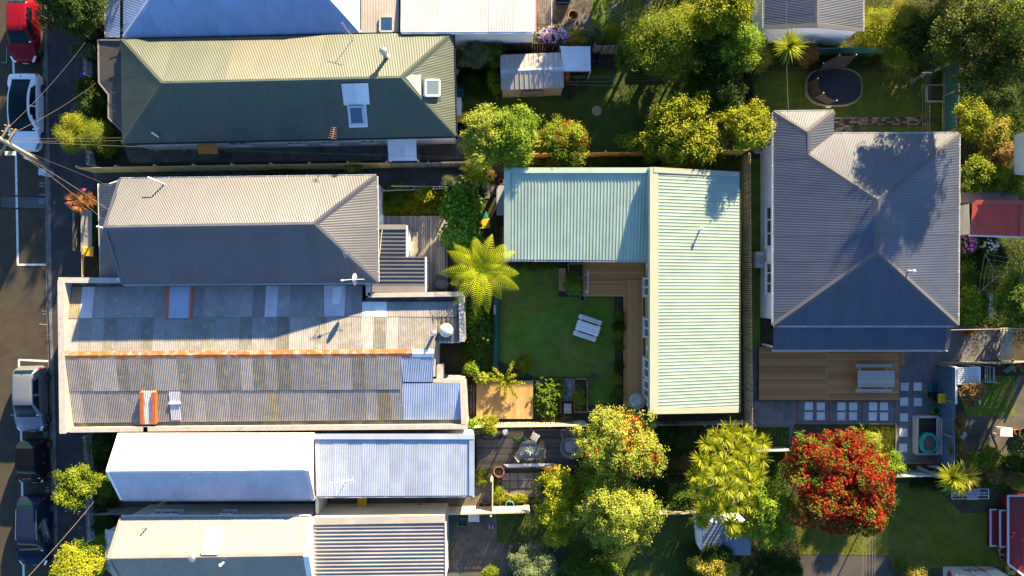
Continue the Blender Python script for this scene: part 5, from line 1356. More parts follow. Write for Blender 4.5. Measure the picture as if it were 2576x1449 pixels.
deck('deck', 'weathered grey deck between the ribbed lean-to and the vine hedge', 953, 543, 1126, 745, 'y', .135, .18, GRD)
deck('deck', 'dark weathered deck under the round patio table', 1199, 1079, 1452, 1180, 'x', .12, .12, DKD)
dt = deck('deck', 'large red brown deck left panel below the slate roofed house', 1909, 872, 2077, 1007, 'x', .14, .30, RDD)
deck('deck', 'red brown deck panel under the grey picnic table', 2083, 872, 2262, 1007, 'x', .14, .30, RDD)
mb = MB(); a, b = P((2080, 1007), .3), P((2080, 872), .3); mb.bar(a, b, .15, .03); o = mb.build('divider_board', RDD, dt)
st = thing('deck_step', 'small brown step at the right side of the red brown deck', 'step', P((2268, 895))); mb = MB(); a, b = P((2262, 918), .15), P((2275, 875), .15); mb.box(((a.x + b.x) / 2 + .02, (a.y + b.y) / 2, .075), b.x - a.x, b.y - a.y, .15); mb.build('tread', RDD, st)
# loose bits on the grey deck
st = thing('deck_step', 'low grey timber step beside the ribbed lean-to door', 'step', P((1042, 615)))
for i in range(6):
    x = 1031 + i * 3.8; piece('board', P((x, 646), .34), P((x, 582), .34), .085, .05, GRD, st)
mb = MB(); mb.box(P((1040.5, 614)) + Vector((0, 0, .22)), .5, 1.5, .12); mb.build('frame', MATS['deck_frame'], st)
mb = MB(); c = P((1113, 715)) + Vector((0, 0, .15)); mb.lathe([(.30, 0), (.46, .05), (.50, .4), (.42, .62), (.2, .7), (0, .72)], c, 10, 1.0, .8); o = mb.build('covered_barbecue', mat('grey_cover', (.13, .12, .13), rough=.8, bump=.5, bscale=6)); tag(o, 'dark grey covered barbecue at the end of the grey deck', 'barbecue')
st = thing('deck_step', 'pale timber planter box lid at the edge of the grey deck', 'planter', P((1110, 650))); 
for i in range(4): piece('board', P((1098 + i * 6, 690), .45), P((1098 + i * 6, 622), .45), .13, .04, GRD, st)
mb = MB(); mb.box(P((1108, 656)) + Vector((0, 0, .22)), .55, 1.55, .42); mb.build('frame', MATS['deck_frame'], st)

# ================================================================== FENCES
PAL = woodm('paling_tan', (.72, .49, .19), .18); PALG = woodm('paling_grey', (.30, .27, .23), .25); PALW = mat('picket_white', (.62, .63, .64), rough=.7, var=.12, rnd=.06); PALD = woodm('paling_dark', (.035, .033, .033), .3); RAILG = woodm('rail_grey', (.22, .19, .15), .15)
PALC = woodm('paling_cream', (.52, .48, .34), .18)
fence('paling_fence', 'tan timber paling fence along the gravel drive', P((238, 434)), P((985, 422)), 2.0, PAL, PAL, pitch=.16, pw=.15)
fence('paling_fence', 'weathered grey paling fence at the end of the gravel drive', P((988, 422)), P((1182, 419)), 1.9, PALG, RAILG, pitch=.16, pw=.14)
fence('paling_fence', 'tan paling fence behind the sage roofed house under the yellow green trees', P((1340, 398)), P((1690, 393)), 1.8, PAL, PAL, pitch=.16, pw=.14)
fence('paling_fence', 'tan paling fence right of the yellow green tree', P((1785, 391)), P((1864, 389)), 1.8, PAL, PAL, pitch=.16, pw=.14)
fence('paling_fence', 'black stained fence behind the garden shed', P((1262, 134)), P((1408, 132)), 1.9, PALD, PALD, pitch=.15, pw=.13)
fence('paling_fence', 'leaning weathered paling fence right of the white lean-to', P((1490, 136)), P((1572, 134)), 1.7, PALG, RAILG, pitch=.15, pw=.13, jit=.06)
fence('slat_fence', 'long slatted fence between the sage roofed house and the slate roofed house', P((1866, 398)), P((1872, 1068)), 1.7, PALC, RAILG, pitch=.13, pw=.07, side=-1)
fence('picket_fence', 'white picket gate beside the clipped hedge', P((233, 146)), P((235, 198)), 1.1, PALW, PALW, pitch=.14, pw=.08, posts=1.2)
fence('picket_fence', 'short white picket gate below the golden feathery shrub', P((241, 388)), P((242, 420)), 1.1, PALW, PALW, pitch=.14, pw=.08, posts=.9)
fence('picket_fence', 'pink capped pale fence in front of the white cottage', P((233, 1092)), P((240, 1170)), 1.1, PALC, PALC, pitch=.12, pw=.08)
fence('picket_fence', 'white picket fence below the yellow green street shrub', P((238, 1240)), P((242, 1350)), 1.0, PALW, PALW, pitch=.14, pw=.08)
fence('paling_fence', 'pale boundary fence between the two white cottages', P((240, 1278)), P((372, 1276)), 1.6, PALG, RAILG, pitch=.14, pw=.12, side=-1)
fence('trellis_fence', 'pale fence with stubby posts between plywood sheet and dark deck', P((1197, 1062)), P((1470, 1058)), 1.6, PALC, PALC, pitch=.10, pw=.055, posts=1.1, side=-1, cap_w=.12)
fence('paling_fence', 'grey fence continuing behind the flowering round tree', P((1640, 1062)), P((1884, 1058)), 1.3, PALG, RAILG, pitch=.14, pw=.12, side=-1)
fence('paling_fence', 'sunlit weathered boundary fence below the paved patio', P((1094, 1276)), P((1330, 1270)), 1.5, PALC, PALC, pitch=.11, pw=.10, side=-1, cap_w=.12)
fence('paling_fence', 'boundary fence between round yellow green tree and yucca tree', P((1650, 1277)), P((1745, 1276)), 1.5, PALC, RAILG, pitch=.12, pw=.10, side=-1)
fence('post_fence', 'thin divider fence between concrete path and paved patio', P((1240, 1195)), P((1239, 1280)), 1.5, PALC, PALC, pitch=.12, pw=.10, posts=1.5, side=-1)
TEAL = iron('teal', (.025, .130, .115), rough=.5, var=.2); BLUEI = iron('bluefence', (.060, .140, .220), rough=.45, var=.2); CREAMI = iron('pale_fence', (.46, .50, .48), rough=.5)
iron_fence('iron_fence', 'teal corrugated iron fence beside the grassy bush at the top right', P((2035, 140)), P((2230, 138)), 1.5, TEAL, RAILG)
iron_fence('iron_fence', 'tall teal corrugated iron fence right of the washing lines', P((2371, 150)), P((2369, 338)), 1.75, TEAL, RAILG, side=-1)
iron_fence('iron_fence', 'blue corrugated iron fence behind the wheelie bins', P((2355, 915)), P((2353, 1168)), 2.0, BLUEI, RAILG, side=-1)
iron_fence('iron_fence', 'pale green corrugated fence between gravel bed and red flowering tree', P((1888, 1126)), P((1975, 1124)), 1.2, CREAMI, RAILG, side=-1)
iron_fence('iron_fence', 'pale corrugated fence left of the spiky double headed cabbage tree', P((2230, 1188)), P((2350, 1186)), 1.2, CREAMI, RAILG, side=-1)
fence('paling_fence', 'grey fence along the back of the gravel yard under old timber', P((2356, 911)), P((2600, 908)), 1.4, PALG, RAILG, pitch=.14, pw=.12, side=-1)
fence('paling_fence', 'dark fence under the big shady tree at the right', P((1870, 170)), P((1876, 262)), 1.6, PALD, PALD, pitch=.14, pw=.12, side=-1)
# front wall of the charcoal villa: timber bin store and hedge wall
t = thing('timber_wall', 'low weathered timber wall in front of the charcoal villa', 'wall', P((215, 600)))
for i in range(9):
    x = 205 + i * 3.1; piece('board', P((x, 634 + i * .2), .9), P((x, 528 + i * .2), .9), .065, .05, PALG, t)
mb = MB(); a = P((205, 632)); b = P((205, 530)); mb.bar(a + Vector((0, 0, .45)), b + Vector((0, 0, .45)), .12, .86); mb.build('wall_face', CONC, t)
t = thing('timber_gate', 'mossy tan timber gate beside the yellow lidded bin', 'gate', P((215, 670)))
for i in range(9): y = 640 + i * 6; piece('board', P((206, y), .25) , P((206, y), 1.5), .12, .03, PAL, t, up=(1, 0, 0))
for z_ in (.4, 1.3): piece('rail', P((209, 640), z_), P((209, 692), z_), .06, .09, PAL, t)
piece('post', P((208, 638)), P((208, 638), 1.6), .12, .12, PALG, t); piece('post', P((208, 694)), P((208, 694), 1.6), .12, .12, PALG, t)

# ================================================================== WASTE BINS AND POTS
def bin_(label, px, lid, h=1.0, rot=0, body=(.02, .02, .022), s=1.0):
    c = P(px); t = thing('wheelie_bin', label, 'bin', c, rotz=rot, group='wheelie bins')
    w0, w1, d0, d1 = .20 * s, .27 * s, .22 * s, .31 * s
    V = []
    for z, w, d in ((.04, w0, d0), (h - .08, w1, d1)): V += [(-w, -d, z), (w, -d, z), (w, d, z), (-w, d, z)]
    mesh('bin_body', V, [(3, 2, 1, 0), (4, 5, 6, 7), (0, 1, 5, 4), (1, 2, 6, 5), (2, 3, 7, 6), (3, 0, 4, 7)], mat('bin_%d' % int(body[2] * 1000), body, rough=.5), t)
    l = MB(); V = []
    for z, k in ((h - .08, 1.06), (h - .02, 1.06), (h + .02, .92)): V += [(-w1 * k, -d1 * k, z), (w1 * k, -d1 * k, z), (w1 * k, d1 * k, z), (-w1 * k, d1 * k, z)]
    mesh('lid', V, [(0, 1, 5, 4), (1, 2, 6, 5), (2, 3, 7, 6), (3, 0, 4, 7), (4, 5, 9, 8), (5, 6, 10, 9), (6, 7, 11, 10), (7, 4, 8, 11), (8, 9, 10, 11), (3, 2, 1, 0)], lid, t)
    mb = MB(); mb.tube([(-w1 * .8, d1 * 1.12, h - .06), (w1 * .8, d1 * 1.12, h - .06)], .02, 8); mb.build('handle', mat('bin_22', (.02, .02, .022)), t)
    for sx in (-1, 1): mb = MB(); mb.tube([(sx * w0, d0 + .02, .1), (sx * (w0 + .06), d0 + .02, .1)], .10, 12); mb.build('wheel', TYRE, t)
    return t
YEL = mat('lid_yellow', (.62, .38, .012), rough=.5, var=.08); GRNL = mat('lid_green', (.02, .20, .13), rough=.5, var=.1)
bin_('yellow lidded wheelie bin at the front of the charcoal villa', q('01', 728, 455), YEL, rot=-1.57)
bin_('yellow lidded wheelie bin beside the south east corner of the green villa', q('10', 1545, 912), YEL, rot=1.57)
bin_('yellow lidded wheelie bin below the vine hedge', q('11', 1728, 250), YEL, rot=1.7)
bin_('green lidded wheelie bin next to a yellow one below the vine hedge', q('11', 1718, 190), GRNL, rot=1.9, s=.8)
bin_('yellow lidded wheelie bin against the blue iron fence', q('32', 1262, 92), YEL, rot=-1.57)
bin_('yellow bin tipped low by the alley south of the pale extension', q('12', 815, 868), YEL, h=.7, rot=0)
def tub(label, px, m, sx=.55, sy=.4, h=.3, rot=0, cat='tub', z=0):
    c = P(px, z); t = thing('tub', label, cat, c, rotz=rot); f = MB(); a, b = sx / 2, sy / 2
    V = [(-a * .85, -b * .85, 0), (a * .85, -b * .85, 0), (a * .85, b * .85, 0), (-a * .85, b * .85, 0), (-a, -b, h), (a, -b, h), (a, b, h), (-a, b, h), (-a * .88, -b * .86, h), (a * .88, -b * .86, h), (a * .88, b * .86, h), (-a * .88, b * .86, h), (-a * .78, -b * .76, .05), (a * .78, -b * .76, .05), (a * .78, b * .76, .05), (-a * .78, b * .76, .05)]
    F = [(3, 2, 1, 0), (0, 1, 5, 4), (1, 2, 6, 5), (2, 3, 7, 6), (3, 0, 4, 7), (4, 5, 9, 8), (5, 6, 10, 9), (6, 7, 11, 10), (7, 4, 8, 11), (8, 9, 13, 12), (9, 10, 14, 13), (10, 11, 15, 14), (11, 8, 12, 15), (12, 13, 14, 15)]
    mesh('shell', V, F, m, t); mb = MB()
    for sg in (-1, 1): mb.bar((sg * a, -b * .4, h), (sg * a, b * .4, h), .05, .03)
    mb.build('rim_handle', m, t); return t
TL = mat('tub_teal', (.02, .16, .18), rough=.4)
tub('teal recycling crate by the east wall of the green villa, upper one', q('10', 1533, 672), TL, .5, .42, .35, cat='crate')
tub('teal recycling crate by the east wall of the green villa, lower one', q('10', 1538, 716), TL, .5, .42, .32, cat='crate')
tub('blue recycling crate above the yellow lidded bin on the gravel', q('32', 1240, 22), mat('tub_blue', (.03, .13, .20), rough=.4), .62, .52, .4, cat='crate')
tub('dark crate below the yellow lidded bin by the vine hedge', q('11', 1742, 318), mat('tub_dark', (.03, .05, .06), rough=.4), .45, .42, .3, cat='crate')
tub('dark blue storage trunk at the top edge of the paved yard', q('20', 380, 8), mat('tub_navy', (.012, .016, .035), rough=.4), .95, .55, .45, cat='trunk')
tub('dark blue box behind the white lean-to', q('20', 622, 440), mat('tub_navy', (.012, .016, .035), rough=.4), .45, .8, .6, cat='box')
tub('green plastic tub on the concrete below the sunlit fence', q('12', 1560, 1030), mat('tub_green', (.02, .12, .11), rough=.4), .6, .5, .4)
tub('pale shallow basin beside the large terracotta pot', q('20', 428, 205), mat('basin', (.24, .25, .20), rough=.6), .6, .48, .22, rot=.45, cat='basin')
TERR = MATS['terracotta']
def pot(label, px, r, h, m, fill=None, z=0):
    c = P(px, z); t = thing('plant_pot', label, 'pot', c, group='garden pots')
    mb = MB(); mb.lathe([(r * .68, 0), (r * .95, h * .85), (r * 1.06, h * .86), (r * 1.06, h), (r * .88, h), (r * .84, h * .72), (0, h * .70)], c, 22); mb.build('pot_body', m, t, False)
    mb = MB(); mb.lathe([(r * .85, h * .73), (r * .4, h * .78), (0, h * .8)], c, 14); mb.build('soil', fill or MATS['dark_soil'], t); return t
pot('large empty terracotta pot in the paved yard at the top', q('20', 457, 135), .30, .55, TERR)
pot('terracotta pot holding red and blue toys by the divider fence', q('12', 1834, 652), .32, .4, TERR)
pot('terracotta pot on the weedy patio below the slabs', q('12', 1890, 846), .22, .35, TERR)
pot('largest of three pots lined along the sunlit boundary fence', q('12', 1703, 902), .18, .3, TERR)
pot('middle pot lined along the sunlit boundary fence', q('12', 1738, 908), .11, .22, TERR)
pot('small pot nearest the divider fence post', q('12', 1762, 904), .11, .22, TERR)
pot('cream rimmed pot at the left of the alley pot row', q('12', 1242, 912), .18, .35, mat('pot_cream', (.40, .32, .20), rough=.7))
pot('green brown pot second in the alley pot row', q('12', 1278, 916), .14, .28, TERR)
pot('dark pot third in the alley pot row', q('12', 1310, 914), .13, .26, mat('pot_dark', (.12, .07, .05), rough=.7))
pot('round wicker basket beside the brown corner deck', q('21', 530, 803), .18, .25, mat('wicker', (.26, .20, .12), rough=.9, fine=.4))
pot('cream ringed pot by the red deck steps', q('32', 1748, 1248), .25, .4, mat('pot_cream', (.40, .32, .20), rough=.7), fill=mat('pot_red_fill', (.20, .02, .02)))
pot('straw coloured pot below the cream ringed pot', q('32', 1752, 1290), .20, .3, mat('wicker', (.26, .20, .12), rough=.9))
pot('pale round pot on the shaded concrete by the planter', q('32', 1798, 580), .28, .45, mat('pot_pale', (.45, .48, .42), rough=.6))
pot('dull green pot at the right edge beside the white chair', q('32', 1905, 362), .32, .4, mat('pot_dark', (.12, .07, .05), rough=.7))
pot('small orange pot next to the white chair', q('32', 1858, 355), .16, .3, TERR)
pot('round black compost bin below the yellow bin at the green villa', q('10', 1555, 975), .30, .6, BLACKPL, BLACKPL)
pot('white bucket at the corner of the green villa', q('10', 1520, 1047), .14, .3, TRIM)
pot('white gas bottle against the east wall of the green villa', q('10', 1517, 555), .16, .5, TRIM, TRIM)
pot('black rubbish bin beside the yellow bin on the gravel', q('32', 1222, 82), .24, .6, BLACKPL, BLACKPL)
pot('bright green and black sack bin on the gravel', q('32', 1245, 195), .26, .45, mat('sack_green', (.05, .22, .02), rough=.5), BLACKPL)
pot('terracotta pot in the shadow beside the tool bench', q('10', 1850, 1375), .17, .3, TERR)

# ================================================================== GARDEN FURNITURE
WT = mat('white_table', (.80, .79, .77), rough=.6, var=.1, rnd=.06)
t = thing('picnic_table', 'white slatted picnic table on the lawn, turned askew', 'picnic table', P((1476, 824)), rotz=math.radians(-18.5))
for i in range(5): piece('board', (-.72, -.24 + i * .12, .74), (.72, -.24 + i * .12, .74), .105, .035, WT, t)
for sg in (-1, 1):
    for y in (.43, .525, .62): piece('seat_board', (-.72, sg * y, .45), (.72, sg * y, .45), .082, .035, WT, t)
for x in (-.58, .58):
    piece('bearer', (x, -.66, .40), (x, .66, .40), .05, .10, WT, t); piece('bearer', (x, -.29, .68), (x, .29, .68), .05, .09, WT, t)
    for sg in (-1, 1): piece('leg', (x + .04, sg * .5, 0), (x + .04, sg * .18, .70), .09, .05, WT, t)
mb = MB(); mb.lathe([(.03, .757), (.03, .762), (0, .763)], (0, 0, 0), 10); mb.build('parasol_hole', BLACKPL, t)
GT = woodm('bench_grey', (.40, .37, .34), .12)
t = thing('picnic_table', 'weathered grey picnic table with two benches on the red brown deck', 'picnic table', Vector((P((2184, 948)).x, P((2184, 948)).y, .3)), rotz=0)
for i in range(7): piece('board', (-1.1, -.42 + i * .14, .74), (1.1, -.42 + i * .14, .74), .128, .035, GT, t)
for y in (-.80, -.70, .70, .80): piece('seat_board', (-1.1, y + .0, .45), (1.1, y, .45), .11, .035, GT, t)
for x in (-.8, .8):
    piece('bearer', (x, -.86, .40), (x, .86, .40), .05, .10, GT, t); piece('bearer', (x, -.46, .68), (x, .46, .68), .05, .09, GT, t)
    for s in (-1, 1): piece('leg', (x + .04, s * .66, 0), (x + .04, s * .25, .70), .09, .05, GT, t)
# round table, chairs
PTM = woodm('patio_grey', (.18, .18, .18), .12)
c = P(q('22', 125, 478)); t = thing('patio_table', 'round grey slatted patio table with a pale flower centrepiece', 'table', Vector((c.x, c.y, .12)), rotz=math.radians(-66))
for i in range(9):
    y = -.53 + i * .1325; hw = math.sqrt(max(.01, .60 ** 2 - y * y)); piece('slat', (-hw, y, .73), (hw, y, .73), .125, .03, PTM, t)
mb = MB(); mb.lathe([(.56, .69), (.60, .70), (.60, .72), (.56, .72)], (0, 0, 0), 28); mb.build('table_rim', PTM, t)
for k in range(4): a = k * math.pi / 2 + .6; piece('leg', (.45 * math.cos(a), .45 * math.sin(a), 0), (.40 * math.cos(a), .40 * math.sin(a), .70), .05, .05, PTM, t)
fl = thing('flower_ornament', 'white lotus flower ornament on the round patio table', 'ornament', Vector((c.x + .07, c.y - .0, .87)))
mb = MB()
for ring_, (n_, r_, z_, l_) in enumerate(((8, .12, .03, .18), (6, .07, .09, .14), (4, .03, .13, .10))):
    for k in range(n_):
        a = 2 * math.pi * (k + .5 * ring_) / n_; d = Vector((math.cos(a), math.sin(a), 0)); s = Vector((-d.y, d.x, 0)); o_ = Vector((c.x + .07, c.y, .87 + z_))
        p0 = o_ + d * r_ * .3; p1 = o_ + d * (r_ + l_ * .5) + Vector((0, 0, .05)); p2 = o_ + d * (r_ + l_) + Vector((0, 0, .09)); k0 = len(mb.V)
        mb.V += [p0, p1 + s * .06, p2, p1 - s * .06]; mb.F.append((k0, k0 + 1, k0 + 2, k0 + 3))
mb.build('petals', mat('lotus', (.62, .66, .52), rough=.6), fl)
CHF = mat('chair_frame', (.24, .20, .18), rough=.7); CHG = mat('chair_green', (.01, .10, .075), rough=.6)
def chair(label, px, rot, m=CHF, seat=CHG):
    c = P(px); t = thing('folding_chair', label, 'chair', Vector((c.x, c.y, .12)), rotz=rot, group='folding chairs around the patio table')
    for i in range(5): piece('seat_slat', (-.20, -.18 + i * .09, .44), (.20, -.18 + i * .09, .44), .075, .02, seat, t)
    for s in (-1, 1):
        piece('leg', (s * .21, -.22, 0), (s * .21, .24, .80), .035, .03, m, t); piece('leg', (s * .19, .25, 0), (s * .19, -.20, .44), .035, .03, m, t)
    for z, y in ((.62, .135), (.70, .18), (.78, .225)): piece('back_slat', (-.21, y, z), (.21, y, z), .05, .02, m, t, up=(0, -1, .6))
    piece('stretcher', (-.20, -.10, .2), (.20, -.10, .2), .03, .03, m, t)
    return t
chair('folding chair at the upper left of the round patio table', (1312, 1100), math.radians(35))
chair('white framed folding chair at the upper right of the round patio table', (1345, 1095), math.radians(-28), TRIM, TRIM)
chair('folding chair at the right of the round patio table', (1361, 1133), math.radians(-97))
chair('pale folding chair at the lower left of the round patio table', (1306, 1142), math.radians(125), mat('chair_pale', (.34, .30, .26), rough=.7), mat('chair_pale', (.34, .30, .26), rough=.7))
c = P(q('22', 430, 465)); t = thing('egg_chair', 'grey wicker hanging egg chair with cushion at the end of the dark deck', 'chair', Vector((c.x, c.y, .12)))
mb = MB(); mb.lathe([(.10, .18), (.42, .3), (.58, .55), (.60, .75), (.5, .72), (.32, .5), (0, .45)], c, 18, 1, 1.1); mb.build('basket', mat('wicker_grey', (.17, .16, .17), rough=.9, fine=.5, bscale=18, bump=.5), t, True)
mb = MB(); mb.lathe([(.0, .62), (.30, .60), (.42, .52), (.40, .46), (0, .45)], c + Vector((.05, .05, .08)), 14, 1, 1); mb.build('cushion', mat('cushion_grey', (.27, .26, .28), rough=.9, bump=.6, bscale=5), t, True)
mb = MB(); mb.tube([c + Vector((.5 * math.cos(a), .5 * math.sin(a), .14)) for a in np.linspace(0, 6.28, 20)], .025, 6); mb.build('base_ring', BLACKPL, t)
c = P(q('22', 415, 375)); t = thing('garden_chair', 'slatted grey lounge chair tucked in the corner of the dark deck', 'chair', Vector((c.x, c.y, .12)), rotz=.25)
for i in range(7): piece('slat', (-.30 + i * .1, -.30, .34 + .0 * i), (-.30 + i * .1, .32, .48), .05, .02, CHF, t)
for i in range(6): piece('back_slat', (-.28 + i * .11, .32, .46), (-.28 + i * .11, .52, 1.0), .06, .02, CHF, t, up=(0, -1, .3))
for s in (-1, 1): piece('arm', (s * .36, -.3, .55), (s * .36, .38, .58), .06, .03, CHF, t); piece('leg', (s * .34, -.28, 0), (s * .34, -.28, .55), .05, .05, CHF, t); piece('leg', (s * .34, .34, 0), (s * .34, .34, .56), .05, .05, CHF, t)
o = tag(slab(None, 'white_board', [P(q('12', 1865, 605), .25), P(q('22', 318, 598), .25), P(q('22', 290, 620), .25), P(q('12', 1900, 630), .25)], .03, TRIM), 'long white board lying at the lower edge of the dark deck', 'board')
st = thing('stool', 'small round white stool under the pale fence on the dark deck', 'stool', P((1272, 1083))); mb = MB(); mb.lathe([(.0, .40), (.17, .40), (.18, .44), (0, .46)], P((1272, 1083)) + Vector((0, 0, .12)), 16); mb.build('seat', TRIM, st)
for k in range(3): a = k * 2.1; p0 = P((1272, 1083)) + Vector((.13 * math.cos(a), .13 * math.sin(a), .12)); piece('leg', p0, p0 + Vector((0, 0, .40)), .03, .03, TRIM, st)
bp = thing('covered_barbecue', 'black covered heap in the corner of the dark deck by the white extension', 'cover', P((1232, 1090))); mb = MB(); mb.lathe([(.85, 0), (.8, .25), (.55, .5), (.2, .62), (0, .63)], P((1232, 1090)) + Vector((0, 0, .12)), 12, 1, .42); mb.build('cover', mat('black_tarp', (.02, .02, .024), rough=.5, bump=.6, bscale=4), bp, True)
# papasan chair on the boardwalk
c = P(q('22', 927, 112)); t = thing('papasan_chair', 'round cream papasan chair at the end of the boardwalk', 'chair', Vector((c.x, c.y, .40)))
mb = MB(); mb.lathe([(.2, .30), (.48, .45), (.50, .50), (.47, .49), (.25, .38), (0, .34)], c + Vector((0, 0, .40)), 24); mb.build('bowl', mat('rattan', (.35, .31, .24), rough=.8, fine=.3, bscale=20), t, True)
mb = MB(); mb.lathe([(.40, .42), (.42, .50), (.2, .45), (0, .42)], c + Vector((-.06, .06, .42)), 18); mb.build('cushion', mat('cushion_cream', (.45, .42, .36), rough=.9, bump=.4, bscale=6), t, True)
mb = MB(); mb.lathe([(.30, 0), (.24, .14), (.30, .30), (.26, .30), (.20, .14), (.26, 0)], c + Vector((0, 0, .40)), 16); mb.build('stand', MATS['rattan'], t)
# handrail, planter box, bench box on the lawn corner
t = thing('handrail', 'white metal handrail on the brown corner deck', 'handrail', Q('21', 570, 680))
a, b = Q('21', 578, 588, 1.15), Q('21', 570, 772, 1.15); mb = MB(); mb.tube([a, b], .025, 8); mb.build('rail', TRIM, t)
for p in (a.lerp(b, .18), a.lerp(b, .88)): piece('post', Vector((p.x - .02, p.y, .35)), Vector((p.x, p.y, 1.14)), .05, .05, TRIM, t); mb = MB(); mb.box((p.x - .02, p.y, .37), .14, .14, .03); mb.build('foot_plate', TRIM, t)
SLP = woodm('sleeper', (.22, .17, .11), .15)
def planter(label, x0, y0, x1, y1, h, m, w=.07, soil=True):
    a, b = P((x0, y1)), P((x1, y0)); t = thing('planter_box', label, 'planter', (a.x, a.y, 0))
    for p, r in (((a.x, a.y), (b.x, a.y)), ((b.x, a.y), (b.x, b.y)), ((b.x, b.y), (a.x, b.y)), ((a.x, b.y), (a.x, a.y))):
        piece('side_board', (*p, h / 2), (*r, h / 2), w, h, m, t)
    if soil: mb = MB(); mb.box(((a.x + b.x) / 2, (a.y + b.y) / 2, h * .4), b.x - a.x - w, b.y - a.y - w, h * .8); mb.build('soil', MATS['dark_soil'], t)
    return t
planter('timber planter box with a glossy shrub beside the brown corner deck', 1429, 664, 1466, 741, .45, SLP)
t = thing('garden_bench', 'pale slatted timber bench box left of the planter', 'bench', P((1414, 704)))
for i in range(9): y = 678 + i * 6.4; piece('slat', P((1405.5, y), .42), P((1423, y), .42), .145, .03, woodm('pine', (.34, .21, .11), .12), t)
mb = MB(); mb.box(P((1414.5, 704)) + Vector((0, 0, .2)), .38, 1.3, .4); mb.build('box', SLP, t)
planter('raised timber bed frame on the lawn under the dark spiky tree', 1588, 165, 1690, 181, .3, SLP)
planter('square timber bed frame beside the teal fence', 2328, 216, 2370, 256, .25, woodm('bed_grey', (.25, .22, .19)))
planter('timber bed frame behind the white framed plants at the right', 2425, 1138, 2500, 1190, .3, SLP)
# plywood sheet on trestles
t = thing('plywood_sheet', 'large golden plywood sheet lying on bearers beside the fence', 'plywood', P((1270, 1005)))
PLYS = mat('plywood_sheet', (.36, .225, .075), rough=.7, var=.22, scale=1.6, stretch=(3, .6, 1), col2=(.42, .29, .13), c2amt=.45, c2scale=1.2)
for (x0, x1) in ((1198.5, 1245), (1245.4, 1293), (1293.4, 1341)):
    a, b = P((x0, 1053.5), .42), P((x1, 957.5), .42); mb = MB(); mb.box(((a.x + b.x) / 2, (a.y + b.y) / 2, .42), b.x - a.x, b.y - a.y, .02); mb.build('panel', PLYS, t)
for y in (975, 1005, 1035): piece('bearer', P((1202, y), .34), P((1338, y), .34), .09, .13, SLP, t); 
for x in (1206, 1270, 1332):
    for y in (975, 1035): piece('leg', P((x, y)), P((x, y), .30), .09, .09, SLP, t)
# brick raised beds with paved middle
t = thing('raised_bed', 'brick edged vegetable bed with broad leaved plants', 'garden bed', P((1385, 1000))); t2 = thing('raised_bed', 'brick edged vegetable bed right of the stone paving', 'garden bed', P((1459, 995)))
BRN = mat('red_brick', (.34, .13, .07), rough=.9, var=.25, rnd=.3, col2=(.33, .28, .22), c2amt=.4, c2scale=1.5)
def brickrow(t, p0, p1, n, z=.06, w=.11, layers=2):
    a, b = P(p0), P(p1)
    for l_ in range(layers):
        for i in range(n):
            f0, f1 = i / n, (i + .94) / n; zz = Vector((0, 0, z + l_ * .085)); piece('brick', a.lerp(b, f0) + zz, a.lerp(b, f1) + zz, w, .08, BRN, t, jit=.03)
brickrow(t, q('22', 255, -40), q('22', 370, -38), 6); brickrow(t, q('22', 366, -30), q('22', 366, 212), 14); brickrow(t, q('22', 345, 212), q('22', 372, 212), 2); brickrow(t, q('22', 380, -20), q('22', 380, 100), 6)
brickrow(t2, q('22', 468, -40), q('22', 572, -40), 6); brickrow(t2, q('22', 466, -30), q('22', 470, 208), 14); brickrow(t2, q('22', 566, -30), q('22', 568, 208), 14); brickrow(t2, q('22', 470, 208), q('22', 570, 208), 6)
mb = MB(); c = P(q('22', 519, 85)); mb.box(c + Vector((0, 0, .05)), .72, 1.85, .1); mb.build('soil', MATS['dark_soil'], t2); mb = MB(); c = P(q('22', 285, 85)); mb.box(c + Vector((0, 0, .04)), .95, 1.9, .08); mb.build('soil', MATS['dark_soil'], t)
SLABM = mat('slab_blue', (.17, .18, .20), rough=.85, var=.25, rnd=.25, scale=3)
pv = sheet('paving', [q('22', 386, -42), q('22', 460, -42), q('22', 460, 130), q('22', 386, 130)], .014, SLABM)
for i in range(5):
    for k_ in range(2): x = 388 + k_ * 36; y = -40 + i * 34; piece('paving_slab', P(q('22', x, y + 16)) + Vector((0, 0, .03)), P(q('22', x + 34, y + 16)) + Vector((0, 0, .03)), .26, .04, SLABM, pv)
tt = thing('slatted_stool', 'small slatted timber seat between the two brick beds', 'seat', P(q('22', 420, 178)))
for i in range(6): y = 152 + i * 10; piece('slat', P(q('22', 392, y), .35), P(q('22', 448, y), .35), .068, .025, GT, tt)
piece('front_board', P(q('22', 392, 215), .30), P(q('22', 450, 215), .30), .12, .03, GT, tt)
for x in (396, 446):
    for y in (152, 205): piece('leg', P(q('22', x, y)), P(q('22', x, y), .34), .05, .05, GT, tt)
o = thing('trowel', 'small green garden hand fork lying on the stone paving', 'tool', P(q('22', 398, 45))); mb = MB(); p = P(q('22', 397, 40)) + Vector((0, 0, .07)); mb.tube([p, p + Vector((.03, -.16, 0))], .02, 6); mb.box(p + Vector((-.01, .07, 0)), .09, .13, .02); mb.build('handle', GRNL, o)
for i, (x, y) in enumerate(((165, -22), (180, -10), (195, 2))):
    pass
t = thing('timber_offcuts', 'three pale timber offcuts stacked beside the broad leaved bed', 'timber', P(q('22', 200, -5)))
for i, (x, y) in enumerate(((175, -20), (185, -8), (185, 5))): piece('offcut', P(q('22', x, y), .08 + i * .01), P(q('22', x + 55, y), .08), .09, .05, GT, t, jit=.06)
o = tub('grey stone trough half covered by broad leaves', q('22', 222, 150), mat('trough_grey', (.33, .33, .31), rough=.8), .38, .62, .3, cat='trough')
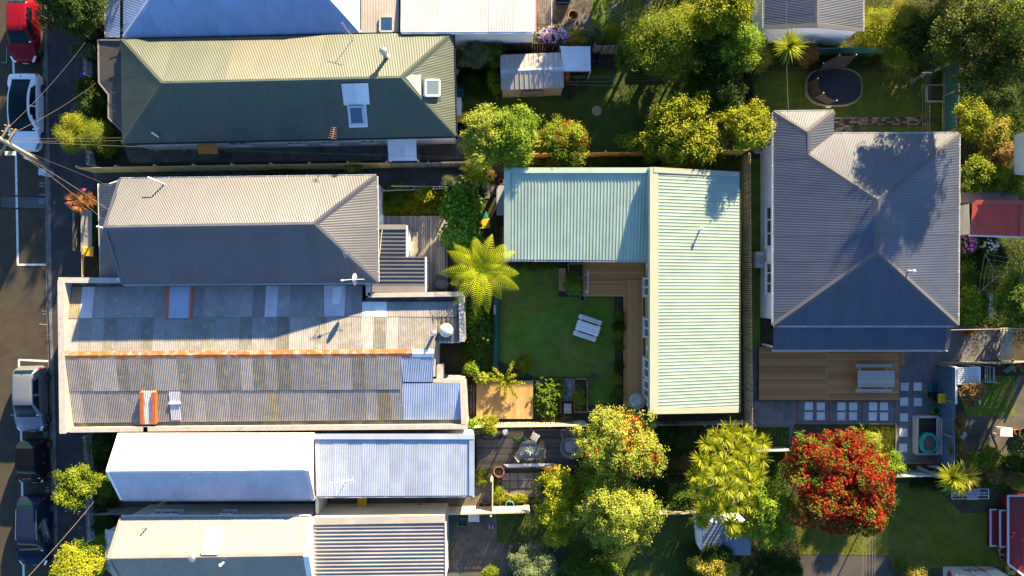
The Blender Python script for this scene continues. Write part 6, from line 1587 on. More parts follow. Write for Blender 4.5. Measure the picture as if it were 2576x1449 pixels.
# green tank roll on the lawn edge
t = thing('water_tank', 'long green cylindrical rain tank beside the lawn', 'tank', P((1247, 840)))
TG = mat('tank_green', (.010, .085, .060), rough=.45, var=.2)
a, b = P((1248, 752), .3), P((1246, 934), .3); mb = MB(); mb.tube([a + Vector((0, .1, 0)), a, b, b + Vector((0, -.1, 0))], [.12, .19, .19, .12], 16); mb.build('barrel', TG, t, False)
for f in (.12, .5, .88): p = a.lerp(b, f); mb = MB(); mb.box((p.x, p.y, .06), .3, .12, .14); mb.build('cradle', SLP, t)
o = thing('timber_block', 'short pale timber length resting on the green rain tank', 'timber', P((1245, 778), .49)); piece('plank', P((1244.5, 792), .505), P((1244.5, 768), .505), .11, .03, GT, o)

# patio slabs
for i in range(3):
    for k_ in range(5):
        x = -75 + k_ * 61; y = 700 + i * 62
        o = piece('paving_slab', Q('22', x, y, .03), Q('22', x + 57, y, .03), .45, .05, mat('patio_slab', (.17, .155, .14), rough=.9, var=.25, rnd=.25, scale=2), yard, jit=.015)
# gravel yard pavers
PV = mat('paver_white', (.50, .51, .52), rough=.8, var=.1, rnd=.06)
for (x, y) in ((307, 165), (398, 168), (554, 168), (642, 168), (792, 168), (875, 168), (305, 242), (398, 242), (553, 243), (641, 243), (789, 245), (875, 245)):
    piece('paver', Q('32', x - 30, y, .03), Q('32', x + 30, y, .03), .49, .05, PV, gr1)
for (x, y) in ((1030, 20), (1128, 20), (1027, 133), (1131, 136), (1025, 253), (1021, 367), (1019, 481)):
    piece('paver', Q('32', x - 30, y, .035), Q('32', x + 30, y, .035), .49, .05, PV, gr2)
EDG = woodm('edging', (.26, .17, .10))
for a, b in (((229, 128), (229, 300)), ((473, 128), (473, 300)), ((716, 128), (716, 300)), ((965, 128), (962, 530)), ((229, 301), (962, 301)), ((190, 360), (232, 304))):
    piece('edging_board', Q('32', *a, .05), Q('32', *b, .05), .03, .10, EDG, gr1)
# planter with teal bag and bench slats
t = planter('large weathered timber planter on the gravel holding the teal sack', 2298, 1046, 2352, 1138, .5, GT, w=.14)
c = Q('32', 1197, 440, .42); t = thing('bulk_bag', 'teal bulk sack of soil slumped open in the timber planter', 'bag', Vector((c.x, c.y, .42)))
mb = MB(); n = 20
prof = [(.42, 0), (.56, .10), (.60, .28), (.52, .42), (.40, .40), (.34, .26)]
for r_, z_ in prof:
    for k in range(n):
        a = 2 * math.pi * k / n; rr = r_ * (1 + .06 * math.sin(3 * a + z_ * 9) + .04 * math.sin(7 * a)); mb.V.append(c + Vector((rr * math.cos(a), rr * math.sin(a) * 1.08, z_ + .05 * math.sin(2 * a + 1) * (z_ > .2))))
for i in range(len(prof) - 1):
    for k in range(n): mb.F.append((i * n + k, i * n + (k + 1) % n, (i + 1) * n + (k + 1) % n, (i + 1) * n + k))
mb.build('sack', mat('teal_sack', (.012, .25, .19), rough=.55, var=.15, scale=4, bump=.5, bscale=7), t, True)
mb = MB(); mb.lathe([(.46, .34), (.30, .44), (0, .47)], c, 16); mb.build('soil', mat('bag_soil', (.10, .075, .05), rough=.95, fine=.5, bump=.8, bscale=25), t, True)
t = thing('slat_bench', 'five slat grey timber bench top against the blue fence', 'bench', P(q('32', 1310, 400)))
for i in range(5): piece('slat', Q('32', 1278 + i * 17, 250 + i * 4, .75), Q('32', 1275 + i * 17, 525 + i * 4, .75), .085, .04, GT, t)
for y in (300, 480): piece('leg', Q('32', 1300, y), Q('32', 1300, y, .72), .09, .09, GT, t); piece('leg', Q('32', 1338, y), Q('32', 1338, y, .72), .09, .09, GT, t); piece('bearer', Q('32', 1275, y, .70), Q('32', 1348, y, .70), .07, .05, GT, t)
# log
t = thing('log', 'two pale trunks leaning from the double headed cabbage tree', 'log', Q('32', 1130, 635)); mb = MB(); mb.tube([Q('32', 1128, 632, .15), Q('32', 1190, 660, .5), Q('32', 1260, 690, 1.4)], [.17, .14, .11], 10); mb.build('trunk', BARKG, t, True); mb = MB(); mb.tube([Q('32', 1200, 620, .1), Q('32', 1290, 632, .9)], [.12, .09], 10); mb.build('trunk', BARKG, t, True)
planter('low brick red bed behind the leaning pale trunks', 2275, 1163, 2350, 1183, .2, SLP)
# white slatted pergola roof, timber frame with vine
t = thing('pergola', 'white slatted pergola top with rust coloured vine', 'pergola', Q('31', 1500, 1390))
for i in range(9): y = 1328 + i * 15; piece('slat', Q('31', 1430, y, 2.1), Q('31', 1592, y, 2.1), .075, .03, TRIM, t)
for x in (1418, 1594): piece('beam', Q('31', x, 1320, 2.0), Q('31', x, 1600, 2.0), .12, .12, TRIM, t)
for x in (1418, 1594):
    for y in (1325, 1590): p = Q('31', x, y, 2.0); piece('post', Vector((p.x, p.y, 0)), Vector((p.x, p.y, 1.95)), .1, .1, TRIM, t)
t = thing('timber_rack', 'grey timber frame rack right of the white pergola', 'rack', Q('31', 1670, 1380))
for x in (1640, 1655, 1675): piece('rail', Q('31', x, 1310, .9), Q('31', x, 1425, .9), .05, .04, GT, t)
piece('rail', Q('31', 1705, 1320, 1.0), Q('31', 1705, 1435, 1.0), .10, .05, GT, t); piece('rail', Q('31', 1630, 1430, .8), Q('31', 1730, 1438, .8), .08, .05, GT, t)
for x, y in ((1640, 1315), (1705, 1325), (1640, 1428), (1705, 1432)): p = Q('31', x, y, .9); piece('leg', Vector((p.x, p.y, 0)), Vector((p.x, p.y, .95)), .06, .06, GT, t)
t = thing('scrap_heap', 'heap of dark red timber with a green sheet under the boundary fence', 'scrap pile', Q('31', 1800, 1330))
for i in range(9): x = 1730 + i * 22; piece('board', Q('31', x, 1300, .2 + .05 * (i % 3)), Q('31', x + R.uniform(-30, 60), 1355, .25), .12, .04, mat('scrap_red', (.16, .06, .045), rough=.9, rnd=.3), t)
o = mesh('green_sheet', [Q('31', 1770, 1350, .5), Q('31', 1835, 1305, .5), Q('31', 1870, 1325, .42), Q('31', 1805, 1368, .42)], [(0, 1, 2, 3)], mat('sheet_green', (.03, .15, .08), rough=.6), t)
t = thing('timber_gate', 'cream slatted gate with diagonal brace in the gravel yard', 'gate', Q('31', 1800, 1160))
for i in range(15): y = 1030 + i * 16.5; piece('slat', Q('31', 1755, y, 1.0), Q('31', 1850, y, 1.0), .09, .03, PALC, t)
piece('brace', Q('31', 1760, 1225, 1.04), Q('31', 1848, 1075, 1.04), .08, .03, GT, t); piece('rail', Q('31', 1803, 1025, 1.04), Q('31', 1803, 1270, 1.04), .08, .03, GT, t)
for y in (1030, 1270): piece('post', Q('31', 1752, y), Q('31', 1752, y, 1.1), .09, .09, SLP, t); piece('post', Q('31', 1853, y), Q('31', 1853, y, 1.1), .09, .09, SLP, t)
# white chair on its side, leaning sheet
t = thing('garden_chair', 'white chair tipped over on the shaded concrete', 'chair', Q('32', 1775, 360)); mb = MB(); a = Q('32', 1755, 365, .5)
piece('seat', Q('32', 1752, 365, .5), Q('32', 1845, 368, .5), .48, .04, TRIM, t)
for p0, p1 in (((1700, 320), (1752, 338)), ((1700, 368), (1752, 390))): piece('leg', Q('32', *p0, .12), Q('32', *p1, .48), .05, .05, TRIM, t)
piece('back_rail', Q('32', 1700, 320, .12), Q('32', 1845, 335, .5), .05, .05, TRIM, t); piece('leg', Q('32', 1845, 395, 0), Q('32', 1845, 395, .48), .05, .05, TRIM, t)
slb = slab(None, 'metal_sheet', [Q('32', 1445, 455, .05), Q('32', 1500, 388, .05), Q('32', 1478, 335, .6), Q('32', 1442, 420, .6)], .02, mat('pale_sheet', (.42, .46, .50), rough=.4)); tag(slb, 'pale metal sheet leaning behind the rust coloured vine strip', 'sheet')
# clothes airer
t = thing('clothes_airer', 'white wire clothes airer on the lawn below the cabbage tree', 'clothes airer', Q('32', 1530, 830))
for y in (795, 820, 845, 868): mb = MB(); mb.tube([Q('32', 1388, y, .9), Q('32', 1666, y - 3, .9)], .012, 6); mb.build('wire', TRIM, t)
for x in (1388, 1666): mb = MB(); mb.tube([Q('32', x, 795, .9), Q('32', x, 868, .9)], .018, 6); mb.build('end_bar', TRIM, t)
for x0, x1 in ((1400, 1650), (1650, 1400)): mb = MB(); mb.tube([Q('32', x0, 830, 0), Q('32', x1, 830, .9)], .014, 6); mb.build('leg', TRIM, t)
def cloth(label, a, b, drop, m, n=8, name='washing'):
    V, F = [], []
    for j in range(5):
        for i in range(n + 1):
            p = Vector(a).lerp(Vector(b), i / n); s = (Vector(b) - Vector(a)).normalized(); o_ = Vector((-s.y, s.x, 0))
            V.append(p + o_ * (.05 * math.sin(i * 1.7 + j) + (.04 if j else 0)) - Vector((0, 0, drop * j / 4 * (1 + .12 * math.sin(i * 2.1)))))
    for j in range(4):
        for i in range(n): k = j * (n + 1) + i; F.append((k, k + 1, k + n + 2, k + n + 1))
    return tag(mesh(name, V, F, m, None, True), label, 'washing')
PKC = mat('cloth_pinkgrey', (.30, .22, .25), rough=.9)
V, F = [], []
for j in range(7):
    for i in range(8): V.append(Q('32', 1505 + i * 13 + 6 * math.sin(j), 790 + j * 14, .93 + .05 * math.sin(i * 1.9 + j * 1.3) - .25 * (j == 6)))
for j in range(6):
    for i in range(7): k = j * 8 + i; F.append((k, k + 1, k + 9, k + 8))
tag(mesh('washing', V, F, PKC, None, True), 'crumpled mauve towel drying on the white airer', 'washing')
# red deck and steps
RD = mat('deck_red', (.17, .008, .012), rough=.6, var=.2, scale=3, rnd=.18, stretch=(6, .8, 1)); WE = mat('edge_white', (.50, .50, .52), rough=.7, var=.2, col2=(.30, .16, .15), c2amt=.38, c2scale=4)
t = thing('deck', 'bright red painted deck with white edge stripes at the right edge', 'deck', Q('32', 1830, 1100))
zt = .75; x = 1816
i = 0
while x < 2120:
    yb = 1360 + max(0, (x - 1816)) * .75; piece('board', Q('32', x + 5, 845, zt), Q('32', x + 5, yb, zt), .135, .03, RD, t); x += 17.5; i += 1
piece('edge_board', Q('32', 1812, 842, zt + .012), Q('32', 1812, 1358, zt + .012), .13, .04, WE, t); piece('edge_board', Q('32', 1806, 843, zt + .016), Q('32', 2110, 843, zt + .016), .11, .04, WE, t); piece('edge_board', Q('32', 1812, 1358, zt + .016), Q('32', 2060, 1545, zt + .016), .12, .04, WE, t)
a, b = Q('32', 1816, 848, zt), Q('32', 1816, 1355, zt); mb = MB(); mb.bar(Vector((a.x, a.y, zt / 2 - .02)), Vector((b.x, b.y, zt / 2 - .02)), .04, zt - .04); mb.build('skirt', RD, t); 
a, b = Q('32', 1816, 847, zt), Q('32', 2120, 847, zt); mb = MB(); mb.bar(Vector((a.x, a.y, zt / 2 - .02)), Vector((b.x, b.y, zt / 2 - .02)), .04, zt - .04); mb.build('skirt', RD, t)
for k_, (x0, x1, z_) in enumerate(((1672, 1742, .26), (1744, 1812, .50))):
    st = thing('deck_step', ('lower' if k_ == 0 else 'upper') + ' red step with white edging beside the red deck', 'step', Q('32', (x0 + x1) / 2, 1085))
    a, b = Q('32', x0, 1226 + 6 * k_, z_), Q('32', x1, 942 + 6 * k_, z_); mb = MB(); mb.box(((a.x + b.x) / 2, (a.y + b.y) / 2, z_ / 2), b.x - a.x, b.y - a.y, z_); mb.build('tread', RD, st)
    piece('edge_board', (a.x + .05, a.y, z_ + .012), (a.x + .05, b.y, z_ + .012), .10, .03, WE, st)
    for yy in (a.y + .04, b.y - .04): piece('edge_board', (a.x + .1, yy, z_ + .014), (b.x, yy, z_ + .014), .08, .03, WE, st)
sh = thing('footwear', 'pair of bright red shoes on the red deck', 'shoes', Q('32', 1843, 1135, zt)); SHM = mat('shoe_red', (.55, .02, .02), rough=.5)
for p in (Q('32', 1848, 1123, zt + .02), Q('32', 1838, 1146, zt + .02)): mb = MB(); mb.lathe([(.06, 0), (.075, .04), (.05, .09), (0, .10)], p, 10, 1.8, .9); mb.build('shoe', SHM, sh, True)
sh = thing('footwear', 'pair of blue and pink clogs on the concrete by the lawn', 'shoes', Q('12', 1775, 1070)); SHB = mat('shoe_blue', (.08, .14, .45), rough=.5); SHP = mat('shoe_pink', (.50, .25, .25), rough=.5)
for x in (1763, 1788): p = Q('12', x, 1070, .02); mb = MB(); mb.lathe([(.06, 0), (.075, .05), (.05, .10), (0, .11)], p + Vector((0, .07, 0)), 10, .9, 1.5); mb.build('toe', SHB, sh, True); mb = MB(); mb.lathe([(.06, 0), (.07, .03), (.05, .04), (0, .04)], p - Vector((0, .1, 0)), 10, .9, 1.3); mb.build('sole', SHP, sh, True)
tb = thing('toy_box', 'bright coloured toy pile beside the slanting red deck edge', 'toys', Q('32', 1840, 1400))
for i, c_ in enumerate(((.5, .35, .03), (.25, .03, .25), (.45, .05, .12), (.05, .30, .06), (.5, .25, .03))): mb = MB(); mb.box(Q('32', 1815 + (i % 3) * 22, 1390 + (i // 3) * 26, .1) + Vector((0, 0, .02 * i)), .26, .26, .2); mb.build('block', mat('toy_%d' % i, c_, rough=.5), tb)
# box near the picket gate
tb = thing('toy_box', 'small blue and red carton on the footpath by the white picket gate', 'box', Q('00', 637, 578)); mb = MB(); mb.box(Q('00', 630, 578, .18), .22, .34, .34); mb.build('blue_side', mat('toy_blue', (.03, .06, .35)), tb); mb = MB(); mb.box(Q('00', 648, 578, .17), .16, .32, .32); mb.build('red_side', mat('toy_red', (.45, .03, .04)), tb)

# ================================================================== WASHING LINES, TRAMPOLINE
LINEM = mat('line_pale', (.28, .25, .22), rough=.6); GTUBE = mat('green_tube', (.03, .14, .10), rough=.5)
def hoist(label, c, z, rad, rot, n, armm, lm, pole=True, tilt=None):
    t = thing('rotary_clothesline', label, 'clothesline', (c.x, c.y, 0))
    top = Vector((c.x, c.y, z - .35)); mb = MB(); mb.tube([Vector((c.x, c.y, 0)), top + Vector((0, 0, .3))], .03, 10); mb.build('post', armm, t)
    tips = [c + Vector((rad * math.cos(rot + k * math.pi / 2), rad * math.sin(rot + k * math.pi / 2), z)) - Vector((0, 0, c.z)) for k in range(4)]
    for tp in tips: mb = MB(); mb.tube([top, tp], .018, 6); mb.build('arm', armm, t)
    for i in range(n):
        f = .28 + .72 * i / (n - 1); pp = [top.lerp(tp, f) for tp in tips]; mb = MB()
        for k in range(4): mb.tube([pp[k], (pp[k] + pp[(k + 1) % 4]) / 2 - Vector((0, 0, .03)), pp[(k + 1) % 4]], .008, 5)
        mb.build('line', lm, t)
    return t, top, tips
c = Q('20', 925, 30, 2.0); c = Vector((c.x, c.y, 0))
hz, top, tips = hoist('rotary clothesline with green arms and washing at the top edge', c, 2.0, 2.15, math.radians(-72), 6, GTUBE, LINEM)
for lb, p0, p1, cc in (('white shirt on the left lines of the rotary clothesline', (765, 60), (820, 0), (.55, .58, .62)), ('blue garment on the left lines of the rotary clothesline', (745, 95), (770, 55), (.05, .10, .30)), ('white cloth strip on the right lines of the rotary clothesline', (970, 135), (998, 75), (.55, .55, .60)), ('long white sheet on the right lines of the rotary clothesline', (1015, 80), (1052, 5), (.50, .52, .58))):
    cloth(lb, Q('20', *p0, 1.85), Q('20', *p1, 1.85), .45, mat('cloth_%d' % int(cc[0] * 100 + p0[0]), cc, rough=.9))
# bare hoist at right
c = Q('31', 1760, 640, 2.0); c = Vector((c.x, c.y, 0))
hoist('rusty bare rotary clothesline among shrubs below the red roof', c, 2.0, 1.65, math.radians(35), 4, mat('rust_tube', (.32, .22, .13), rough=.7, var=.2), LINEM)
# fixed lines beside garden shed
t = thing('clothesline', 'four strand washing line from the garden shed to a timber post', 'clothesline', Q('20', 1170, 640))
p = Q('20', 1168, 660); piece('post', p, p + Vector((0, 0, 1.7)), .11, .11, SLP, t); piece('crossbar', Q('20', 1158, 560, 1.7), Q('20', 1158, 660, 1.7), .05, .05, SLP, t)
for y0, y1 in ((575, 562), (585, 587), (618, 605), (637, 652)): mb = MB(); mb.tube([Q('20', 395, y0, 1.85), Q('20', 780, (y0 + y1) / 2 + 3, 1.72), Q('20', 1158, y1, 1.72)], .006, 5); mb.build('line', LINEM, t)
t = thing('clothesline', 'four strand washing line from a steel T post to the slate roofed house', 'clothesline', Q('30', 1090, 605))
p = Q('30', 1090, 607); tp = Q('30', 1195, 545, 2.2); mb = MB(); mb.tube([p, tp], .04, 8); mb.build('post', STEEL, t); mb = MB(); mb.lathe([(.2, 0), (.16, .1), (0, .12)], p, 10); mb.build('footing', CONC, t)
mb = MB(); mb.tube([Q('30', 1165, 546, 2.2), Q('30', 1232, 546, 2.2)], .025, 6); mb.build('crossbar', TRIM, t)
for x0, x1 in ((1170, 1166), (1190, 1192), (1207, 1206), (1224, 1220)): mb = MB(); mb.tube([Q('30', x0, 546, 2.18), Q('30', x1, 1003, 3.0)], .005, 5); mb.build('line', LINEM, t)
t = thing('clothesline', 'five strand washing line hanging below the red flowering tree', 'clothesline', P((2190, 1300)))
p = Q('32', 765, 960); mb = MB(); mb.tube([p, p + Vector((0, 0, 2.0))], .04, 8); mb.build('post', STEEL, t); piece('crossbar', Q('32', 710, 975, 2.0), Q('32', 815, 975, 2.0), .04, .04, STEEL, t)
for x0, x1 in ((718, 716), (740, 738), (768, 766), (790, 788), (808, 806)): mb = MB(); mb.tube([Q('32', x0, 975, 2.0), Q('32', x1, 1560, 2.0)], .008, 5); mb.build('line', LINEM, t)
# trampoline
c = Q('30', 500, 655, .85); c0 = Vector((c.x, c.y, 0)); t = thing('trampoline', 'black oval trampoline with a sagging safety net on the shaded lawn', 'trampoline', c0)
def oval(a, b, n=40, e=2.6): return [Vector((a * math.copysign(abs(math.cos(k * 2 * math.pi / n)) ** (2 / e), math.cos(k * 2 * math.pi / n)), b * math.copysign(abs(math.sin(k * 2 * math.pi / n)) ** (2 / e), math.sin(k * 2 * math.pi / n)), 0)) for k in range(n)]
zt = .85; A_, B_ = 1.66, 1.13
ov = [c0 + Vector((0, 0, zt)) + p for p in oval(A_ * .93, B_ * .9)]; mesh('mat', ov, [tuple(range(len(ov)))], mat('tramp_mat', (.006, .007, .012), rough=.6, var=.1), t)
o1 = oval(A_, B_); o2 = oval(A_ * .93, B_ * .9); n = len(o1); V = [c0 + Vector((0, 0, zt + .02)) + p for p in o1] + [c0 + Vector((0, 0, zt + .025)) + p for p in o2]
mesh('pad', V, [(k, (k + 1) % n, n + (k + 1) % n, n + k) for k in range(n)], mat('tramp_pad', (.02, .02, .02), rough=.6), t)
for o_, z_, r_ in ((o1, zt + .03, .018), (oval(A_ * 1.02, B_ * 1.02), zt - .10, .025)): mb = MB(); pp = [c0 + Vector((0, 0, z_)) + p for p in o_]; mb.tube(pp + [pp[0]], r_, 6, False); mb.build('rim', mat('tramp_rim', (.20, .18, .13), rough=.5), t)
poles_px = [(420, 475), (378, 590), (420, 700), (520, 758), (540, 415), (668, 412)]
for k in range(6): a = k * math.pi / 3 + .3; p = c0 + Vector((A_ * .95 * math.cos(a), B_ * .95 * math.sin(a), 0)); mb = MB(); mb.tube([p, p + Vector((0, 0, zt))], .022, 6); mb.build('leg', STEEL, t)
NETM = mat('tramp_net', (.02, .018, .016), rough=.8, var=.2)
def netpt(px, z): return Q('30', px[0], px[1], z)
seq = [(520, 758), (420, 700), (378, 590), (420, 475), (540, 415), (668, 412)]; base_ang = [math.atan2(netpt(p, 2.2).y - c0.y, netpt(p, 2.2).x - c0.x) for p in seq]
bots = []
for p in seq:
    d = netpt(p, 2.2) - c0; a = math.atan2(d.y / B_, d.x / A_); bots.append(c0 + Vector((A_ * .96 * math.cos(a), B_ * .96 * math.sin(a), zt + .03)))
for p, b_ in zip(seq, bots): tp = netpt(p, 2.3 if p[1] > 450 else 2.5); mb = MB(); mb.tube([Vector((b_.x, b_.y, 0)), b_, tp], .02, 6); mb.build('net_pole', mat('net_pole', (.05, .05, .05), rough=.6), t); mb = MB(); mb.lathe([(.0, -.04), (.035, 0), (0, .04)], tp, 8); mb.build('pole_cap', TRIM, t)
for i in range(len(seq) - 1):
    ta, tb_ = netpt(seq[i], 2.2), netpt(seq[i + 1], 2.2); ba, bb = bots[i], bots[i + 1]; V, F = [], []
    for j in range(7):
        for k in range(6):
            f, h_ = j / 6, k / 5; p = (ba.lerp(bb, f)).lerp(ta.lerp(tb_, f), h_); p.z -= .28 * math.sin(math.pi * f) * h_; V.append(p)
    for j in range(6):
        for k in range(5): F.append((j * 6 + k, j * 6 + k + 1, (j + 1) * 6 + k + 1, (j + 1) * 6 + k))
    mesh('safety_net', V, F, NETM, t, True)
mb = MB(); p = Q('30', 450, 812, 0); mb.bar(p + Vector((0, 0, .02)), p + Vector((.05, .25, .8)), .3, .03); mb.build('ladder', TRIM, t)
# pergola wires at the top, fan stand, lawn ring, misc
t = thing('pergola', 'wire strung pergola beside the white extension at the top edge', 'pergola', Q('20', 240, 100))
for i in range(7): x = 205 + i * 15; mb = MB(); mb.tube([Q('20', x, -160, 2.2), Q('20', x, 245, 2.2)], .008, 5); mb.build('wire', LINEM, t)
piece('beam', Q('20', 300, -160, 2.15), Q('20', 300, 250, 2.15), .05, .07, GT, t); piece('beam', Q('20', 178, 250, 2.15), Q('20', 300, 250, 2.15), .05, .07, GT, t); piece('beam', Q('20', 182, -160, 2.15), Q('20', 182, 250, 2.15), .05, .09, mat('beam_red', (.36, .10, .10), rough=.8), t)
for x in (182, 300): p = Q('20', x, 248, 2.1); piece('post', Vector((p.x, p.y, 0)), Vector((p.x, p.y, 2.1)), .08, .08, GT, t)
t = thing('fire_basket', 'black round wire fire basket on the lawn beside the garden shed', 'fire basket', Q('20', 430, 728))
c = Q('20', 430, 728); mb = MB()
for r_, z_ in ((.36, .5), (.24, .3), (.06, .2)): mb.tube([c + Vector((r_ * math.cos(a), r_ * math.sin(a), z_)) for a in np.linspace(0, 2 * math.pi, 22)], .014, 5)
for k in range(12): a = k * math.pi / 6; mb.tube([c + Vector((.06 * math.cos(a), .06 * math.sin(a), .2)), c + Vector((.36 * math.cos(a), .36 * math.sin(a), .5))], .009, 5)
mb.build('basket', BLACKPL, t)
for k in range(3): a = k * 2.1; mb = MB(); mb.tube([c + Vector((.25 * math.cos(a), .25 * math.sin(a), 0)), c + Vector((.1 * math.cos(a), .1 * math.sin(a), .22))], .012, 5); mb.build('leg', BLACKPL, t)
mb = MB(); c = Q('20', 640, 836); mb.lathe([(.30, .015), (.22, .035), (.09, .03), (.07, .01), (0, .008)], c, 18, 1, 1.05); o = mb.build('lawn_socket', mat('sandy_ring', (.38, .27, .16), rough=.9, var=.3, scale=6)); tag(o, 'round sandy ring with dark hole in the middle of the lawn', 'socket')
t = thing('orange_tarp', 'orange tarpaulin bundle under the white lean-to', 'tarp', Q('20', 410, 575)); mb = MB(); mb.lathe([(.34, 0), (.32, .3), (.2, .6), (0, .75)], Q('20', 410, 570), 9, .7, 1.3); mb.build('bundle', mat('tarp_orange', (.50, .12, .015), rough=.6, bump=.6, bscale=5), t, True)
t = thing('bundle', 'dark bundles stored under the white lean-to', 'storage', Q('20', 510, 555)); 
for x in (480, 515, 550): mb = MB(); mb.lathe([(.22, 0), (.24, .4), (.15, .7), (0, .75)], Q('20', x, 548), 8, 1, .8); mb.build('sack', mat('dark_bundle', (.05, .035, .03), rough=.8, rnd=.4), t, True)
t = thing('cupboard', 'tall white steel cupboard on the east wall of the green villa', 'cupboard', Q('10', 1535, 800)); a, b = Q('10', 1508, 868, 1.5), Q('10', 1548, 735, 1.5); mb = MB(); mb.box(((a.x + b.x) / 2, (a.y + b.y) / 2, .75), b.x - a.x, b.y - a.y, 1.5); mb.build('body', mat('cupboard_white', (.52, .51, .49), rough=.5), t); mb = MB(); mb.box((b.x + .01, (a.y + b.y) / 2, .75), .02, .02, 1.4); mb.build('door_gap', STEEL, t)
t = thing('tool_bench', 'grey galvanised bench against the west end of the sage roofed house', 'bench', Q('10', 1845, 1430)); a, b = Q('10', 1816, 1449, .9), Q('10', 1872, 1400, .9); mb = MB(); mb.box(((a.x + b.x) / 2, a.y - .5, .88), b.x - a.x, 1.8, .05); mb.build('top', mat('bench_top', (.30, .32, .34), rough=.5, var=.2), t)
for dy in (.3, -1.3): 
    for xx in (a.x + .06, b.x - .06): piece('leg', (xx, a.y + dy, 0), (xx, a.y + dy, .86), .07, .07, SLP, t)
for x, y in ((1745, 1400), (1745, 1440), (1790, 1425), (1800, 1449), (1745, 1480)): piece('stepping_slab', Q('10', x - 20, y, .03), Q('10', x + 20, y, .03), .32, .05, CONC, yard)
for i, (x, y) in enumerate(((1880, 270), (1878, 300), (1880, 330), (1878, 360), (1882, 390))): 
    pass
t = thing('brick_stack', 'stack of red bricks against the west wall of the sage roofed house', 'brick stack', Q('11', 1862, 345))
for i in range(9):
    for l_ in range(2): p = Q('11', 1854 + l_ * 2, 268 + i * 18, .1); piece('brick', Vector((p.x, p.y, .05 + .09 * l_)), Vector((p.x + .22, p.y, .05 + .09 * l_)), .105, .08, BRN, t, jit=.05)
t = thing('garden_hose', 'coiled turquoise garden hose on the pale fence rail', 'hose', Q('12', 1915, 910)); mb = MB(); c = Q('12', 1915, 912, .35); mb.tube([c + Vector((.24 * math.cos(a) * (1 + .06 * math.sin(a * 3)), .24 * math.sin(a), .02 * (a / 6))) for a in np.linspace(0, 18, 60)], .02, 6); mb.build('coil', mat('hose_teal', (.08, .38, .33), rough=.5), t)
t = thing('plastic_chair', 'white slatted plastic lounger end beside the green tub', 'chair', Q('12', 1643, 1012))
for i in range(6): piece('slat', Q('12', 1604, 990 + i * 9, .4), Q('12', 1684, 990 + i * 9, .4), .06, .03, TRIM, t)
for x in (1606, 1682): piece('side_rail', Q('12', x, 984, .38), Q('12', x, 1042, .38), .06, .05, TRIM, t); piece('leg', Q('12', x, 1035), Q('12', x, 1035, .38), .06, .06, TRIM, t); piece('leg', Q('12', x, 990), Q('12', x, 990, .38), .06, .06, TRIM, t)
t = thing('brick_wall', 'narrow old brick path between the workshop wall and the plywood sheet', 'path', P((1190, 1005)))
for k_ in range(3):
    for i in range(13): x = 1600 + k_ * 22; y = 5 + i * 17; R.random() < .9 and piece('brick', Q('12', x, y, .04), Q('12', x, y + 14.5, .04), .125, .06, BR, t, jit=.1)
fr = thing('cold_frame', 'timber framed trellis trough at the head of the weedy garden', 'trellis', P((1050, 472)))
for i in range(7): x = 1010 + i * 16; piece('slat', P((x, 477), .5), P((x + 1, 468), .8), .05, .03, PALC, fr)
piece('rail', P((962, 480), .6), P((1125, 474), .6), .06, .09, GT, fr); piece('rail', P((985, 468), .95), P((1125, 470), .95), .06, .06, GT, fr)
for x in (966, 1040, 1118): piece('post', P((x, 477)), P((x, 477), 1.0), .08, .08, GT, fr)
for (x, y) in ((1017, 68), (1097, 147), (1260, 137), (1100, 60)): piece('stepping_slab', Q('11', x - 16, y, .05), Q('11', x + 16, y, .05), .27, .05, CONC, yard, jit=.1)
t = thing('bathtub', 'old dark red bathtub among the shaded beds', 'bathtub', Q('22', 1245, 705)); c = Q('22', 1248, 705); V = []; F = []
pr = [(.62, .30, .02), (.72, .36, .45), (.78, .41, .47), (.68, .33, .46), (.55, .24, .12)]
for a_, b_, z_ in pr: V += [c + Vector((0, 0, z_)) + p for p in oval(a_, b_, 24, 3.2)]
for i in range(4):
    for k in range(24): F.append((i * 24 + k, i * 24 + (k + 1) % 24, (i + 1) * 24 + (k + 1) % 24, (i + 1) * 24 + k))
F.append(tuple(4 * 24 + k for k in range(24))); mesh('tub_shell', V, F, mat('tub_red', (.13, .035, .025), rough=.5, var=.2), t, True)
t = thing('weed_mat', 'black crumpled weed mat in the shaded beds', 'weed mat', Q('22', 1255, 520)); V = [Q('22', x, y, .03 + .08 * R.random()) for y in (470, 505, 540, 580) for x in (1200, 1240, 1280, 1330)]; mesh('mat', V, [(j * 4 + i, j * 4 + i + 1, j * 4 + i + 5, j * 4 + i + 4) for j in range(3) for i in range(3)], mat('weed_mat', (.012, .013, .018), rough=.5), t)
for (x, y) in ((1866, 1068), (1868, 1132)): pass
o = mesh('vent_box', *bar_geo(Q('20', 1845, 1070, .6), Q('20', 1890, 1070, .6), .9, 1.2), mat('louvre_grey', (.22, .22, .20), rough=.7)); tag(o, 'grey louvred box against the west wall near the timber fence', 'box')
t = thing('small_greenhouse', 'small white topped cloche beside the grey box', 'cloche', Q('20', 1868, 1127)); mb = MB(); mb.box(Q('20', 1868, 1127, .4), .4, .38, .75); mb.build('frame', TRIM, t); mb = MB(); mb.box(Q('20', 1868, 1127, .79), .32, .3, .02); mb.build('lid', mat('cloche_green', (.10, .20, .06)), t)
t = thing('garden_gnome_post', 'short white post with red cap by the end of the gravel drive', 'post', Q('10', 1583, 1160)); c = Q('10', 1583, 1175); mb = MB(); mb.tube([c, c + Vector((0, 0, .75))], .07, 10); mb.build('post', TRIM, t); mb = MB(); mb.lathe([(.12, 0), (.11, .08), (0, .16)], c + Vector((0, 0, .74)), 12); mb.build('cap', mat('cap_red', (.45, .05, .06)), t)

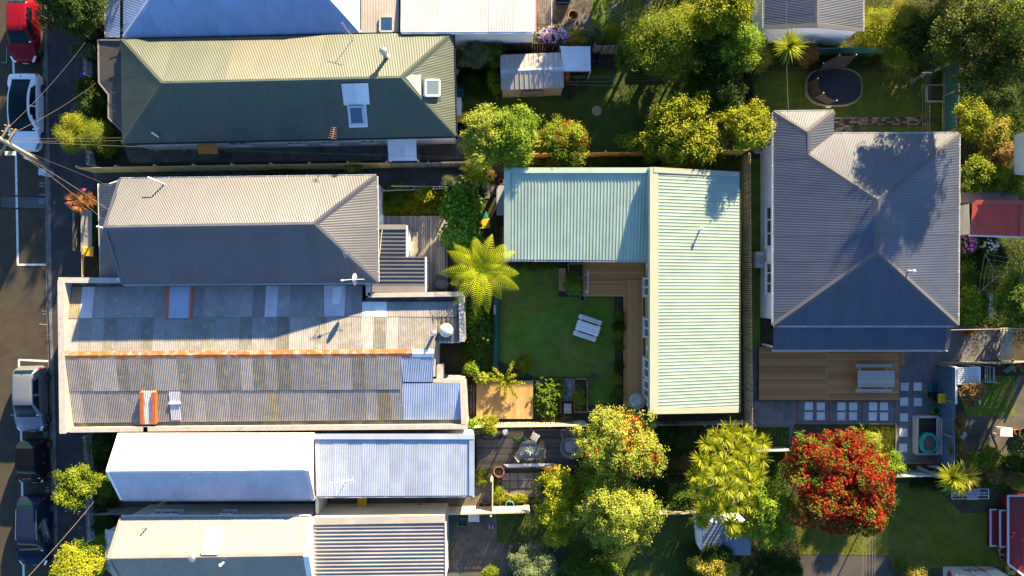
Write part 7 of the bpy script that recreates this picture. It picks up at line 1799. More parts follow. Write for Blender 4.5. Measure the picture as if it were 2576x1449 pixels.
# ================================================================== TREES AND SHRUBS
G1, G2 = 'trees in the gardens', 'shrubs in the gardens'
tree('tree', 'dense dark green tree over the footpath at the top left', 'tree', (186, 22), (94, 70), 3.6, 2.3, 'deep', 40, 24000, .11, 1, G1, r0=.14)
t = thing('hedge', 'small clipped grey green hedge block beside the white picket gate', 'hedge', P((219, 133))); c = P((219, 133), .8)
rg = np.random.default_rng(5); n = 9000; pos = rg.uniform(-1, 1, (n, 3)); ax = rg.integers(0, 3, n); pos[np.arange(n), ax] = np.sign(pos[np.arange(n), ax]) * rg.uniform(.8, 1.04, n); pos[:, 2] = np.where((ax == 2), np.abs(pos[:, 2]), pos[:, 2])
pos = np.sign(pos) * np.abs(pos) ** 1.0; nr_ = pos / np.linalg.norm(pos, axis=1, keepdims=True); pos = pos * np.array([.66, .40, .72]) * (1 - .12 * (np.abs(pos[:, [0]] * pos[:, [1]])) ** 2) + np.array(c)
nr_ = nr_ + unit(n, rg) * .6; nr_ /= np.linalg.norm(nr_, axis=1, keepdims=True)
npmesh('foliage', leaf_quads(pos, nr_, .055, .032, rg), 4, LEAF['grey'], t, attrs=np.repeat(rg.uniform(0, .6, n), 4))
mb = MB(); mb.box(c - Vector((0, 0, .1)), 1.15, .66, 1.2); mb.build('stems', mat('hedge_core', (.02, .03, .012), rough=1), t)
tree('shrub', 'low grey green shrub below the clipped hedge', 'shrub', (222, 88), (24, 14), .7, .6, 'grey', 9, 3000, .06, 3, G2)
tree('shrub', 'dark shrub under the brown front canopy, upper one', 'shrub', (222, 222), (36, 26), 1.3, 1.0, 'deep', 18, 7000, .08, 4, G2)
tree('shrub', 'dark shrub under the brown front canopy, lower one', 'shrub', (245, 262), (30, 36), 1.5, 1.2, 'deep', 18, 7000, .08, 5, G2)
tree('shrub', 'golden feathery shrub overhanging the footpath', 'shrub', (192, 335), (48, 58), 1.9, 1.3, 'gold', 26, 14000, .10, 6, G2, ratio=.16, lob=(.2, .36))
tree('shrub', 'olive feathery shrub against the brown front canopy', 'shrub', (255, 345), (50, 46), 1.9, 1.4, 'olive', 26, 15000, .10, 7, G2, ratio=.16)
t = thing('flax', 'spiky olive flax clump above the golden feathery shrub', 'plant', P((207, 255))); blades('leaves', t, P((207, 255), 1.3), 60, .75, .045, LEAF['flax'], 3, droop=.7); mb = MB(); mb.tube([P((207, 255)), P((207, 255), 1.3)], .09, 8); mb.build('trunk', BARK, t)
t = thing('cordyline', 'orange red cordyline heads in front of the charcoal villa', 'plant', P((205, 508)))
for i, (x, y) in enumerate(((558, 62), (640, 22), (690, 75), (605, 108), (655, 60))):
    p = Q('01', x, y, 2.0 - .2 * (i % 3)); blades('leaf_head', t, p, 46, .52, .05, LEAF['cordred'], 30 + i, droop=.55, el=(-.3, 1.2)); mb = MB(); mb.tube([P((207, 508)), p], .05, 6); mb.build('stem', BARK, t)
mb = MB(); p = Q('00', 632, 1435, 2.0); mb.lathe([(0, 0), (.12, .03), (.06, .1), (0, .1)], p, 9); mb.build('pink_flower', mat('magenta', (.45, .04, .22)), t)
for i, (x, y) in enumerate(((712, 195), (735, 330), (700, 120))):
    t = thing('agapanthus', ('large strappy green clump beside the charcoal verandah', 'strappy green clump near the yellow bin at the charcoal verandah', 'strappy green clump under the orange cordyline')[i], 'plant', Q('01', x, y)); blades('leaves', t, Q('01', x, y, .15), 44, .75, .06, LEAF['mid'], 60 + i, el=(.1, 1.2), droop=.9)
tree('tree', 'yellow green twiggy street shrub over the footpath beside the small black car', 'tree', (198, 1221), (66, 56), 2.2, 1.3, 'olive', 38, 13000, .10, 8, G1, lob=(.14, .28), bark=BARKG, branches=14)
tree('tree', 'rounded yellow green tree at the bottom left corner', 'tree', (205, 1425), (62, 60), 2.6, 1.5, 'gold', 40, 20000, .10, 9, G1)
tree('tree', 'darker green shrub behind the bottom left corner tree', 'tree', (240, 1375), (46, 40), 2.0, 1.2, 'mid', 20, 9000, .09, 10, G1)
tree('shrub', 'dark shrub filling the corner beside the white cottage gable', 'shrub', (268, 1225), (26, 44), 1.6, 1.2, 'mid', 18, 8000, .08, 11, G2)
tree('shrub', 'dark hedge strip in the front yard of the white cottage', 'shrub', (258, 1120), (20, 36), .9, .8, 'deep', 16, 6000, .08, 12, G2)
tree('shrub', 'dark ground plants below the white picket fence', 'shrub', (258, 1312), (24, 42), .8, .6, 'deep', 16, 6000, .08, 13, G2)
# behind the green villa
tree('shrub', 'grey green shrub with creamy tips beside the white south wall', 'shrub', (1192, 142), (46, 38), 1.6, 1.1, 'grey', 26, 12000, .08, 14, G2)
tree('shrub', 'darker half of the grey green shrub near the garden shed', 'shrub', (1235, 138), (36, 36), 1.5, 1.0, 'mid', 20, 9000, .08, 15, G2)
tree('shrub', 'bright leafy vine at the corner of the garden shed', 'shrub', (1243, 212), (16, 40), .7, .6, 'bright', 14, 5000, .09, 16, G2)
tree('shrub', 'dark low planting below the grey green shrub', 'shrub', (1188, 200), (28, 30), .5, .5, 'deep', 14, 5000, .08, 17, G2)
tree('tree', 'big sunlit pale green tree at the end of the gravel drive', 'tree', (1224, 350), (62, 76), 3.6, 1.7, 'pale', 40, 24000, .10, 18, G1, r0=.13)
tree('tree', 'bright yellow green tree joined right of the pale green tree', 'tree', (1296, 348), (66, 80), 3.9, 1.8, 'bright', 44, 28000, .10, 19, G1, r0=.13)
t = thing('cabbage_tree', 'golden green cabbage tree head between flowering shrub and bright tree', 'tree', P((1372, 365))); p = P((1372, 356), 3.4); blades('leaf_head', t, p, 150, .92, .05, LEAF['straw'], 71, el=(-.5, 1.4), droop=.45); mb = MB(); mb.tube([P((1372, 365)), p], [.12, .09], 8); mb.build('trunk', BARKG, t)
t, lc, lr = tree('tree', 'yellow green tree with red brush flowers right of the golden cabbage tree', 'tree', (1428, 358), (66, 66), 3.2, 1.5, 'olive', 34, 20000, .09, 20, G1)
cR = P((1448, 345), 3.4); blossom(t, lc, lr, 150, .16, LEAF['redbl'], 3, pick=lambda v: abs(v[0] - cR.x) < .9 and abs(v[1] - cR.y) < .9)
t = thing('yucca', 'glossy green yucca clump at the end of the gravel drive', 'plant', P((1205, 430)))
for i, (x, y) in enumerate(((1655, 1215), (1612, 1290), (1700, 1285), (1668, 1335), (1735, 1250), (1620, 1340), (1715, 1345))):
    p = Q('10', x, y, 2.4 - .25 * (i % 3)); blades('leaf_head', t, p, 46, .68, .07, LEAF['yucca'], 80 + i, droop=.35, el=(-.4, 1.3)); mb = MB(); mb.tube([P((1204, 432)), p], .06, 6); mb.build('stem', BARK, t)
tree('tree', 'wide yellow green fruit tree overhanging the tan fence', 'tree', (1722, 335), (122, 100), 3.2, 1.5, 'gold', 60, 26000, .12, 21, G1, lob=(.12, .24), r0=.14, branches=12)
tree('tree', 'airy left branch of yellow green leaves above the tan fence', 'tree', (1600, 358), (50, 24), 2.6, .6, 'olive', 16, 3600, .11, 22, G1, lob=(.2, .4))
tree('tree', 'yellow orange tipped tree left of the slate roofed house', 'tree', (1880, 322), (58, 68), 3.6, 1.6, 'gold', 36, 17000, .10, 23, G1, lob=(.18, .32))
tree('tree', 'dark tree with star shaped yellow shoots below the rotary clothesline', 'tree', (1672, 108), (112, 88), 3.0, 2.7, 'olive', 60, 34000, .16, 24, G1, ratio=.2, r0=.15)
tree('shrub', 'added dense dark shrub low under the star shoot tree, screening sun from the lawn', 'shrub', (1655, 150), (105, 40), 1.2, 1.3, 'deep', 40, 15000, .11, 30, G2)  # added to stop sun passing under the crown onto the lawn
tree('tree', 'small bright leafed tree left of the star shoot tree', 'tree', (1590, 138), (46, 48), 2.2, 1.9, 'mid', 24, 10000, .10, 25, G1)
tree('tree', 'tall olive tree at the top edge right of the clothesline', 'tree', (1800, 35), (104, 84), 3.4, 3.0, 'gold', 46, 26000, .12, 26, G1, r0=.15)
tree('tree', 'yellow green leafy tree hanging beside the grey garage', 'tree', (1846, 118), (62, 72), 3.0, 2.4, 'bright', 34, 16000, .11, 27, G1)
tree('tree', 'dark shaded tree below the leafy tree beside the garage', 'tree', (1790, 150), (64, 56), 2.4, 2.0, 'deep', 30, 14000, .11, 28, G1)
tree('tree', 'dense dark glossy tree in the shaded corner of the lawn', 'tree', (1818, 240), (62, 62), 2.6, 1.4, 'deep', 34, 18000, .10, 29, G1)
tree('shrub', 'shaded shrub with purple flowers at the lawn edge', 'shrub', (1742, 208), (22, 34), 1.0, .8, 'mid', 14, 5000, .08, 31, G2)
# hydrangeas and their neighbours
def hydrangea(label, px, rp, z, m, n, seed, r=.085):
    t, lc, lr = tree('hydrangea', label, 'hydrangea', px, rp, z, .55, 'mid', 16, 4500, .11, seed, 'hydrangeas', ratio=.65)
    rg = np.random.default_rng(seed); me = None; c = P(px, z); s = (H - z) / H / K
    for i in range(n):
        for _ in range(20):
            a = rg.uniform(-1, 1, 2)
            if a @ a < 1: break
        p = c + Vector((a[0] * rp[0] * s, a[1] * rp[1] * s, .60 * math.sqrt(max(0, 1 - a @ a)) + rg.uniform(-.03, .06)))
        if me is None:
            bm = bmesh.new(); bmesh.ops.create_icosphere(bm, subdivisions=2, radius=r)
            for v in bm.verts: v.co *= 1 + .14 * math.sin(v.co.x * 90) * math.cos(v.co.y * 80) * math.sin(v.co.z * 85 + 1)
            me = bpy.data.meshes.new('flower_head'); bm.to_mesh(me); bm.free(); me.materials.append(m)
        o = bpy.data.objects.new('flower_head', me); COL.objects.link(o); o.parent = t; o.location = p - off(t); k = rg.uniform(.8, 1.25); o.scale = (k, k, k * .85)
    return t
hydrangea('mauve hydrangea below the wire pergola', (1392, 94), (43, 24), .8, mat('mauve_flower', (.50, .30, .50), rough=.8, rnd=.2, var=.15, scale=20), 120, 40)
hydrangea('pink hydrangea below the red roofed shed', (2428, 612), (23, 27), .9, mat('pink_flower', (.42, .10, .32), rough=.8, rnd=.2, var=.15, scale=20), 48, 41)
hydrangea('white hydrangea below the red roofed shed', (2484, 618), (23, 18), .8, mat('white_flower', (.58, .60, .56), rough=.8, rnd=.1, var=.1, scale=20), 40, 42, .07)
tree('shrub', 'rust and gold shrub right of the mauve hydrangea', 'shrub', (1452, 93), (26, 22), .9, .7, 'straw', 14, 5000, .08, 43, G2)
tree('shrub', 'grey green bushy plant left of the weathered paling fence', 'shrub', (1492, 92), (28, 26), .9, .7, 'grey', 14, 5000, .08, 44, G2)
tree('shrub', 'sunlit yellow weeds behind the weathered paling fence', 'shrub', (1532, 84), (28, 30), .4, .4, 'gold', 16, 5000, .09, 45, G2)
# top right
t = thing('cabbage_tree', 'round sunlit cabbage tree head below the grey garage', 'tree', P((1992, 128))); p = P((1985, 117), 4.2); blades('leaf_head', t, p, 190, 1.05, .055, LEAF['yucca'], 90, el=(-.5, 1.45), droop=.4); mb = MB(); mb.tube([P((1992, 128)), p], [.14, .10], 8); mb.build('trunk', BARKG, t)
tree('shrub', 'golden feathery bush left of the round cabbage tree', 'shrub', (1905, 135), (34, 56), 1.8, 1.2, 'straw', 24, 11000, .11, 46, G2, ratio=.18)
tree('shrub', 'brown feathery bush right of the round cabbage tree', 'shrub', (2032, 142), (32, 26), 1.2, .9, 'rust', 16, 6000, .10, 47, G2, ratio=.2)
tree('shrub', 'sunlit yellow grassy bush right of the grey garage', 'shrub', (2205, 72), (80, 58), 1.6, 1.2, 'gold', 36, 17000, .13, 48, G2, ratio=.2)
tree('shrub', 'tall straw grasses at the top of the grassy bush', 'shrub', (2270, 45), (50, 36), 1.5, 1.2, 'straw', 24, 9000, .13, 49, G2, ratio=.16)
tree('shrub', 'olive feathery bush overhanging the teal fence', 'shrub', (2262, 138), (58, 44), 1.6, 1.2, 'olive', 22, 11000, .10, 50, G2, ratio=.2)
tree('shrub', 'dark undergrowth between teal fence and big tree', 'shrub', (2335, 105), (72, 74), 2.0, 1.9, 'deep', 40, 20000, .11, 51, G2)
t, lc, lr = tree('tree', 'huge dark spreading tree with pale limbs at the top right corner', 'tree', (2470, 110), (150, 150), 6.2, 2.6, 'olivedark', 80, 30000, .13, 52, G1, r0=.13, bark=BARKG, branches=16, lob=(.14, .26))
tree('tree', 'olive upper crown of a tree at the extreme top right', 'tree', (2560, 30), (110, 100), 8.2, 2.6, 'olive', 44, 5000, .12, 53, G1, r0=.16, bark=BARKG)
tree('shrub', 'sunlit yellow shrub right of the tall teal fence', 'shrub', (2440, 300), (46, 62), 1.9, 1.3, 'gold', 26, 11000, .10, 54, G2)
tree('shrub', 'straw coloured shrub right of the slate roof corner', 'shrub', (2485, 345), (54, 56), 1.6, 1.2, 'straw', 26, 10000, .10, 55, G2)
tree('shrub', 'rust orange shrub beside the white house corner', 'shrub', (2512, 395), (42, 42), 1.4, 1.1, 'rust', 20, 8000, .09, 56, G2)
tree('shrub', 'green gold shrub above the faded pink roof', 'shrub', (2450, 440), (52, 50), 1.9, 1.2, 'olive', 26, 11000, .10, 57, G2)
tree('shrub', 'twiggy shrub above the red roofed shed', 'shrub', (2525, 455), (62, 42), 2.0, 1.1, 'olive', 24, 8000, .10, 58, G2, bark=BARKG, branches=12)
tree('shrub', 'dim shrub behind the big spreading tree', 'shrub', (2500, 245), (60, 36), 1.2, 1.0, 'deep', 24, 9000, .10, 59, G2)
# right of the slate roofed house
tree('shrub', 'mid green creeper below the pink hydrangea', 'shrub', (2432, 690), (20, 46), .8, .7, 'mid', 16, 7000, .10, 61, G2, ratio=.8)
tree('shrub', 'bright lime shrub right of the slate roof edge', 'shrub', (2440, 770), (36, 46), 1.2, .9, 'bright', 26, 12000, .11, 62, G2, ratio=.7)
tree('shrub', 'yellow plants beneath the bare rotary clothesline', 'shrub', (2490, 700), (30, 36), .7, .6, 'gold', 18, 5000, .10, 63, G2)
tree('tree', 'dense dark olive tree at the right edge below the clothesline', 'tree', (2552, 760), (54, 78), 2.6, 1.5, 'mid', 40, 20000, .10, 64, G1)
tree('shrub', 'dark plants around the white hydrangea', 'shrub', (2500, 640), (40, 34), .6, .5, 'deep', 18, 6000, .10, 65, G2)
t = thing('wire_frame', 'tangled pale blue wire frame on the lime shrub', 'frame', Q('31', 1690, 860)); mb = MB()
for i in range(26):
    a = Q('31', R.uniform(1650, 1735), R.uniform(750, 960), R.uniform(1.6, 2.2)); b = Q('31', R.uniform(1650, 1735), R.uniform(750, 960), R.uniform(1.6, 2.2)); mb.tube([a, b], .010, 5)
for x in (1655, 1730): mb.tube([Q('31', x, 760, 0), Q('31', x, 760, 2.0)], .015, 5); mb.tube([Q('31', x, 950, 0), Q('31', x, 950, 2.0)], .015, 5)
mb.build('wires', mat('wire_blue', (.40, .50, .52), rough=.5), t)
t = thing('grass_tuft', 'brown tussock below the verandah corner by the gravel yard', 'plant', P((2435, 835))); blades('leaves', t, P((2435, 835), .1), 90, .6, .025, LEAF['rust'], 91, el=(.1, 1.3), droop=.9)
# vine hedge in the middle
tree('hedge', 'big leafed vine hedge over the boundary fence, upper half', 'hedge', (1162, 525), (44, 50), 1.7, 1.0, 'vine', 36, 8500, .19, 66, G2, ratio=.85, upb=1.2)
tree('hedge', 'big leafed vine hedge over the boundary fence, lower half', 'hedge', (1168, 588), (42, 46), 1.7, 1.0, 'vine', 36, 8000, .19, 67, G2, ratio=.85, upb=1.2)
tree('shrub', 'autumn yellow bush at the head of the weedy garden', 'shrub', (1070, 492), (22, 20), .9, .6, 'gold', 12, 3000, .10, 68, G2, ratio=.6)
tree('shrub', 'silvery dry shrub at the end of the driveway', 'shrub', (1130, 455), (22, 14), 1.4, .5, 'grey', 12, 2500, .08, 69, G2, ratio=.12)
tree('shrub', 'low weeds in the garden beside the charcoal villa', 'shrub', (995, 505), (34, 22), .25, .3, 'mid', 16, 4000, .08, 70, G2)
# tree fern
c = P((1209, 684), 3.6); t = thing('tree_fern', 'bright lime tree fern spreading over the workshop corner', 'tree fern', (c.x, c.y, 0)); FM = LEAF['fern']
rg = np.random.default_rng(8)
def frond(p0, az, L, seed, el0=.75, w=.34):
    rg = np.random.default_rng(seed); V, T = [], []; n = 24; p = np.array(p0, float); hd = np.array([math.cos(az), math.sin(az), 0]); sd_ = np.array([-hd[1], hd[0], 0]); up = np.array([0, 0, 1.])
    tn = rg.uniform(0, .5)
    for k in range(n):
        f = k / (n - 1); e = el0 - 1.55 * f - .2 * f * f; d = hd * math.cos(e) + up * math.sin(e); q_ = p + d * L / n; nrm = np.cross(d, sd_)
        r_ = .022 * (1 - f) + .005; V += [p - sd_ * r_, p + sd_ * r_, q_ + sd_ * r_, q_ - sd_ * r_]; T += [tn] * 4
        if f > .10:
            pl = w * min(1, .25 + f * 2.4) * (1 - max(0, (f - .32) / .68) ** 1.25) + .02
            for s in (1, -1):
                dr = sd_ * s * .92 + d * .40; dr = dr / np.linalg.norm(dr); pw = L / n * .27; a = p + d * L / n * .5
                m1 = a + dr * pl * .55 - up * pl * .05; e1 = a + dr * pl - up * pl * .28
                tt = np.clip(tn + rg.uniform(0, .5), 0, 1)
                V += [a - d * pw * .5, a + d * pw * .5, m1 + d * pw * .75, m1 - d * pw * .75]; V += [m1 - d * pw * .75, m1 + d * pw * .75, e1 + d * pw * .12, e1 - d * pw * .12]; T += [tt] * 8
        p = q_
    return npmesh('frond', np.array(V), 4, FM, t, attrs=T)
for i in range(14): frond(c, 2 * math.pi * i / 14 + rg.uniform(-.12, .12), rg.uniform(2.5, 3.05) * (1 if i % 4 else .85), 200 + i, el0=rg.uniform(.5, .95), w=rg.uniform(.52, .66))
for i in range(4): frond(c + Vector((0, 0, .1)), 2 * math.pi * i / 4 + .3, rg.uniform(1.5, 1.9), 300 + i, el0=1.15, w=.34)
mb = MB(); mb.tube([(c.x, c.y, 0), (c.x, c.y, 3.62)], [.16, .13], 10); mb.build('trunk', BARK, t)
# garden strip by the light well and lawn
tree('shrub', 'bright broad leaved plant beside the workshop parapet', 'shrub', (1192, 795), (22, 26), .6, .5, 'bright', 12, 2200, .20, 73, G2, ratio=.5)
tree('shrub', 'broad green leaves left of the rain tank, middle clump', 'shrub', (1205, 835), (26, 24), .6, .5, 'mid', 12, 2200, .20, 74, G2, ratio=.5)
tree('shrub', 'dark leafy creeper below the broad leaves', 'shrub', (1200, 885), (22, 40), .4, .4, 'mid', 14, 3500, .12, 75, G2)
tree('shrub', 'small lime shrub at the corner of the light well', 'shrub', (1185, 925), (16, 18), .7, .5, 'bright', 10, 2200, .10, 76, G2)
tree('shrub', 'variegated pale shrub above the plywood sheet', 'shrub', (1218, 952), (28, 14), .6, .4, 'pale', 12, 3000, .09, 77, G2)
t = thing('shrub', 'star armed golden shrub spreading over the plywood sheet', 'shrub', P((1278, 968))); cc = P((1272, 955), .8)
Vs, Ts = [], []; rg = np.random.default_rng(77)
for a_, L_ in ((-.2, 1.1), (-1.0, 1.3), (-1.6, 1.15), (1.2, 1.2), (2.4, 1.0), (3.1, 1.0), (.5, .7), (-2.3, .8)):
    d = np.array([math.cos(a_), math.sin(a_), .05]); m_ = 260; f = rg.uniform(.05, 1, m_); pos = np.array(cc) + d * (f * L_)[:, None] + rg.normal(scale=.05, size=(m_, 3)); pos[:, 2] += .25 * np.sin(f * 2.6)
    nn = unit(m_, rg) * .8 + np.array([0, 0, 1]); nn /= np.linalg.norm(nn, axis=1, keepdims=True); Vs.append(leaf_quads(pos, nn, .10, .06, rg)); Ts.append(np.repeat(rg.uniform(.4, 1, m_), 4))
npmesh('foliage', np.concatenate(Vs), 4, LEAF['gold'], t, attrs=np.concatenate(Ts)); mb = MB()
for a_, L_ in ((-.2, 1.1), (-1.0, 1.3), (-1.6, 1.15), (1.2, 1.2), (2.4, 1.0), (3.1, 1.0)): mb.tube([Vector((cc.x, cc.y, 0)), cc, cc + Vector((math.cos(a_) * L_ * .9, math.sin(a_) * L_ * .9, .2))], [.02, .015, .006], 5)
mb.build('stems', BARK, t)
tree('shrub', 'lime weed patch on the lawn by the golden star shrub', 'shrub', (1322, 918), (18, 34), .2, .25, 'gold', 14, 3000, .08, 78, G2)
tree('shrub', 'lime plants at the workshop corner below the plywood sheet', 'shrub', (1196, 1070), (18, 12), .8, .5, 'bright', 10, 2200, .10, 79, G2)
tree('shrub', 'golden shrub growing through the pale fence', 'shrub', (1233, 1070), (17, 24), 1.4, .6, 'gold', 12, 3000, .09, 80, G2)
tree('shrub', 'broad leaved vegetables in the left brick bed', 'shrub', (1380, 1000), (30, 46), .35, .35, 'mid', 20, 2600, .20, 81, G2, ratio=.7, upb=1.2)
tree('shrub', 'feathery vegetables in the right brick bed', 'shrub', (1458, 1000), (17, 38), .35, .3, 'bright', 16, 4500, .07, 82, G2)
tree('shrub', 'glossy dark green bush in the timber planter', 'shrub', (1441, 716), (26, 28), 1.1, .7, 'vine', 16, 5000, .09, 83, G2)
for i, (x, y, rx, ry, k_, lb) in enumerate(((1557, 795, 12, 12, 'mid', 'small green shrub at the head of the boardwalk bed'), (1556, 818, 15, 18, 'deep', 'round dark shrub in the boardwalk bed'), (1556, 842, 13, 14, 'olive', 'olive shrub in the boardwalk bed'), (1557, 872, 11, 14, 'mid', 'green shrub near the middle of the boardwalk bed'), (1556, 920, 13, 16, 'deep', 'dark low shrub in the lower boardwalk bed'), (1552, 955, 14, 18, 'olive', 'loose olive shrub in the lower boardwalk bed'), (1552, 995, 14, 22, 'mid', 'grassy green shrub at the end of the boardwalk bed'), (1492, 950, 8, 8, 'grey', 'small grey round shrub beside the right brick bed'))):
    tree('shrub', lb, 'shrub', (x, y), (rx, ry), .4, .4, k_, 9, 2500, .07, 100 + i, G2)
tree('shrub', 'narrow creeper strip under the eave of the sage roof', 'shrub', (1340, 668), (60, 7), .25, .25, 'mid', 20, 3500, .08, 110, G2)
tree('shrub', 'red brown sprawling ground plants above the pale fence', 'shrub', (1410, 1060), (62, 9), .3, .25, 'rust', 22, 5000, .08, 111, G2)
# pohutukawa group
t, lc, lr = tree('pohutukawa', 'round olive tree with scattered red blossom beside the boardwalk end', 'tree', (1560, 1110), (122, 104), 4.0, 2.4, 'pale', 80, 42000, .10, 120, G1, r0=.17, lob=(.16, .28))
cA, cB = P((1640, 1145), 4.5), P((1575, 1060), 4.5)
blossom(t, lc, lr, 260, .22, LEAF['redbl'], 4, pick=lambda v: (v[0] - cA.x) ** 2 + (v[1] - cA.y) ** 2 < 1.8 or (v[0] - cB.x) ** 2 + (v[1] - cB.y) ** 2 < .5); blossom(t, lc, lr, 110, .20, LEAF['redbl'], 5)
tree('tree', 'dark green tree between the two round sunlit trees', 'tree', (1515, 1190), (68, 60), 3.2, 1.7, 'olive', 36, 20000, .10, 121, G1)
tree('tree', 'large rounded yellow green tree below the flowering round tree', 'tree', (1546, 1284), (120, 112), 4.0, 2.5, 'pale', 90, 46000, .10, 122, G1, r0=.18, lob=(.15, .26))
tree('tree', 'yellow green hanging tree beside the paved patio', 'tree', (1410, 1268), (62, 108), 2.6, 1.6, 'gold', 56, 20000, .11, 123, G1, bark=BARKG, branches=14, lob=(.18, .34))
tree('tree', 'blue green cypress like tree at the bottom middle', 'tree', (1345, 1408), (66, 52), 2.6, 1.6, 'grey', 36, 22000, .07, 124, G1)
tree('tree', 'dark leafy tree at the bottom edge below the rounded tree', 'tree', (1490, 1430), (76, 44), 2.2, 1.3, 'mid', 36, 15000, .10, 125, G1)
tree('shrub', 'dark undergrowth right of the flowering round tree', 'shrub', (1680, 1085), (40, 30), .7, .6, 'deep', 20, 7000, .09, 126, G2)
tree('shrub', 'dim green bed plants above the yucca tree', 'shrub', (1720, 1245), (46, 34), .6, .5, 'mid', 24, 7000, .10, 127, G2)
tree('shrub', 'rusty tussocks in the shaded beds', 'shrub', (1715, 1165), (26, 18), .4, .35, 'rust', 14, 3500, .10, 128, G2, ratio=.16)
tree('shrub', 'dark climbing shrub on the pale blue shed roof', 'shrub', (1800, 1395), (54, 26), 2.3, .7, 'deep', 24, 9000, .09, 129, G2)
tree('tree', 'orange tipped bush at the bottom edge below the blue shed', 'tree', (1800, 1430), (72, 28), 2.6, 1.0, 'straw', 34, 11000, .09, 130, G1)
tree('tree', 'black green tree at the bottom edge left of the concrete slab', 'tree', (1965, 1425), (62, 40), 2.0, 1.3, 'deep', 30, 12000, .09, 131, G1)
# yucca tree
t = thing('yucca_tree', 'large many headed yucca tree with spiky sunlit rosettes', 'tree', P((1845, 1200))); rg = np.random.default_rng(44); b0_ = P((1845, 1195)); heads = []
hp_ = [(1650, 350), (1740, 365), (1810, 410), (1890, 440), (1530, 390), (1600, 420), (1470, 440), (1545, 500), (1690, 490), (1800, 520), (1880, 560), (1420, 560), (1500, 590), (1600, 600), (1700, 570), (1780, 640), (1870, 700), (1380, 690), (1450, 720), (1540, 680), (1620, 660), (1700, 700), (1390, 790), (1470, 820), (1560, 800), (1640, 780), (1720, 800), (1800, 780), (1880, 820), (1440, 930), (1530, 950), (1400, 1000), (1490, 920), (1620, 940), (1700, 900), (1780, 900), (1640, 1050), (1720, 1060), (1440, 1040), (1760, 1120), (1560, 870), (1660, 1110), (1850, 940)]
for i, (x, y) in enumerate(hp_):
    dx, dy = (x - 1640) / 300, (y - 720) / 380; z = 4.9 - 1.6 * (dx * dx + dy * dy) - rg.uniform(0, .7); p = Q('22', x + rg.uniform(-8, 8), y + rg.uniform(-8, 8), max(2.0, z))
    blades('leaf_head', t, p, 84, rg.uniform(.60, .76), .048, LEAF['yucca'], 400 + i, droop=.12, el=(-.5, 1.2)); heads.append(p)
mb = MB()
for i in range(0, len(heads), 2): h_ = heads[i]; mid = b0_.lerp(h_, .5) + Vector((0, 0, .5)); mb.tube([b0_ + Vector((0, 0, .9)), Vector((mid.x, mid.y, min(mid.z, h_.z - .3))), h_], [.12, .08, .05], 6)
mb.tube([b0_, b0_ + Vector((0, 0, 1.0))], [.28, .2], 10); mb.build('trunk', BARKG, t)
tree('tree', 'yellow green small leafed tree right of the yucca tree', 'tree', (1940, 1290), (70, 90), 3.2, 1.7, 'bright', 46, 20000, .10, 132, G1, lob=(.16, .3))
t, lc, lr = tree('pohutukawa', 'big tree covered in scarlet brush blossom', 'tree', (2100, 1205), (156, 146), 4.2, 2.5, 'mid', 120, 42000, .10, 133, G1, r0=.25, lob=(.13, .22))
blossom(t, lc, lr, 7600, .20, LEAF['redbl'], 6, per=9)
tree('tree', 'pale green shrub behind the scarlet tree on its right', 'tree', (2228, 1165), (42, 34), 1.7, 1.0, 'bright', 24, 11000, .09, 134, G1)
tree('shrub', 'pale flowering branch at the upper right of the scarlet tree', 'shrub', (2190, 1115), (24, 30), 1.8, .9, 'pale', 16, 5000, .09, 135, G2)
# cabbage tree lower right
t = thing('cabbage_tree', 'double headed yellow green cabbage tree on the lawn edge', 'tree', P((2392, 1195)))
for i, (x, y, z, n_) in enumerate(((1385, 705, 3.2, 240), (1485, 695, 3.0, 190), (1400, 745, 2.8, 120))): p = Q('32', x, y, z); blades('leaf_head', t, p, n_, .92, .055, LEAF['yucca'] if i != 1 else LEAF['straw'], 500 + i, el=(-.45, 1.4), droop=.45); mb = MB(); mb.tube([P((2392, 1195)), p], [.13, .09], 8); mb.build('trunk', BARKG, t)
for i, (x, y, rx, ry, z, k_, lb) in enumerate(((2505, 1198, 46, 18, 1.1, 'rust', 'pink flowered hedge right of the double headed cabbage tree'), (2565, 1208, 30, 18, 1.0, 'straw', 'straw coloured end of the pink flowered hedge'), (2438, 985, 32, 34, 2.2, 'rust', 'rust coloured vine spilling over the white pergola'), (2408, 1070, 14, 26, 1.7, 'rust', 'upper part of the rust coloured vine strip on the blue fence'), (2404, 1125, 17, 34, 1.6, 'rust', 'lower part of the rust coloured vine strip on the blue fence'), (2442, 1152, 18, 18, .8, 'bright', 'lime plant in the timber bed near the cabbage tree'), (2483, 1150, 24, 28, .9, 'olive', 'yellow leafed plant right of the lime plant'), (2545, 1155, 16, 14, .9, 'mid', 'leafy plant over the pale round pot'), (2575, 1170, 16, 30, .8, 'mid', 'leafy planter at the right edge'), (2355, 1215, 30, 14, .4, 'deep', 'dark flower bed under the pale corrugated fence'), (2310, 1215, 26, 10, .4, 'deep', 'dark ground plants with pale flowers behind the scarlet tree'), (2300, 1442, 26, 12, 1.0, 'straw', 'orange flowered plant at the bottom edge beside the concrete slab'), (2265, 1425, 12, 12, .5, 'mid', 'small green plant at the corner of the concrete slab'))):
    t, lc, lr = tree('shrub', lb, 'shrub', (x, y), (rx, ry), z, min(.8, z * .7), k_, 14, 5000 if rx * ry > 400 else 2500, .09, 600 + i, G2)
    if i == 0: blossom(t, lc, lr, 60, .09, LEAF['pinkbl'], 9, per=6)
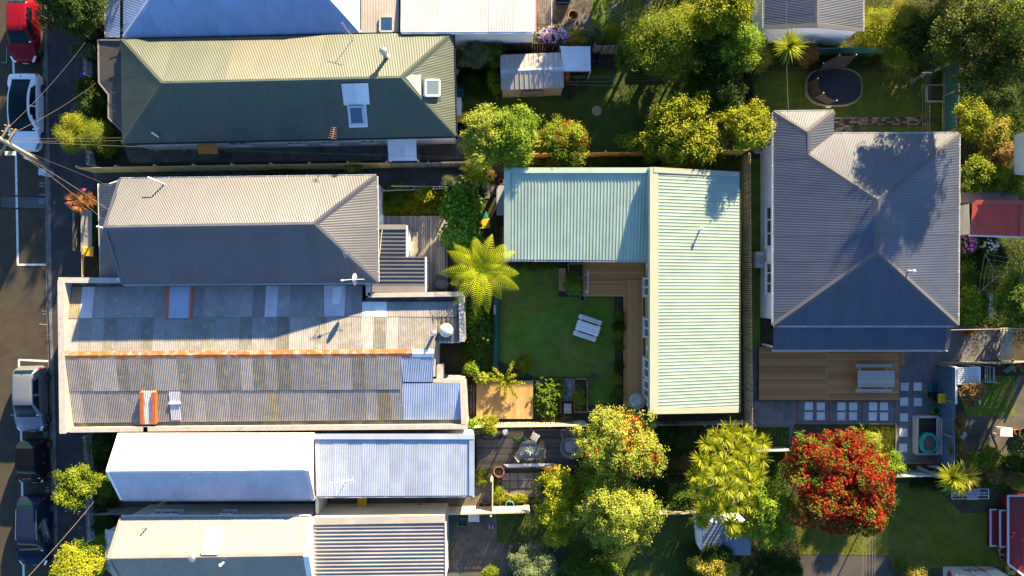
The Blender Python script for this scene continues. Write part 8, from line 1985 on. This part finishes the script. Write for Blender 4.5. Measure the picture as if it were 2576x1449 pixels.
# shade planting along boundaries
for i, (x, y, rx, ry, z, k_, lb) in enumerate(((1770, 395, 80, 14, .6, 'mid', 'leafy undergrowth between tan fence and sage roof'), (1560, 404, 60, 8, .4, 'mid', 'low weeds behind the sage roofed house'), (1400, 408, 60, 10, .6, 'olive', 'olive undergrowth behind the sage roof under the flowering tree'), (700, 431, 60, 4, .15, 'mid', 'weed line at the foot of the tan paling fence'), (890, 418, 24, 10, 1.2, 'pale', 'pale flowering weed growing through the tan fence'), (1010, 470, 45, 8, .4, 'olive', 'rough weeds along the trellis trough'), (1225, 440, 22, 10, .4, 'rust', 'dry brown planting beside the yucca clump'), (1720, 195, 14, 12, .6, 'mid', 'small mixed shrub near the washing line post'), (1460, 195, 16, 20, .3, 'mid', 'low leafy weeds in front of the white lean-to'), (1640, 1100, 20, 14, .9, 'mid', 'green shrub tucked right of the flowering round tree'), (1310, 1105, 6, 5, .15, 'olive', 'weed tuft on the dark deck'), (1210, 1200, 12, 30, .15, 'olive', 'weeds along the white extension wall'), (1255, 1250, 14, 22, .2, 'olive', 'weeds between divider fence and paving slabs'), (1300, 1252, 34, 6, .2, 'gold', 'golden weeds below the paving slabs'), (1235, 1440, 22, 14, .4, 'olive', 'weeds at the bottom edge of the concrete yard'), (1395, 1180, 26, 10, .6, 'rust', 'brown flax leaves at the edge of the dark deck'))):
    tree('shrub', lb, 'shrub', (x, y), (rx, ry), z, max(.15, z * .7), k_, 16, 3000, .08, 700 + i, G2)

cover('rough undergrowth under the trees along the right edge', [(2405, 160), (2620, 160), (2620, 480), (2418, 480)], 26000, .7, .10, 'mid', 1)
cover('shaded undergrowth below the bare rotary clothesline', [(2415, 600), (2620, 600), (2620, 815), (2415, 815)], 16000, .5, .10, 'mid', 2)
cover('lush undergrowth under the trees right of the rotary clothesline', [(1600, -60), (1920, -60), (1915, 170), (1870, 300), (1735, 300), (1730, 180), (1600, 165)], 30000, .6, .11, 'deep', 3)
cover('overgrown grasses between garage and big spreading tree', [(2150, -40), (2420, -40), (2410, 150), (2050, 132), (2180, 100)], 26000, .8, .12, 'olive', 4, .2)
cover('overgrown bed behind the trampoline', [(1880, 100), (2360, 150), (2365, 178), (1880, 176)], 14000, .4, .10, 'deep', 5)
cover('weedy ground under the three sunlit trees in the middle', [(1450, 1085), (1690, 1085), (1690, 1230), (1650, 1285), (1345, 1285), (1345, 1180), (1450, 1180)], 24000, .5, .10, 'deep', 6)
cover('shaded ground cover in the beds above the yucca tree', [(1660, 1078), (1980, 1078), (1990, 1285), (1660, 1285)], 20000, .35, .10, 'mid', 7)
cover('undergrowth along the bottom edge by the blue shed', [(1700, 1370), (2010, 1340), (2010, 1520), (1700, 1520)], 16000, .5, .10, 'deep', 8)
cover('weeds and creepers in the strip behind the sage roof', [(1300, 398), (1862, 394), (1862, 415), (1300, 415)], 10000, .4, .09, 'mid', 9)
cover('leafy plants in the strip beside the workshop wall', [(1170, 770), (1242, 770), (1242, 950), (1170, 950)], 9000, .45, .11, 'mid', 10)
cover('garden bed plants behind the green villa', [(1148, 110), (1260, 110), (1255, 250), (1215, 260), (1160, 215)], 9000, .4, .09, 'deep', 11)
cover('front yard planting along the footpath at the top left', [(222, 60), (262, 60), (262, 110), (222, 110)], 5000, .6, .09, 'deep', 12)
cover('front yard planting below the brown canopy', [(215, 195), (262, 195), (300, 395), (240, 405), (215, 330)], 10000, .5, .09, 'deep', 13)
cover('front yard planting before the white cottages', [(240, 1092), (290, 1092), (300, 1250), (300, 1440), (244, 1440)], 12000, .35, .09, 'deep', 14)
cover('weed tufts along the driveway edges', [(250, 432), (1160, 424), (1160, 430), (250, 438)], 4000, .12, .06, 'mid', 15)
cover('planting around the timber bed at the lower right', [(2425, 1130), (2560, 1140), (2600, 1230), (2350, 1225), (2360, 1205), (2425, 1195)], 9000, .4, .09, 'mid', 16)
cover('dark leaves between the patio and the bottom lawn', [(1275, 1370), (1560, 1370), (1600, 1520), (1275, 1520)], 14000, .4, .10, 'deep', 17)

for i, (x, y, rx, ry, z) in enumerate(((1545, -105, 80, 80, 2.8), (1650, -165, 100, 90, 3.4), (2660, 930, 80, 100, 3.2), (2690, 760, 90, 90, 4.0), (2680, 1130, 90, 100, 2.8), (200, -150, 125, 100, 3.6), (250, -300, 90, 110, 4.2), (2450, -70, 120, 90, 3.0))):  # added trees out of view, there to shade the lawns, street and deck
    tree('tree', ('added unseen shade tree beyond the top edge left of the clothesline', 'added unseen taller shade tree beyond the top edge', 'added unseen shade tree beyond the right edge by the gravel yard', 'added unseen tall shade tree beyond the right edge', 'added unseen small shade tree beyond the right edge by the courtyard', 'added unseen shade tree beyond the top left edge', 'added unseen tall shade tree past the top left corner', 'added unseen dense shade tree beyond the top right edge')[i], 'tree', (x, y), (rx, ry), z, z * .9, 'mid', 46, 17000, .19, 900 + i, G1)

for i, (lb, pl_, n_) in enumerate((('fallen brown leaves on the concrete yard', [(1125, 1310), (1245, 1300), (1245, 1440), (1125, 1440)], 260), ('fallen leaves along the gravel drive', [(340, 385), (1170, 380), (1170, 405), (340, 412)], 420), ('fallen leaves along the street gutter', [(106, 40), (118, 40), (136, 1440), (126, 1440)], 300), ('fallen leaves on the gravel yard', [(2260, 890), (2500, 830), (2500, 900), (2350, 910), (2345, 1030), (2260, 1000)], 260), ('fallen leaves scattered on the concrete court', [(2425, 1052), (2550, 1052), (2560, 1180), (2425, 1120)], 240))):
    cover(lb, pl_, n_, .03, .07, 'rust', 950 + i, .6)['category'] = 'leaf litter'
cover('weeds and herbs tinted as if in sun in the small garden beside the charcoal villa', [(960, 482), (1122, 482), (1122, 538), (960, 538)], 7000, .28, .09, 'gold', 960)  # gold leaves put sunlight into the colour of this garden
